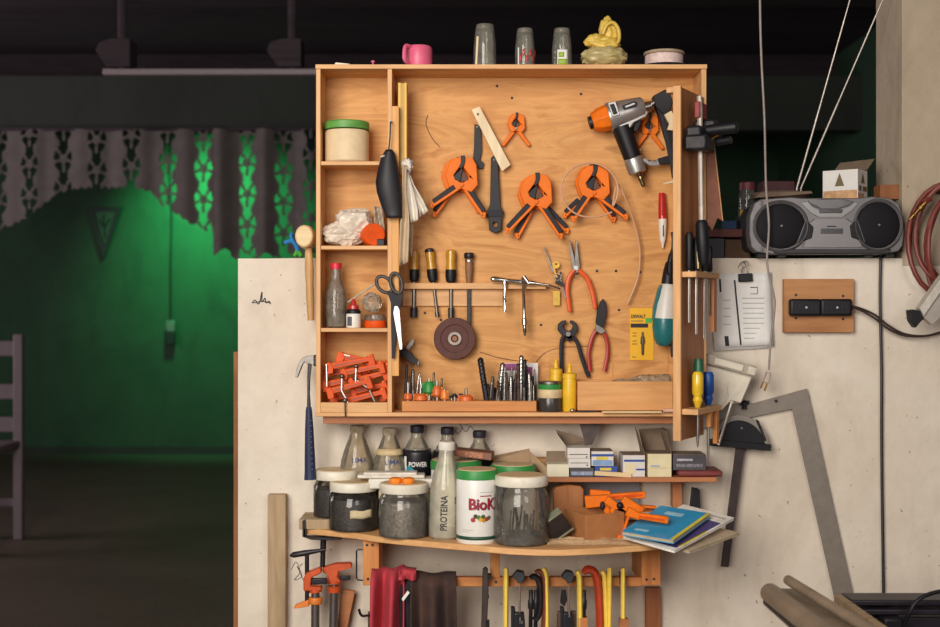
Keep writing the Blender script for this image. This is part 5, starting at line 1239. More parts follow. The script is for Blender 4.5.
# ================================================================== lower shelves under the cabinet
ZS = H-.4855                     # top of the big shelf
a = A('wall_shelf', 'bow-fronted wooden shelf on two brackets under the tool cabinet', 'shelf', 500, 548, -.2); a.o.location = (0, -.0, ZS)
so = a.o
frontpx = [(303,528.5),(318,529.5),(354,533),(377,536.5),(410,540),(457,544),(510,548.5),(540,549.8),(560,550),(600,548.3),(640,545.5),(665,543),(690,540.5),(712,538)]
fp = []
for x, y in frontpx:
    yy = ybot(y, ZS); fp.append(((x-470)*kk(yy), yy))
out = fp+[(fp[-1][0]+.02, -.001), (fp[0][0]-.005, -.001)]
Mrot = Matrix.Rotation(-PI/2, 4, 'X')      # x,y(depth as z)-> lay flat
mb = MB(); n = len(out)
mb.v = [(x, y, 0) for x, y in out]+[(x, y, -.013) for x, y in out]
mb.f = [tuple(range(n)), tuple(range(2*n-1, n-1, -1))]+[(i, n+i, n+(i+1) % n, (i+1) % n) for i in range(n)]
mb.build('shelf_board', w_edge, so, smooth=30, bev=.0015)
def lo(px, py, y): v = P(px, py, y); return v-Vector(so.location)
def sbox(name, x0, y0, x1, y1, ya, yb_, m):
    p, q = lo(x0, y0, ya), lo(x1, y1, ya); mb = MB(); mb.box(((p.x+q.x)/2, (ya+yb_)/2, (p.z+q.z)/2), (abs(q.x-p.x), abs(yb_-ya), abs(q.z-p.z))); return mb.build(name, m, so, smooth=0, bev=.0012)
YK = -.175
zsb = lambda: 313.5-(ZS-.0131-H)/kk(YK)
for x0, x1 in ((363,379),(641.5,660.5)):
    b = sbox('bracket', x0, zsb(), x1, 585.5, YK, -.001, w_org)
    for dx, py in ((4,545),(9.5,545),(5,579)) if x0 < 400 else ((5,547),(12.5,547),(5,579.5),(12.5,579)):
        mb = MB(); c = lo(x0+dx, py, YK); mb.cyl(c+Vector((0,.004,0)), c+Vector((0,-.0012,0)), .003, seg=10); mb.build('screw', ink, b)
sbox('rail', 379, 577.5, 641.5, 586.5, YK+.002, YK+.022, w_orgx)
sbox('strut', 490.5, zsb(), 500, 577.5, YK+.004, YK+.022, w_org)
sbox('wall_strip', 646, 588, 661, 700, -.022, -.001, w_redz)
c = lo(496, 582, YK+.002); mb = MB(); mb.cyl(c+Vector((0,.004,0)), c+Vector((0,-.0012,0)), .003, seg=10); mb.build('screw', ink, so)
sbox('rear_batten', 560, 480, 640, 520, -.02, -.001, pm('bluish_board', '#8e8a8c', .7, var=.1))
# upper short shelf
ZU = H-163.8*S*.96; yu = -.122
a = A('short_shelf', 'short narrow wooden shelf under the cabinet that carries small boxes', 'shelf', 630, 478, yu)
mb = MB(); x0, x1 = a.p(543,0).x, a.p(717,0).x; zz = ZU-a.o.location.z
mb.box(((x0+x1)/2, .06, zz-.0055), (x1-x0, .121, .011)); mb.build('shelf_board', w_red, a.o, smooth=0, bev=.0015)
mb = MB(); c = a.p(683,0); mb.box((c.x, .1, zz-.011-.035), (.02, .04, .07)); mb.build('bracket', w_redz, a.o, smooth=0)
# raised board at the big shelf's end
def sh(name, label, cat, px, yc, group=None, z=None):
    a = A(name, label, cat, px, 540, yc, group); a.o.location.z = ZS if z is None else z; a.py = 313.5-(a.o.location.z-H)/a.k; return a
zbk = P(0, 519.5, -.12).z
a = sh('wood_block', 'flat weathered wooden block raised at the end of the bow-fronted shelf', 'block', 326, -.066)
mb = MB(); hb_ = zbk-ZS; mb.box((0,0,hb_/2), (48*a.k,.11,hb_)); mb.build('block', w_old, a.o, bev=.0012)
# ---- jars
jarg = glassy('jar_glass', '#f4f1ea', .05, .04, '#b8b2a6')
lidw = pm('jar_lid', '#e3dccb', .45, var=.05, dirt='#b59a74', dirtamt=.4); lidt = pm('jar_lid_top', '#d2b98f', .5, var=.08)
jarg2 = glassy('jar_glass_dusty', '#f8f6f0', .05, .11, '#c8c2b6')
def jar(px, ycen, r, h, label, fill, fillm, z=None, lidh=9, glass=None, neck=.95):
    a = sh('jar', label, 'jar', px, ycen, 'jars', z); k = a.k; R = r*k; Hh = h*k
    mb = MB(); mb.rev((0,0,0), (0,0,Hh), [(0,R*.9),(.03,R*.98),(.08,R),(.5,R),(.82,R*.995),(.9,R*.93),(.94,R*neck*.93),(1,R*neck*.93)], 40); mb.build('jar_body', glass or jarg, a.o)
    mb = MB(); mb.rev((0,0,.002), (0,0,Hh*fill), [(0,R*.9),(.05,R*.95),(.96,R*.955),(1,R*.93)], 32); mb.build('contents', fillm, a.o)
    mb = MB(); mb.rev((0,0,Hh), (0,0,Hh+lidh*k), [(0,R*neck*1.0),(.08,R*neck*1.02),(.85,R*neck*1.02),(1,R*neck*.98)], 40); ld = mb.build('lid', lidw, a.o)
    mb = MB(); mb.rev((0,0,Hh+lidh*k-.001), (0,0,Hh+lidh*k+.0012), [(0,R*neck*.95),(1,R*neck*.92)], 36); mb.build('lid_top', lidt, ld)
    a.R, a.Hh, a.lidz = R, Hh, Hh+lidh*k+.0012
    return a
grit = pm('dark_screws', '#3d3a3e', .55, .35, var=.6, scale=190, bmp=.8)
grit2 = pm('mixed_screws', '#6b655f', .5, .45, var=.6, scale=150, bmp=.8)
y1 = -.066
jar(336.5, y1, 23, 37, 'clear jar of dark screws on the raised block at the shelf end', .75, grit, z=zbk+.0005)
yj2 = ybot(530.5, ZS)+23.5*kk(-.1)
j = jar(353.5, yj2-.035, 24.5, 39, 'clear jar of dark screws with a strip of masking tape on its front', .8, grit)
mb = MB(); mb.sheet(10, 3, lambda u, v: (j.R*1.012*math.cos(-1.62+u*.95), j.R*1.012*math.sin(-1.62+u*.95), j.Hh*(.36+.2*v)+.004*math.sin(u*9)*.3)); mb.build('tape_label', pm('masking_tape', '#cbb994', .7), j.o, solid=.0005)
yj3 = ybot(540, ZS)+25*kk(-.2)
j3 = jar(404, yj3, 25.5, 44, 'clear jar of grey screws with two orange caps lying on its lid', .8, grit2, glass=jarg2)
for i, dx in enumerate((-8, 4.5)):
    b = A('stopper', ('orange knob cap lying on the screw jar lid nearer the raised block', 'orange knob cap lying on the screw jar lid nearer the tall milk bottle')[i], 'cap', 404, 480, yj3, 'orange caps on the jar lid')
    b.o.location = j3.o.location+Vector((dx*j3.k, -.018, j3.lidz)); k = j3.k
    mb = MB(); mb.rev((0,0,0), (0,0,6*k), [(0,5.8*k),(.3,6.6*k),(.8,6.4*k),(1,4*k)], 12); mb.build('cap', pm('cap_orange', '#ef8420', .35, coat=.3), b.o, smooth=25)
b = A('metal_nut', 'small steel nut between the two orange caps on the jar lid', 'nut', 404, 480, yj3); b.o.location = j3.o.location+Vector((-1.6*j3.k, -.014, j3.lidz))
mb = MB(); mb.cyl((0,0,0), (0,0,.014), .004, .003, 10); mb.build('nut', steel, b.o)
yj5 = ybot(547.5, ZS)+26.5*kk(-.3)
j = jar(521.5, yj5, 27.5, 58, 'large clear jar of loose dark bits beside the white tub on the bowed shelf', .16, grit, lidh=10, glass=jarg2)
rj = random.Random(5)
mb = MB()
for i in range(16):
    t = rj.random()*2*PI; q = rj.random()**.5*j.R*.75; x, y = q*math.cos(t), q*math.sin(t)
    mb.tube([(x, y, .01), (x*1.1+rj.uniform(-.012,.012), y*1.1+rj.uniform(-.012,.012), j.Hh*rj.uniform(.3,.68))], .0022, 5)
mb.build('loose_bits', dblack, j.o)
# white food box between jars
a = sh('food_box', 'low white plastic food box stacked behind the jar with orange caps', 'box', 406, -.122); k = a.k
z0 = P(0, 489, -.15).z-ZS; z1_ = P(0, 479, -.15).z-ZS
mb = MB(); mb.box((0,0,z0/2), (.12,.052,z0)); mb.build('box_body', pm('box_beige', '#d2bd9a', .5), a.o, bev=.006)
mb = MB(); mb.box((0,0,(z0+z1_)/2), (.165,.058,z1_-z0)); mb.build('lid', white, a.o, bev=.003)
zl2 = ZS+z1_+.0005
a = A('flat_tray', 'thin white tray lid lying on the low white food box', 'lid', 396, 470, -.122); a.o.location.z = zl2
mb = MB(); mb.box((-.01,0,.004), (.15,.05,.008)); mb.box((-.012,0,.010), (.12,.04,.006)); mb.build('lid', pm('tray_pale', '#ddd4c6', .4), a.o, bev=.0025)
# flask shaped bottles
flask = glassy('flask_plastic', '#f1ebdf', .1, .2, '#d8cab2')
def flaskb(px, hpx, label, band):
    a = sh('bottle', label, 'bottle', px, -.043 if not band else -.056, 'cone-necked bottles'); k = a.k; Hh = hpx*k
    mb = MB(); mb.rev((0,0,0), (0,0,Hh), [(0,12*k),(.02,13*k),(.40,14*k),(.48,16.8*k),(.57,17.0*k),(.66,15.6*k),(.76,12.6*k),(.86,8.8*k),(.92,6.6*k),(.95,6.2*k)], 32); mb.build('bottle_body', flask, a.o)
    mb = MB(); mb.rev((0,0,Hh*.925), (0,0,Hh), [(0,6.8*k),(.1,7.2*k),(.9,7.2*k),(1,6.2*k)], 20); mb.build('cap', glassy('cap_clear', '#c8bca6', .2, .6, '#b8a88e'), a.o)
    if band:
        mb = MB(); mb.rev((0,0,Hh*.73), (0,0,Hh*.79), [(0,14.3*k),(1,12.0*k)], 28, cap=False); mb.build('neck_band', pm('band_tan', '#cdb68a', .6), a.o, solid=.0004)
    R = lambda z: (18.5 if z < .45 else 18.5-(z-.45)*19)*k
    mb = MB(); zc = Hh*.66
    def wrap(x, y, z):
        zz = zc+y; f = zz/Hh
        r = (17.2-max(0,f-.57)*28)*k+.0022+z
        t = -PI/2+.25+x/r; return (r*math.cos(t), r*math.sin(t), zz)
    mb.text('LIMA', 7*k, wrap, 1.05, bold=.0001); mb.build('lettering', pm('ink_blue', '#34406a', .6), a.o, smooth=0)
flaskb(357, 98.6, 'clear cone-necked bottle with blue lettering behind the tape-marked jar', False)
flaskb(389.5, 97, 'clear cone-necked bottle with a tan neck band behind the white food box', True)
# sports drink bottles
sportc = glassy('sport_plastic', '#efebe2', .1, .25, '#d0c6b4')
def sport(px, cappx, label, txt, full, yc=-.045):
    a = sh('bottle', label, 'bottle', px, yc, 'black labelled sports drink bottles'); k = a.k; Hh = (a.py-cappx)*k
    r = 14.2*k
    mb = MB(); mb.rev((0,0,0), (0,0,Hh*.93), [(0,r*.8),(.03,r*.97),(.3,r),(.7,r),(.78,r*.96),(.86,r*.76),(.94,r*.46),(.97,r*.42),(1,r*.42)], 30); mb.build('bottle_body', sportc, a.o)
    mb = MB(); mb.rev((0,0,Hh*.925), (0,0,Hh), [(0,r*.46),(.1,r*.48),(.85,r*.48),(1,r*.42)], 20); mb.build('cap', pm('cap_navy', '#26222e', .5), a.o)
    mb = MB(); mb.rev((0,0,Hh*.3), (0,0,Hh*.76), [(0,r*1.008),(.9,r*1.008),(1,r*.985)], 30, cap=False); lb = mb.build('label_band', pm('label_black', '#1d1b22', .4), a.o, solid=.0004)
    if txt:
        mb = MB(); zc = Hh*.615
        w = lambda x, y, z: ((r*1.03+z)*math.cos(-PI/2+.1+x/r), (r*1.03+z)*math.sin(-PI/2+.1+x/r), zc+y)
        mb.text(txt, 6.6*k, w, .82, bold=.0003)
        mb.build('lettering', paper, lb, smooth=0); mb = MB()
        for i in range(4): mb.sheet(2, 1, lambda u, v, i=i: w((-6+i*3.6+u*2)*k, (-12.5-v*2.4)*k, .0003))
        mb.build('print', paper, lb, smooth=0)
        mb = MB(); mb.sheet(8, 3, lambda u, v: w((-13+9*u)*k, (-3-6*v+2*math.sin(u*4))*k, .0002)); mb.sheet(6, 2, lambda u, v: w((-2+12*u)*k, (-17-6*v)*k, .0002)); mb.build('teal_print', pm('label_teal', '#2a8c98', .5), lb, smooth=60)
        mb = MB(); mb.sheet(4, 4, lambda u, v: w((-15.5+3.5*u)*k, (8-14*v)*k, .0002)); mb.build('white_print', paper, lb, smooth=60)
    else:
        mb = MB(); w = lambda x, y: ((r*1.03)*math.cos(-PI/2+x/r), (r*1.03)*math.sin(-PI/2+x/r), Hh*.66+y)
        mb.sheet(3, 3, lambda u, v: w((-9+3*u)*k, (4-6*v)*k)); mb.build('white_print', pm('pale_print', '#9a96a0', .5), lb, smooth=60)
    return a
sport(417, 425.2, 'sports drink bottle with a black label and white lettering behind the food box', 'POWER', True)
sport(447.5, 427, 'sports drink bottle with a dark cap hidden behind the tall milk bottle', None, False)
sport(479.5, 430.5, 'sports drink bottle with a black cap standing behind the chocolate box', None, False)
# tall milk shake bottle
pet2 = glassy('milk_plastic', '#faf7ee', .07, .36, '#efe7d0', uneven=.35)
ym = ybot(540.5, ZS)+14*kk(-.24)
a = sh('bottle', 'tall clear bottle with a white cap and vertical black lettering', 'bottle', 444, ym); a.o.rotation_euler = (0, .03, 0); k = a.k; Hh = 96.5*k
r = 15.4*k
mb = MB(); mb.rev((0,0,0), (0,0,Hh*.92), [(0,r*.85),(.03,r),(.12,r*1.02),(.55,r),(.7,r*.86),(.86,r*.6),(.95,r*.5),(1,r*.48)], 32); mb.build('bottle_body', pet2, a.o)
mb = MB(); mb.rev((0,0,Hh*.915), (0,0,Hh*1.0), [(0,r*.53),(.1,r*.55),(.9,r*.55),(1,r*.5)], 24); mb.build('cap', white, a.o)
mb = MB(); mb.rev((0,0,.001), (0,0,Hh*.1), [(0,r*.86),(1,r*.95)], 24); mb.build('residue', grit2, a.o)
mb = MB()
def wv(x, y, z, off=0., zc=Hh*.28): t = -PI/2+off+(-y)/r; return ((r*1.03+z)*math.cos(t), (r*1.03+z)*math.sin(t), zc+x)
mb.text('PROTEINA', 9.2*k, lambda x, y, z: wv(x, y, z, -.02), .80, bold=.0004)
mb.build('lettering', ink, a.o, smooth=0); mb = MB()
w2 = lambda x, y, z: ((r*1.03+z)*math.cos(-PI/2+.85+x/r), (r*1.03+z)*math.sin(-PI/2+.85+x/r), Hh*.41+y)
mb.text('54', 9*k, w2, .8); mb.build('lettering', ink, a.o, smooth=0)
mb = MB(); mb.sheet(4, 6, lambda u, v: ((r*1.02)*math.cos(-.75+u*.5), (r*1.02)*math.sin(-.75+u*.5), Hh*(.42+.28*v)) ); mb.build('yellow_print', pm('print_yellow', '#e0b83c', .5), a.o, solid=.0003)
# white supplement tubs with green lids
def tub(px, ycen, r, h, label, art, z=None):
    a = sh('tub', label, 'tub', px, ycen, 'white tubs with green lids', z); k = a.k; R = r*k; Hh = h*k
    mb = MB(); mb.rev((0,0,0), (0,0,Hh), [(0,R*.95),(.03,R),(.97,R),(1,R*.97)], 36); mb.build('tub_body', pm('tub_white', '#e6e3dc', .35, var=.03), a.o)
    mb = MB(); mb.rev((0,0,Hh), (0,0,Hh+9*k), [(0,R*1.0),(.05,R*1.02),(.85,R*1.02),(1,R*.99)], 36); ld = mb.build('lid', green, a.o)
    mb = MB(); mb.rev((0,0,Hh+8.5*k), (0,0,Hh+9.6*k), [(0,R*.95),(1,R*.93)], 32); mb.build('lid_top', lidt, ld)
    if art:
        w = lambda x, y, z=0., e=.0006: ((R+e+z)*math.cos(-PI/2+x/R), (R+e+z)*math.sin(-PI/2+x/R), y)
        mb = MB(); mb.rev((0,0,Hh*.065), (0,0,Hh*.12), [(0,R*1.006),(1,R*1.006)], 36, cap=False); mb.build('green_band', pm('band_green', '#1f4a38', .4), a.o, solid=.0003)
        mb = MB(); mb.text('BioK', 15.5*k, lambda x, y, z: w(x+5*k, Hh*.62+y, z), .92, bold=.0007); mb.build('lettering', pm('letter_red', '#a32338', .5), a.o, smooth=0)
        mb = MB(); mb.text('BioK', 15.5*k, lambda x, y, z: w(x+5.8*k, Hh*.613+y, z, .0001), .92, bold=.0010); mb.build('lettering_shadow', pm('letter_dark', '#3a2a34', .5), a.o, smooth=0)
        mb = MB(); mb.sheet(8, 1, lambda u, v: w((3+12*u)*k, Hh*(.745+.018*v))); mb.build('small_print', pm('letter_red', '#a32338'), a.o, smooth=0)
        mb = MB()
        for x0, w_, y_ in ((10,14,.81),(10,14,.57),(-10,12,.22),(-12,8,.19)): mb.sheet(6, 1, lambda u, v, x0=x0, w_=w_, y_=y_: w((x0-w_/2+w_*u)*k, Hh*(y_+.006*v)))
        mb.build('fine_print', pm('grey_print2', '#8a8a8a', .5), a.o)
        cols = ['#b02a2c', '#3a3326', '#5a7a2c', '#d8a83c', '#3f5f28', '#c08a30', '#a83030', '#6a5a2c']
        fr_ = [(-4,-1,2.4),(-1.5,2.5,2.2),(1.5,1.5,2.2),(3.2,-.5,2.2),(6,2,2.2),(6.5,-1.4,2.2),(9.4,-.4,2.2),(12,.8,2.2)]
        for (fx, fy, fr0), cc in zip(fr_, cols):
            mb = MB(); n = 14; c0 = len(mb.v)
            mb.v = [w(fx*k, Hh*.40+fy*k, 0, .0009)]+[w((fx+fr0*math.cos(2*PI*i/n))*k, Hh*.40+(fy+fr0*math.sin(2*PI*i/n))*k, 0, .0007) for i in range(n)]
            mb.f = [(0, 1+i, 1+(i+1) % n) for i in range(n)]; mb.build('fruit_print', pm('fruit'+cc, cc, .5), a.o)
    return a
yt = ybot(544.5, ZS)+20*kk(-.28)
T1 = tub(477, yt, 20.7, 63, 'white tub with a green lid and red lettering at the front of the shelf', True)
T2 = tub(513, -.13, 22.5, 57, 'white tub with a tilted green lid behind the large clear jar', False)
T3 = tub(456, -.135, 25, 62, 'white tub with a green lid standing behind the tall milk bottle', False)
zT3 = T3.o.location.z+(62+9.6)*T3.k
# chocolate box on the tub
a = A('snack_box', 'flat brown printed snack box lying on the tub behind the milk bottle', 'box', 477, 446, -.135); a.o.location = (T3.o.location.x+.042, -.135, zT3+.0005)
Mt = Matrix.Rotation(.10, 4, 'Y') @ Matrix.Rotation(-.12, 4, 'Z')
mb = MB(); mb.box((.0,0,.0115), (.082,.06,.016), Mt); mb.build('box_body', pm('snack_brown', '#7a4a34', .5, var=.1), a.o, bev=.0008)
mb = MB(); mb.box(tuple(Mt @ Vector((-.008,-.0305,.0))+Vector((0,0,.0115))), (.058,.001,.011), Mt); mb.build('print', pm('snack_print', '#a86a48', .5, var=.7, scale=220), a.o)
# kraft box flap behind the large jar
a = sh('open_carton', 'opened kraft carton with a raised flap behind the green lidded tub', 'box', 518, -.036); k = a.k
zq = lambda py: (a.py-py)*k
mb = MB(); mb.box((0, .006, zq(458)/2), (56*k,.048,zq(458))); mb.build('carton_body', w_kraft, a.o, smooth=0)
cc = pm('carton_tan', '#a08466', .8, var=.08)
mb = MB(); mb.sheet(1, 1, lambda u, v: a.p(494+35*u, 458-(4+7*u)*v+2*u*(1-v), -.035-.02*(1-v)+.0*u)); mb.prism(a.poly([(495,456),(529,449),(531,461),(496,466)]), -.05, -.048); mb.build('flap', cc, a.o, solid=.001, smooth=0)
mb = MB(); mb.add([a.p(529,449,-.06), a.p(548,466,-.075), a.p(546,473,-.075), a.p(530,461,-.06)], [(0,1,2,3)]); mb.build('side_flap', cc, a.o, solid=.0015, smooth=0)
# ---- things on the short shelf
def us(name, label, cat, px, yc, group=None, z=None):
    a = A(name, label, cat, px, 470, yc, group); a.o.location.z = ZU+.0003 if z is None else z; a.py = 313.5-(a.o.location.z-H)/a.k; return a
def carton(label, px0, px1, hpx, yfront, depth, m, name='carton', z=None, rz=0., faces=(), topm=None, group='small cartons on the short shelf'):
    a = us(name, label, 'box', (px0+px1)/2, yfront+depth/2, group, z); kf = kk(yfront)
    a.o.location.x = ((px0+px1)/2-470)*kf
    w = (px1-px0)*kf; h = hpx*kf
    M = Matrix.Rotation(rz, 4, 'Z')
    mb = MB(); mb.box((0,0,h/2), (w,depth,h), M); mb.build('carton_body', m, a.o, smooth=0, bev=.0006)
    for (nm, u0, v0, u1, v1, mm) in faces:
        mb = MB(); c = M @ Vector(((u0+u1)/2*w-w/2, -depth/2-.0006, 0)); mb.box((c.x, c.y, (v0+v1)/2*h), ((u1-u0)*w, .0008, (v1-v0)*h), M); mb.build(nm, mm, a.o, smooth=0)
    if topm:
        mb = MB(); mb.box((0,0,h+.0004), (w*.98,depth*.98,.0008), M); mb.build('carton_top', topm, a.o, smooth=0)
    a.w, a.h, a.d, a.ztop = w, h, depth, a.o.location.z+h
    return a
pb = pm('print_blue', '#2a4a94', .5); pbl = pm('print_lightblue', '#7f9fc8', .5); py_ = pm('print_yellow2', '#d8c050', .5); cw = pm('carton_cream', '#ddd0a8', .6, var=.05); cwh = pm('carton_white2', '#d5cfc8', .6, var=.05); cgr = pm('carton_grey', '#4a454a', .6, var=.08)
a = carton('small cream carton with a grey flap standing beside the stack of white cartons', 547, 569, 12.5, -.115, .05, pm('carton_offwhite', '#d8d2b8', .6, var=.05))
mb = MB(); mb.add([Vector((-a.w*.48,a.d/2,a.h)), Vector((a.w*.42,a.d/2,a.h)), Vector((a.w*.40,a.d/2+.006,a.h+.024)), Vector((-a.w*.46,a.d/2+.006,a.h+.024))], [(0,1,2,3)]); mb.build('flap', w_grey, a.o, solid=.001, smooth=0)
b0 = carton('dark printed carton at the bottom of the white carton stack', 570, 594, 9, -.118, .06, cgr, faces=(('print', .05,.2,.95,.6,pm('print_pale', '#8f98b0', .5, var=.5, scale=300)),))
b1 = carton('white carton in the middle of the carton stack on the short shelf', 568.5, 590.5, 9.2, -.118, .06, cwh, z=b0.ztop+.0004, faces=(('print', .08,.5,.9,.56,ink),('print_mark', .82,.2,.88,.35,ink)))
b2 = carton('white carton on top of the stack with its lid thrown open', 567.5, 590, 10.5, -.118, .06, cwh, z=b1.ztop+.0004, faces=(('print', .08,.35,.9,.41,ink),('print_mark', .82,.08,.88,.2,ink)))
mb = MB(); h = b2.h; w = b2.w; d = b2.d
mb.add([Vector((-w/2,-d/2,h)), Vector((-w/2,d/2,h)), Vector((-w/2-.022,d/2,h+.036)), Vector((-w/2-.022,-d/2,h+.030))], [(0,1,2,3)])
mb.add([Vector((-w/2,d/2,h)), Vector((w/2,d/2,h)), Vector((w/2-.003,d/2-.012,h+.014)), Vector((-w/2-.020,d/2-.01,h+.036))], [(0,1,2,3)])
mb.build('flap', w_grey, b2.o, solid=.001, smooth=0)
mb = MB(); mb.add([Vector((w/2-.006,d/2-.01,h+.002)), Vector((w/2+.010,d/2-.01,h+.002)), Vector((w/2+.030,d/2-.02,h+.050)), Vector((w/2-.020,d/2-.02,h+.050))], [(0,1,2,3)]); mb.build('tall_flap', pm('flap_dark', '#564b48', .8), b2.o, solid=.001, smooth=0)
c0 = carton('bright blue printed carton under the pale blue one on the short shelf', 595, 617.5, 10.5, -.115, .07, pb, faces=(('print', .22,.6,.72,.85,py_),('print_wave', .05,.2,.95,.42,pbl)))
c1 = carton('pale blue carton with yellow print resting on the bright blue carton', 591.5, 613.5, 14.5, -.112, .07, cwh, z=c0.ztop+.0004, faces=(('blue_edge', .0,.66,1,.82,pb),('print', .22,.42,.75,.64,py_),('print_lower', .05,.05,.95,.4,pbl)), topm=w_grey)
c2 = carton('white carton with a blue stripe and an upright flap on the short shelf', 623, 645, 21.5, -.115, .08, cwh, faces=(('blue_stripe', .05,.7,.98,.8,pb),('print', .1,.15,.55,.62,cw),('blue_mark', .6,.3,.98,.38,pb)), topm=w_grey)
mb = MB(); h = c2.h; w = c2.w; d = c2.d; mb.add([Vector((w/2,-d/2,h)), Vector((w/2,d/2,h)), Vector((w/2-.012,d/2,h+.056)), Vector((w/2-.012,-d/2+.02,h+.046))], [(0,1,2,3)]); mb.build('flap', w_grey, c2.o, solid=.001, smooth=0)
c3 = carton('cream yellow carton with tall grey flaps beside the dark printed carton', 648, 671.5, 23, -.118, .08, cw, faces=(('print', .1,.45,.5,.5,pbl),('seam', .05,.38,.98,.40,pm('cream_dark', '#c0b080', .6))), topm=w_grey)
mb = MB(); h = c3.h; w = c3.w; d = c3.d
mb.add([Vector((-w/2,d/2,h)), Vector((w/2,d/2,h)), Vector((w/2-.004,d/2+.004,h+.052)), Vector((-w/2-.01,d/2+.004,h+.048))], [(0,1,2,3)])
mb.add([Vector((w/2,-d/2,h)), Vector((w/2,d/2,h)), Vector((w/2-.018,d/2-.02,h+.052)), Vector((w/2-.010,-d/2+.01,h+.05))], [(0,1,2,3)])
mb.build('flap', w_grey, c3.o, solid=.001, smooth=0)
rt = us('red_tin', 'flat red tin lying under the dark printed carton at the shelf end', 'tin', 697, -.072)
mb = MB(); mb.box((0,0,.007), (44*rt.k,.09,.014)); mb.build('tin_body', pm('tin_red', '#7a3634', .6), rt.o, bev=.005)
c4 = carton('dark grey printed carton lying on the red tin at the end of the short shelf', 673, 706, 15.5, -.112, .075, cgr, z=rt.o.location.z+.0145, faces=(('lettering_band', .12,.6,.6,.74,pm('print_white', '#b0aab0', .5, var=.5, scale=400)),('print', .1,.2,.9,.4,pm('print_grey', '#7a747a', .5, var=.6, scale=300))), topm=w_grey)
a = us('wood_offcut', 'pale wooden offcut lying in front of the blue cartons', 'offcut', 613, -.1175)
mb = MB(); mb.box((0,0,.005), (37*a.k,.006,.010), Matrix.Rotation(.06, 4, 'Y')); mb.build('offcut', w_palex, a.o, bev=.0008)
a.o.location.z += .0012
# ---- clutter at the big shelf's far half
def yfr(py): return ybot(py, ZS)
a = sh('open_carton', 'open brown cardboard box on the shelf in front of the orange clamps', 'box', 594, -.235); k = a.k
w, d, h = .092, .095, .060; M = Matrix.Rotation(math.radians(24), 4, 'Z'); t = .003
for nm, c, dd in (('front_side', (0,-d/2,h/2), (w,t,h)),('rear_side', (0,d/2,h/2), (w,t,h)),('end_side', (-w/2,0,h/2), (t,d,h)),('end_side', (w/2,0,h/2), (t,d,h)),('base', (0,0,t/2), (w,d,t))):
    c2_ = M @ Vector(c); mb = MB(); mb.box(c2_, dd, M); mb.build(nm, w_card, a.o, smooth=0, bev=.0005)
a = sh('kraft_block', 'upright rounded block of reddish wood behind the open brown box', 'block', 568, -.10); k = a.k
hh = (a.py-484)*k; ww = 30*k
pts = [(-ww/2,0),(ww/2,0),(ww/2,hh*.9),(ww*.42,hh*.97),(0,hh*1.0),(-ww*.42,hh*.95),(-ww/2,hh*.88)]
mb = MB(); mb.prism(pts, -.02, .02); mb.build('block', wood('block_red', '#a8683a', '#b87846', '#98592e', 'Z'), a.o, bev=.003)
a = sh('phone', 'dark scratched handset leaning against the open brown box', 'phone', 556, -.285); k = a.k
Mp = Matrix.Rotation(-.62, 4, 'Y') @ Matrix.Rotation(.5, 4, 'X')
mb = MB(); mb.box((0,0,.036), (.052,.018,.052), Mp); mb.build('case', pm('phone_black', '#2a272b', .3), a.o, bev=.003)
mb = MB(); mb.box(tuple(Vector((0,0,.036)) + Mp @ Vector((0,0,-.027))), (.053,.02,.005), Mp); mb.box(tuple(Vector((0,0,.036)) + Mp @ Vector((0,0,.027))), (.053,.02,.004), Mp); mb.build('edge_strip', pm('edge_greenish', '#7d8068', .4), a.o, bev=.001)
# sawdust heap
a = sh('sawdust', 'low heap of pale sawdust spilled on the shelf before the brown box', 'sawdust', 590, -.285); k = a.k
mb = MB()
def heap(u, v):
    x = (-44+110*u)*k; y = (-.035+.07*v); e = max(0, 1-((u-.35)/.65)**2)*max(0, math.sin(PI*v))
    return (x, y+.004*math.sin(u*14), .0006+e*.012*(.7+.5*noise.noise(Vector((u*7, v*6, 1)))))
mb.sheet(60, 20, heap); o = mb.build('heap', pm('sawdust', '#c9a57c', .95, var=.2, scale=220, bmp=.6), a.o, smooth=60)
a.o['kind'] = 'stuff'
# orange clamps heap on the shelf: spring clamps and bar clamps
def shelf_clamp(label, y, bars, ext=()):
    cx = sum(b[0]+b[2] for b in bars)/(2*len(bars)); cy = sum(b[1]+b[3] for b in bars)/(2*len(bars))
    a = A('bar_clamp', label, 'clamp', cx, cy, y, 'orange clamps heaped on the shelf')
    for i, (x0, y0, x1, y1, w0, w1) in enumerate(bars):
        pr(a, 'bar' if i == 0 else 'jaw', [a.bar((x0,y0), (x1,y1), w0, w1)], -.009+.002*(i % 2), .009+.002*(i % 2), orange, bev=.002)
    for (cx_, cy_, rx, ry, m) in ext:
        mb = MB(); mb.sph(a.p(cx_, cy_, -.009), (rx*a.k, .007, ry*a.k), 16, 10); mb.build('knob' if m is black else 'pad', m, a.o)
    return a
a = shelf_clamp('orange bar clamp lying level along the top rear of the clamp heap', -.17, [(592,498,645,494.5,5.5,6.5),(590,493,610,494,7,6)]); 
pr(a, 'label_strip', [a.bar((612,496.2),(642,494.3),2.2)], -.011, -.006, orange2, bev=.0004)
shelf_clamp('blocky orange clamp jaw with a dark pad at the heap end by the wood block', -.20, [(585,502,609,500,12,11),(603,498,608,514,8,6)], ((602,505,2.6,4.5,rubber),))
shelf_clamp('orange clamp with a round black knob in the middle of the heap', -.215, [(606,499,628,516,8,7),(622,500,642,512,10,9),(610,512,640,510,8,7)], ((619.5,505,3.4,3.8,black),))
a = shelf_clamp('short orange clamp end reaching out behind the blue notebook', -.18, [(640,508,656,509,6,6)])
pr(a, 'slot', [a.bar((645,508.3),(655,508.9),2.2)], -.011, -.006, brown, bev=.0004)
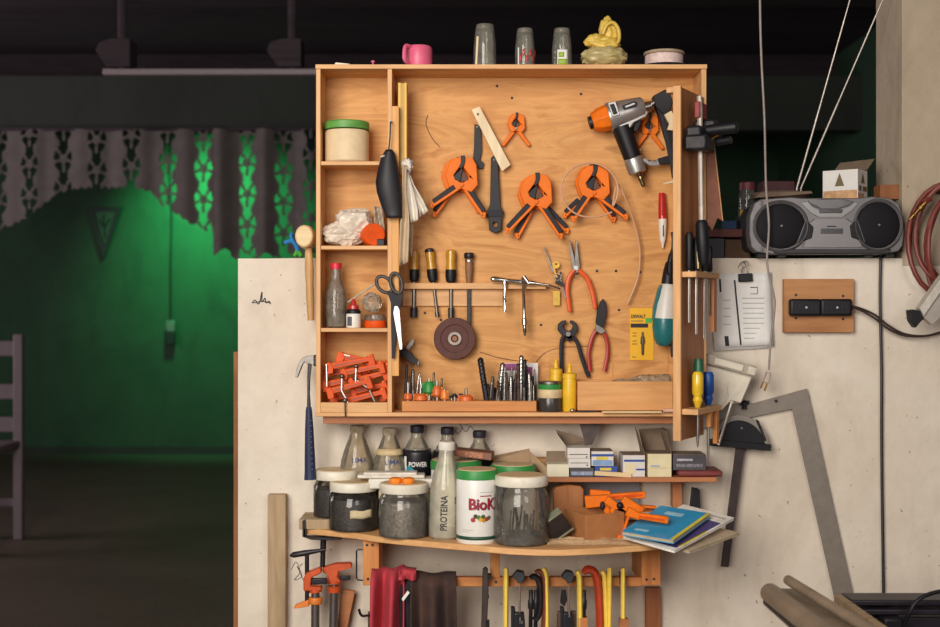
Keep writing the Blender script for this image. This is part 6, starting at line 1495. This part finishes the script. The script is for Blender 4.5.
a = shelf_clamp('long orange clamp arm resting across the blue notebook', -.325, [(632,514.5,668,520,5.5,7),(627,511,640,517,9,7)])
pr(a, 'label_strip', [a.bar((638,515.6),(663,519.2),2.0)], -.0115, -.006, orange2, bev=.0004)
a = shelf_clamp('thin dark-barred orange clamp sloping down beside the brown box', -.262, [(629,514,620,541,2.6,2.6),(622,536,617,542,7,6)], ())
# books
pg = pm('pages_white', '#e2ded6', .7); pgd = pm('pages_tan', '#b7a88e', .7)
def bk(name, label, corners, t, mc, mp, strips=(), up=0.):
    q = [P(*c) for c in corners]; e = (q[0]+q[2]-q[1]-q[3])/4; q = [q[0]-e, q[1]+e, q[2]-e, q[3]+e]; o = bpy.data.objects.new(name, None); COL.objects.link(o)
    n = (q[1]-q[0]).cross(q[3]-q[0]).normalized()
    ce = sum(q, Vector())/4; o.location = ce-n*t; q = [p+n*up for p in q]; tag(o, label, 'book', 'books and magazines on the shelf end')
    def slab(nm, pts, d0, d1, m):
        mb = MB(); mb.v = [tuple(p-n*d0-o.location) for p in pts]+[tuple(p-n*d1-o.location) for p in pts]
        mb.f = [(0,1,2,3), (7,6,5,4)]+[(i, (i+1) % 4, 4+(i+1) % 4, 4+i) for i in range(4)]; mb.build(nm, m, o, smooth=0)
    lerp = lambda u, v: (q[0]*(1-u)+q[1]*u)*(1-v)+(q[3]*(1-u)+q[2]*u)*v
    sub_ = lambda e: [lerp(e,e), lerp(1-e,e), lerp(1-e,1-e), lerp(e,1-e)]
    slab('cover', q, 0, .0012, mc); slab('pages', sub_(.012), .0012, t-.0012, mp); slab('cover', q, t-.0012, t, mc)
    for nm, u0, v0, u1, v1, m in strips: slab(nm, [lerp(u0,v0), lerp(u1,v0), lerp(u1,v1), lerp(u0,v1)], -.0005, 0, m)
    return o
wcv = pm('mag_white', '#e2dcd4', .5); ttl = pm('title_pale', '#9cc8d8', .5)
bk('magazine', 'tan magazine at the bottom of the pile, sticking out over the shelf end', [(640,542,-.31),(690,542,-.33),(741,534,-.26),(692,514,-.18)], .006, pm('mag_tan', '#b5a288', .6), pgd, up=-.008)
bk('magazine', 'purple and white magazine fanned out under the blue notebook', [(624,539.5,-.325),(673,547,-.365),(736,521,-.24),(682,501,-.17)], .006, wcv, pg, (('purple_cover', .30,.06,.96,.80,pm('mag_purple', '#4d4374', .45)),('yellow_patch', .94,.1,.99,.55,pm('mag_yellow', '#d6c43a', .5)),('title_line', .5,.90,.92,.93,pm('mag_print', '#b0a494', .6))))
bk('notebook', 'blue notebook with a yellow edge on top of the magazines', [(622,535,-.345),(673,541,-.375),(711,517.5,-.25),(660,506.5,-.22)], .010, pm('notebook_blue', '#2a94c4', .35, var=.06, coat=.2), pgd, (('yellow_edge', .93,.0,1,1,pm('mag_yellow', '#d6c43a')),('title_strip', .16,.10,.42,.16,ttl),('label_strip', .25,.74,.6,.84,ttl)), up=.006)
# dark leaning board near bracket
a = sh('wood_offcut', 'dark flat board leaning on the wall behind the magazines', 'board', 694, -.035); k = a.k
mb = MB(); mb.prism([(-6*k,0),(7*k,0),(5*k,(a.py-489)*k),(-2*k,(a.py-487)*k)], -.008, .008); mb.build('board', dblack, a.o, bev=.001)
# wire bracket beside the shelf bracket
a = A('wire_bail', 'black wire handle bent square beside the wooden shelf bracket', 'handle', 358, 565, -.172)
mb = MB(); mb.tube([a.p(364,549.5), a.p(358,549.5), a.p(356.5,551), a.p(356.5,578), a.p(358,580), a.p(366,580.5)], .0018, 8); mb.build('wire', dblack, a.o)
a = A('wall_hook', 'small dark iron hook on the wall beside the red cloth', 'hook', 364, 612, -.012)
mb = MB(); a.tube(mb, [(360,606,-.03),(361.5,611,-.03),(364,614,-.02),(372,614.5,.0)], [1.3]*16, smooth_n=5); mb.build('hook', dblack, a.o)
mb = MB(); fb(mb, a, 368, 612, 374, 640, -.004, .010); mb.build('plate', rust, a.o, bev=.001)
# hanging cloths
def cloth(name, label, px0, px1, py0, mat, y, folds, amp, seed, drop=120, topf=None):
    a = A(name, label, 'cloth', (px0+px1)/2, py0, y, 'rags hung on the shelf rail'); k = a.k
    mb = MB()
    def f(u, v):
        yy = drop*v; fl = 1+.25*v*math.sin(seed)
        x = px0+(px1-px0)*(u+.03*math.sin(v*5+seed)*(1-abs(2*u-1)))
        top = (topf(u) if topf else 1.5*math.sin(u*PI*folds+seed))
        dep = -amp*(.5+.5*math.sin(u*PI*folds*1.3+seed+.9*math.sin(v*2.2+seed)))*(.6+.4*min(1, v*4))-.003*math.sin(u*11+seed*3+v*3)
        if v < .06: dep += .03*(1-v/.06)
        return a.p(x, py0+top*(1-v)+yy, dep)
    mb.sheet(56, 40, f); mb.build('cloth', mat, a.o, smooth=80, solid=.003); return a
yq = YK-.012
clr = pm('red_cloth', '#b83c48', .95, var=.1, scale=60); cbr = pm('brown_cloth', '#3c2a26', .9, var=.25, scale=18, dirt='#6a4a3a', dirtamt=.4); cbk = pm('dark_cloth', '#26242c', .9, var=.2)
cloth('rag', 'red cloth draped over the rail next to the shelf bracket', 372, 404, 568.5, clr, yq, 2.6, .05, .4, topf=lambda u: 1.2*math.sin(u*5))
a = cloth('rag', 'black cloth with a white tag between the red and brown rags', 401, 416, 577, cbk, yq+.004, 2, .02, 1.1)
mb = MB(); mb.prism(a.poly([(402.5,595),(408.5,587),(410.5,589),(404,597.5)]), -.038, -.036); mb.build('tag', paper, a.o)
cloth('rag', 'dark brown stained cloth draped over the rail beside the black one', 411, 456, 572, cbr, yq-.002, 2.7, .03, 2.2, topf=lambda u: 1.6*math.sin(u*4)+2.5*u)
a = cloth('rag', 'fold of red cloth thrown over the top of the black rag', 399, 416, 569, clr, yq-.006, 2, .015, .9, drop=10, topf=lambda u: 1.5*u)
# pipe clamps at the wall
pipe = pm('pipe_grey', '#7d7672', .35, .8, var=.12); oj = pm('cast_orange', '#c8501f', .45, var=.15, dirt='#8a3a1c', dirtamt=.4)
for i, (dx, dyp, lb) in enumerate(((0,0,'orange pipe clamp hung lower, next to the weathered batten'),(1,-14,'orange pipe clamp hung higher, closer to the shelf bracket'))):
    yy = -.07-.03*(1-i)
    if i == 0:
        a = A('pipe_clamp', lb, 'clamp', 312, 575, yy, 'orange pipe clamps')
        mb = MB(); a.rev(mb, (315.5,587), (314.5,720), [(0,4.2),(1,4.2)]); mb.build('pipe', pipe, a.o)
        pr(a, 'head', [a.poly([(304,590),(304,577),(307,572),(321,566.5),(322,572),(312,577),(311,585),(322,586),(322,590)])], -.014, .014, oj, bev=.003)
        mb = MB(); a.rev(mb, (315,586), (315.5,592), [(0,6.5),(1,6.5)]); mb.build('collar', oj, a.o)
        mb = MB(); a.rev(mb, (315.5,597), (315.3,604), [(0,6.5),(.2,7),(.9,6.8),(1,6)]); mb.prism(a.poly([(309,599),(295,605),(294,608),(309,606)]), -.008, .008); mb.build('sliding_jaw', pm('cast_light', '#dc7a2c', .45), a.o, bev=.002)
        mb = MB(); a.rev(mb, (307,601), (307,552), [(0,2.2),(1,2.2)]); mb.build('screw', dblack, a.o)
        mb = MB(); a.rev(mb, (290,555.5), (326,549.5), [(0,1.2),(.1,3),(.4,3),(.7,2.2),(1,1.4)]); mb.build('crank', dblack, a.o)
        mb = MB(); fb(mb, a, 311, 578, 327, 584, -.006, .006); mb.build('bar', dblack, a.o, bev=.002)
    else:
        a = A('pipe_clamp', lb, 'clamp', 334, 575, yy, 'orange pipe clamps')
        mb = MB(); a.rev(mb, (334,591), (331.5,720), [(0,4.4),(1,4.4)]); mb.build('pipe', pipe, a.o)
        pr(a, 'head', [a.poly([(323,567),(336,563),(350,562.5),(352,563.5),(352,567),(339,570),(338,576),(342,581),(328,582),(329,574),(323,571)])], -.014, .014, oj, bev=.003)
        mb = MB(); a.rev(mb, (334,580), (334,583), [(0,7),(1,7)]); a.rev(mb, (334,586), (334,592), [(0,6.6),(1,6)]); mb.build('collar', oj, a.o)
        mb = MB(); a.rev(mb, (334,581), (334,588), [(0,2),(1,2)]); mb.build('neck', steel, a.o)
        mb = MB(); mb.cyl(a.p(334,576,.07), a.p(334,576,.012), .004, seg=10); mb.build('hanging_nail', steeld, a.o)
        mb = MB(); a.rev(mb, (322.5,567), (323.5,537), [(0,2.6),(.55,2.6),(.56,3),(1,3)]); mb.build('screw', dblack, a.o)
        mb = MB(); fb(mb, a, 340, 575.5, 350.5, 580, -.006, .006); mb.build('stub', dblack, a.o, bev=.002)
a = A('shelf_clamp', 'black iron clamp gripping the end edge of the bow-fronted shelf', 'clamp', 316, 536, -.118)
pr(a, 'jaw', [a.poly([(303,520),(305.5,519),(306.5,535.5),(342,537),(342,539),(328,539.5),(312,539),(303,536)])], -.012, .008, dblack, bev=.0015)
a = A('wood_offcut', 'narrow tapered brown board leaning on the wall beside the pipe clamps', 'board', 345, 610, -.03)
mb = MB(); mb.prism(a.poly([(342,589),(355,591),(345,640),(338,783),(330,783),(338,620)]), -.006, .006); mb.build('board', w_red, a.o, bev=.001)
# clamps hanging on the rail
yr = YK-.022
RG = 'clamps hung along the rail'
def rail_clamp(name, label, cx): return A(name, label, 'clamp', cx, 582, yr, RG)
def hangdepth(a): pass
ybar = pm('yellow_bar', '#ffd95c', .4, var=.06, dirt='#b08a34', dirtamt=.3)
def ytube(cx, py0, lean, w, label, curve=0.):
    a = rail_clamp('bar_clamp', label, cx)
    pts = [(cx-curve*3.2, py0, .0), (cx-curve*.9, py0+3.5, -.001), (cx, py0+10), (cx+lean*.3, py0+28), (cx+lean*.6, py0+60), (cx+lean, py0+140)]
    mb = MB(); n = 5; tot = (len(pts)-1)*n+1
    a.tube(mb, pts, [w*.55]+[w]*(tot-1), smooth_n=n, seg=10, flat=1.6); mb.build('bar', ybar, a.o)
    mb = MB(); fb(mb, a, cx-2.5, py0+6, cx+2.5, py0+18, .006, .028); mb.build('hook', dblack, a.o)
    return a
ytube(506, 568, -.4, 2.7, 'straight yellow painted clamp bar next to the small dark-headed clamp')
ytube(546, 568, 1.6, 2.7, 'yellow painted clamp bar curving in beside the brown C-shaped clamp', 1.0)
a = ytube(579.5, 571, 1.0, 3.0, 'yellow painted clamp bar with a wooden foot beside the red C-shaped clamp', .9)
mb = MB(); fb(mb, a, 578, 617, 587, 660, -.01, .01); mb.build('foot', w_org, a.o)
ytube(604.5, 571, 2.6, 2.5, 'yellow clamp bar bending close behind the red C-shaped clamp', 1.0)
ytube(609.5, 567.5, -.5, 2.6, 'upright yellow clamp bar standing free beyond the red C-shaped clamp')
a = ytube(623, 568, .2, 2.4, 'last yellow clamp bar on the rail nearest the far bracket')
mb = MB(); fb(mb, a, 619, 618, 628, 660, -.012, .008); mb.build('foot', w_red, a.o)
# dark flat bar
a = rail_clamp('bar_clamp', 'dark brown flat clamp bar hanging first on the rail after the rags', 484)
pr(a, 'bar', [a.poly([(482.5,569),(485.5,566.5),(488,569),(488.5,590),(486.5,640),(486,700),(479.5,700),(480.5,640),(482,600)])], -.006, .006, pm('bar_darkbrown', '#40342f', .5, .3, var=.2), bev=.0015)
mb = MB(); fb(mb, a, 487, 575, 491, 579, -.004, .022); fb(mb, a, 486.5, 595, 489, 598, -.004, .004); mb.build('lug', dblack, a.o)
mb = MB(); fb(mb, a, 486, 620, 489.5, 660, -.006, .006); mb.build('jaw', dblack, a.o)
# quick clamps with dark heads on thin rods
for cx, extra in ((519, 0), (568, 1)):
    a = rail_clamp('quick_clamp', ('small quick clamp with a dark head beside the straight yellow bar', 'quick clamp with a dark head and wooden handles next to the red C-shaped clamp')[extra], cx)
    hd = pm('head_bluegrey', '#3c3e44', .5, .2, var=.2)
    pr(a, 'head', [a.poly([(cx-7,577),(cx-2,570.5),(cx+5,572),(cx+6,577),(cx+3,582),(cx-1,583),(cx-3,579)])], -.009, .018, hd, bev=.002)
    mb = MB(); a.rev(mb, (cx+1,582), (cx+.5,616), [(0,1.1),(1,1.1)]); mb.build('rod', pm('rod_pinkish', '#a89288', .35, .7), a.o)
    pr(a, 'grip', [a.poly([(cx-8,606),(cx-4,607),(cx-3,625),(cx-3,700),(cx-8,700)])], -.008, .008, black, bev=.002)
    pr(a, 'slider', [a.poly([(cx-5,612),(cx+5,612),(cx+6,622),(cx+6,700),(cx-4,700)])], -.01, .008, dblack, bev=.002)
    mb = MB(); fb(mb, a, cx, 608 if extra else 620, cx+3.4, 609.5 if extra else 622, -.013, -.009); fb(mb, a, cx+.2, 609 if extra else 621.5, cx+1.6, 616, -.013, -.009); mb.build('plate', steel, a.o)
    if extra:
        pr(a, 'knob', [a.poly([(cx-6.5,590),(cx-2,590),(cx-1,600),(cx-4,606),(cx-8,602)])], -.008, .006, black, bev=.002)
        for dx in (-8, 5):
            mb = MB(); a.rev(mb, (cx+dx,611), (cx+dx,700), [(0,2.6),(.05,3.2),(1,3.2)]); mb.build('wooden_handle', rust, a.o)
# C clamps
def cclamp(label, cx, m, pts, w, ext=None):
    a = rail_clamp('c_clamp', label, cx); n = 6; tot = (len(pts)-1)*n+1
    mb = MB(); a.tube(mb, pts, [w*(.6+.4*min(1, i/4)) for i in range(tot)], smooth_n=n, seg=10, flat=1.5); mb.build('frame', m, a.o)
    mb = MB(); a.rev(mb, (pts[0][0]+1,590), (pts[0][0],680), [(0,2.2),(.1,2.2),(.12,3),(.2,3),(.22,2),(1,2)]); mb.build('screw', dblack, a.o)
    return a
cclamp('dark iron C-shaped clamp hooked over the rail beside a brown one', 536, dblack, [(530,578),(534,576.5),(538.5,580),(540,590),(540,605),(538,616),(534,620)], 3.2)
cclamp('rusty brown C-shaped clamp hung next to the dark iron one', 541, pm('rust_brown', '#7a4028', .55, .2, var=.2), [(535,572.5),(540,571.5),(544,578),(545,592),(544.5,612),(543,640),(543,700)], 2.6)
cclamp('red painted C-shaped clamp hanging large in the middle of the rail', 596, pm('c_red', '#b83f22', .4, var=.12, dirt='#6a2a1c', dirtamt=.4), [(583,573),(588,569.5),(594,572),(597.5,582),(599,600),(600,630),(600,700)], 4.2)
# ------------------------------------------------------------------ rails in front at the corner of the bench
def beam_between(mb, p0, p1, prof):
    """sweep a closed section (u sideways, w up) from p0 to p1"""
    d = (p1-p0).normalized(); s = d.cross(Vector((0,0,1))).normalized(); u = s.cross(d); n = len(prof); o = len(mb.v)
    for p in (p0, p1):
        for x, z in prof: mb.v.append(tuple(p+s*x+u*z))
    for i in range(n): mb.f.append((o+i, o+(i+1) % n, o+n+(i+1) % n, o+n+i))
    mb.f.append(tuple(o+i for i in range(n))); mb.f.append(tuple(o+n+i for i in reversed(range(n))))
tan = wood('rail_tan', '#94816a', '#a3907a', '#82705a', 'Y', rough=.55)
rd = lambda w, h, c=.3: [(w*x, h*y) for x, y in ((-.5,-.5),(.5,-.5),(.5,.5-c),(.42,.5-c*.3),(.25,.5),(-.25,.5),(-.42,.5-c*.3),(-.5,.5-c))]
rot = lambda px, py, y: P(px, py, y)
tan2 = pm('rail_grey_tan', '#84735f', .45, var=.2, scale=14, dirt='#5f5244', dirtamt=.5)
oc = lambda r, n=14: [(r*math.cos(2*PI*i/n), r*math.sin(2*PI*i/n)) for i in range(n)]
rail = bpy.data.objects.new('metal_profile', None); COL.objects.link(rail); tag(rail, 'long tan rail of two rounded edges slanting up at the bench corner', 'rail'); rail.location = P(769, 592, -.62)
def seg(nm, q0, q1, prof, m, parent):
    mb = MB(); p0, p1 = P(*q0)-parent.location, P(*q1)-parent.location; beam_between(mb, p0, p1, prof); return mb.build(nm, m, parent, smooth=40, bev=.001)
seg('broad_edge', (770,593,-.62), (850,655,-1.15), oc(.0185), tan2, rail)
seg('narrow_edge', (788,580,-.60), (905,652,-1.13), oc(.0095), tan2, rail)
seg('web', (783,591,-.60), (884,660,-1.13), [(-.045,-.004),(.03,.0),(.03,.006),(-.045,.004)], tan2, rail)
seg('underside_shade', (767,602,-.60), (835,662,-1.1), oc(.008), dblack, rail)  # dark strip standing in for the shade under the broad edge
rail = bpy.data.objects.new('wood_rail', None); COL.objects.link(rail); tag(rail, 'short brown rail end under the foot of the steel framing square', 'rail'); rail.location = P(838, 600, -.5)
seg('rail_body', (838,601,-.5), (905,650,-.9), [(-.008,-.02),(.008,-.02),(.008,.012),(-.008,.012)], w_old, rail)
o = A('bench_machine', 'dark metal machine frame with a cable loop at the bench corner', 'machine', 900, 605, -.45)
dmn = pm('machine_dark', '#26222a', .45, .3, var=.15)
for nm, x0, y0, x1, y1, d0, d1 in (('top_rail',848,598,980,604,-.02,.05),('mid_rail',856,606,980,612,-.03,.03),('lower_rail',862,616,980,640,-.01,.05),('post',872,604,890,800,-.0,.05),('post',955,604,975,800,-.0,.05)):
    mb = MB(); fb(mb, o, x0, y0, x1, y1, d0, d1); mb.build(nm, dmn, o.o, bev=.003)
mb = MB(); fb(mb, o, 876, 612, 896, 626, -.05, .0); mb.build('motor_block', black, o.o, bev=.006)
mb = MB(); o.tube(mb, [(896,618,-.05),(899,606,-.06),(906,595,-.06),(920,588,-.055),(938,586,-.05),(965,592,-.04)], 2.1, smooth_n=6); mb.build('cable', black, o.o)
# ================================================================== camera, light
cam = bpy.data.cameras.new('camera'); co = bpy.data.objects.new('camera', cam); COL.objects.link(co)
co.location = (0, -DC, H); co.rotation_euler = (PI/2, 0, 0); cam.sensor_width = 36; cam.lens = 36*DC/2.2
cam.clip_start = .05; cam.clip_end = 60
cam.dof.use_dof = True; cam.dof.focus_distance = DC-.08; cam.dof.aperture_fstop = 4.0
SC.camera = co
def area(name, loc, target, size, size_y, power, color):
    l = bpy.data.lights.new(name, 'AREA'); l.shape = 'RECTANGLE'; l.size = size; l.size_y = size_y; l.energy = power; l.color = color
    o = bpy.data.objects.new(name, l); COL.objects.link(o); o.location = loc
    o.rotation_euler = (Vector(target)-Vector(loc)).to_track_quat('-Z', 'Y').to_euler(); return o
area('doorway_daylight', (-1.0, -3.25, 1.95), (.0, 0, 1.15), 1.5, 2.1, 134, (1, .945, .86))
area('right_fill', (1.3, -3.9, 1.9), (.2, 0, 1.0), 1.0, 1.2, 24, (1, .93, .9))  # unseen second light, added to brighten the hung papers
area('rear_room_fill', (-5.3, 2.6, 1.7), (1.5, 3.2, 1.7), 1.6, 1.6, 60, (1, .86, .95))  # unseen fill light added to lift the dark rear room
sp = bpy.data.lights.new('green_lamp', 'SPOT'); sp.energy = 185; sp.color = (.10, 1, .36); sp.shadow_soft_size = .1; sp.spot_size = math.radians(104); sp.spot_blend = 1
so_ = bpy.data.objects.new('green_lamp', sp); COL.objects.link(so_); so_.location = (-2.0, 6.4, 2.42); so_.rotation_euler = (Vector((-1.95, 7.15, 1.75))-so_.location).to_track_quat('-Z', 'Y').to_euler()
w = bpy.data.worlds.new('room_air'); SC.world = w; w.use_nodes = True
bgn = w.node_tree.nodes['Background']; bgn.inputs[0].default_value = (.70, .60, .66, 1); bgn.inputs[1].default_value = .17
vs = SC.view_settings; vs.view_transform = 'Standard'; vs.look = 'None'; vs.exposure = 0; vs.gamma = 1; vs.use_curve_mapping = False
SC.cycles.use_denoising = True
SC.cycles.max_bounces = 8; SC.cycles.transparent_max_bounces = 16; SC.cycles.caustics_reflective = False; SC.cycles.caustics_refractive = False
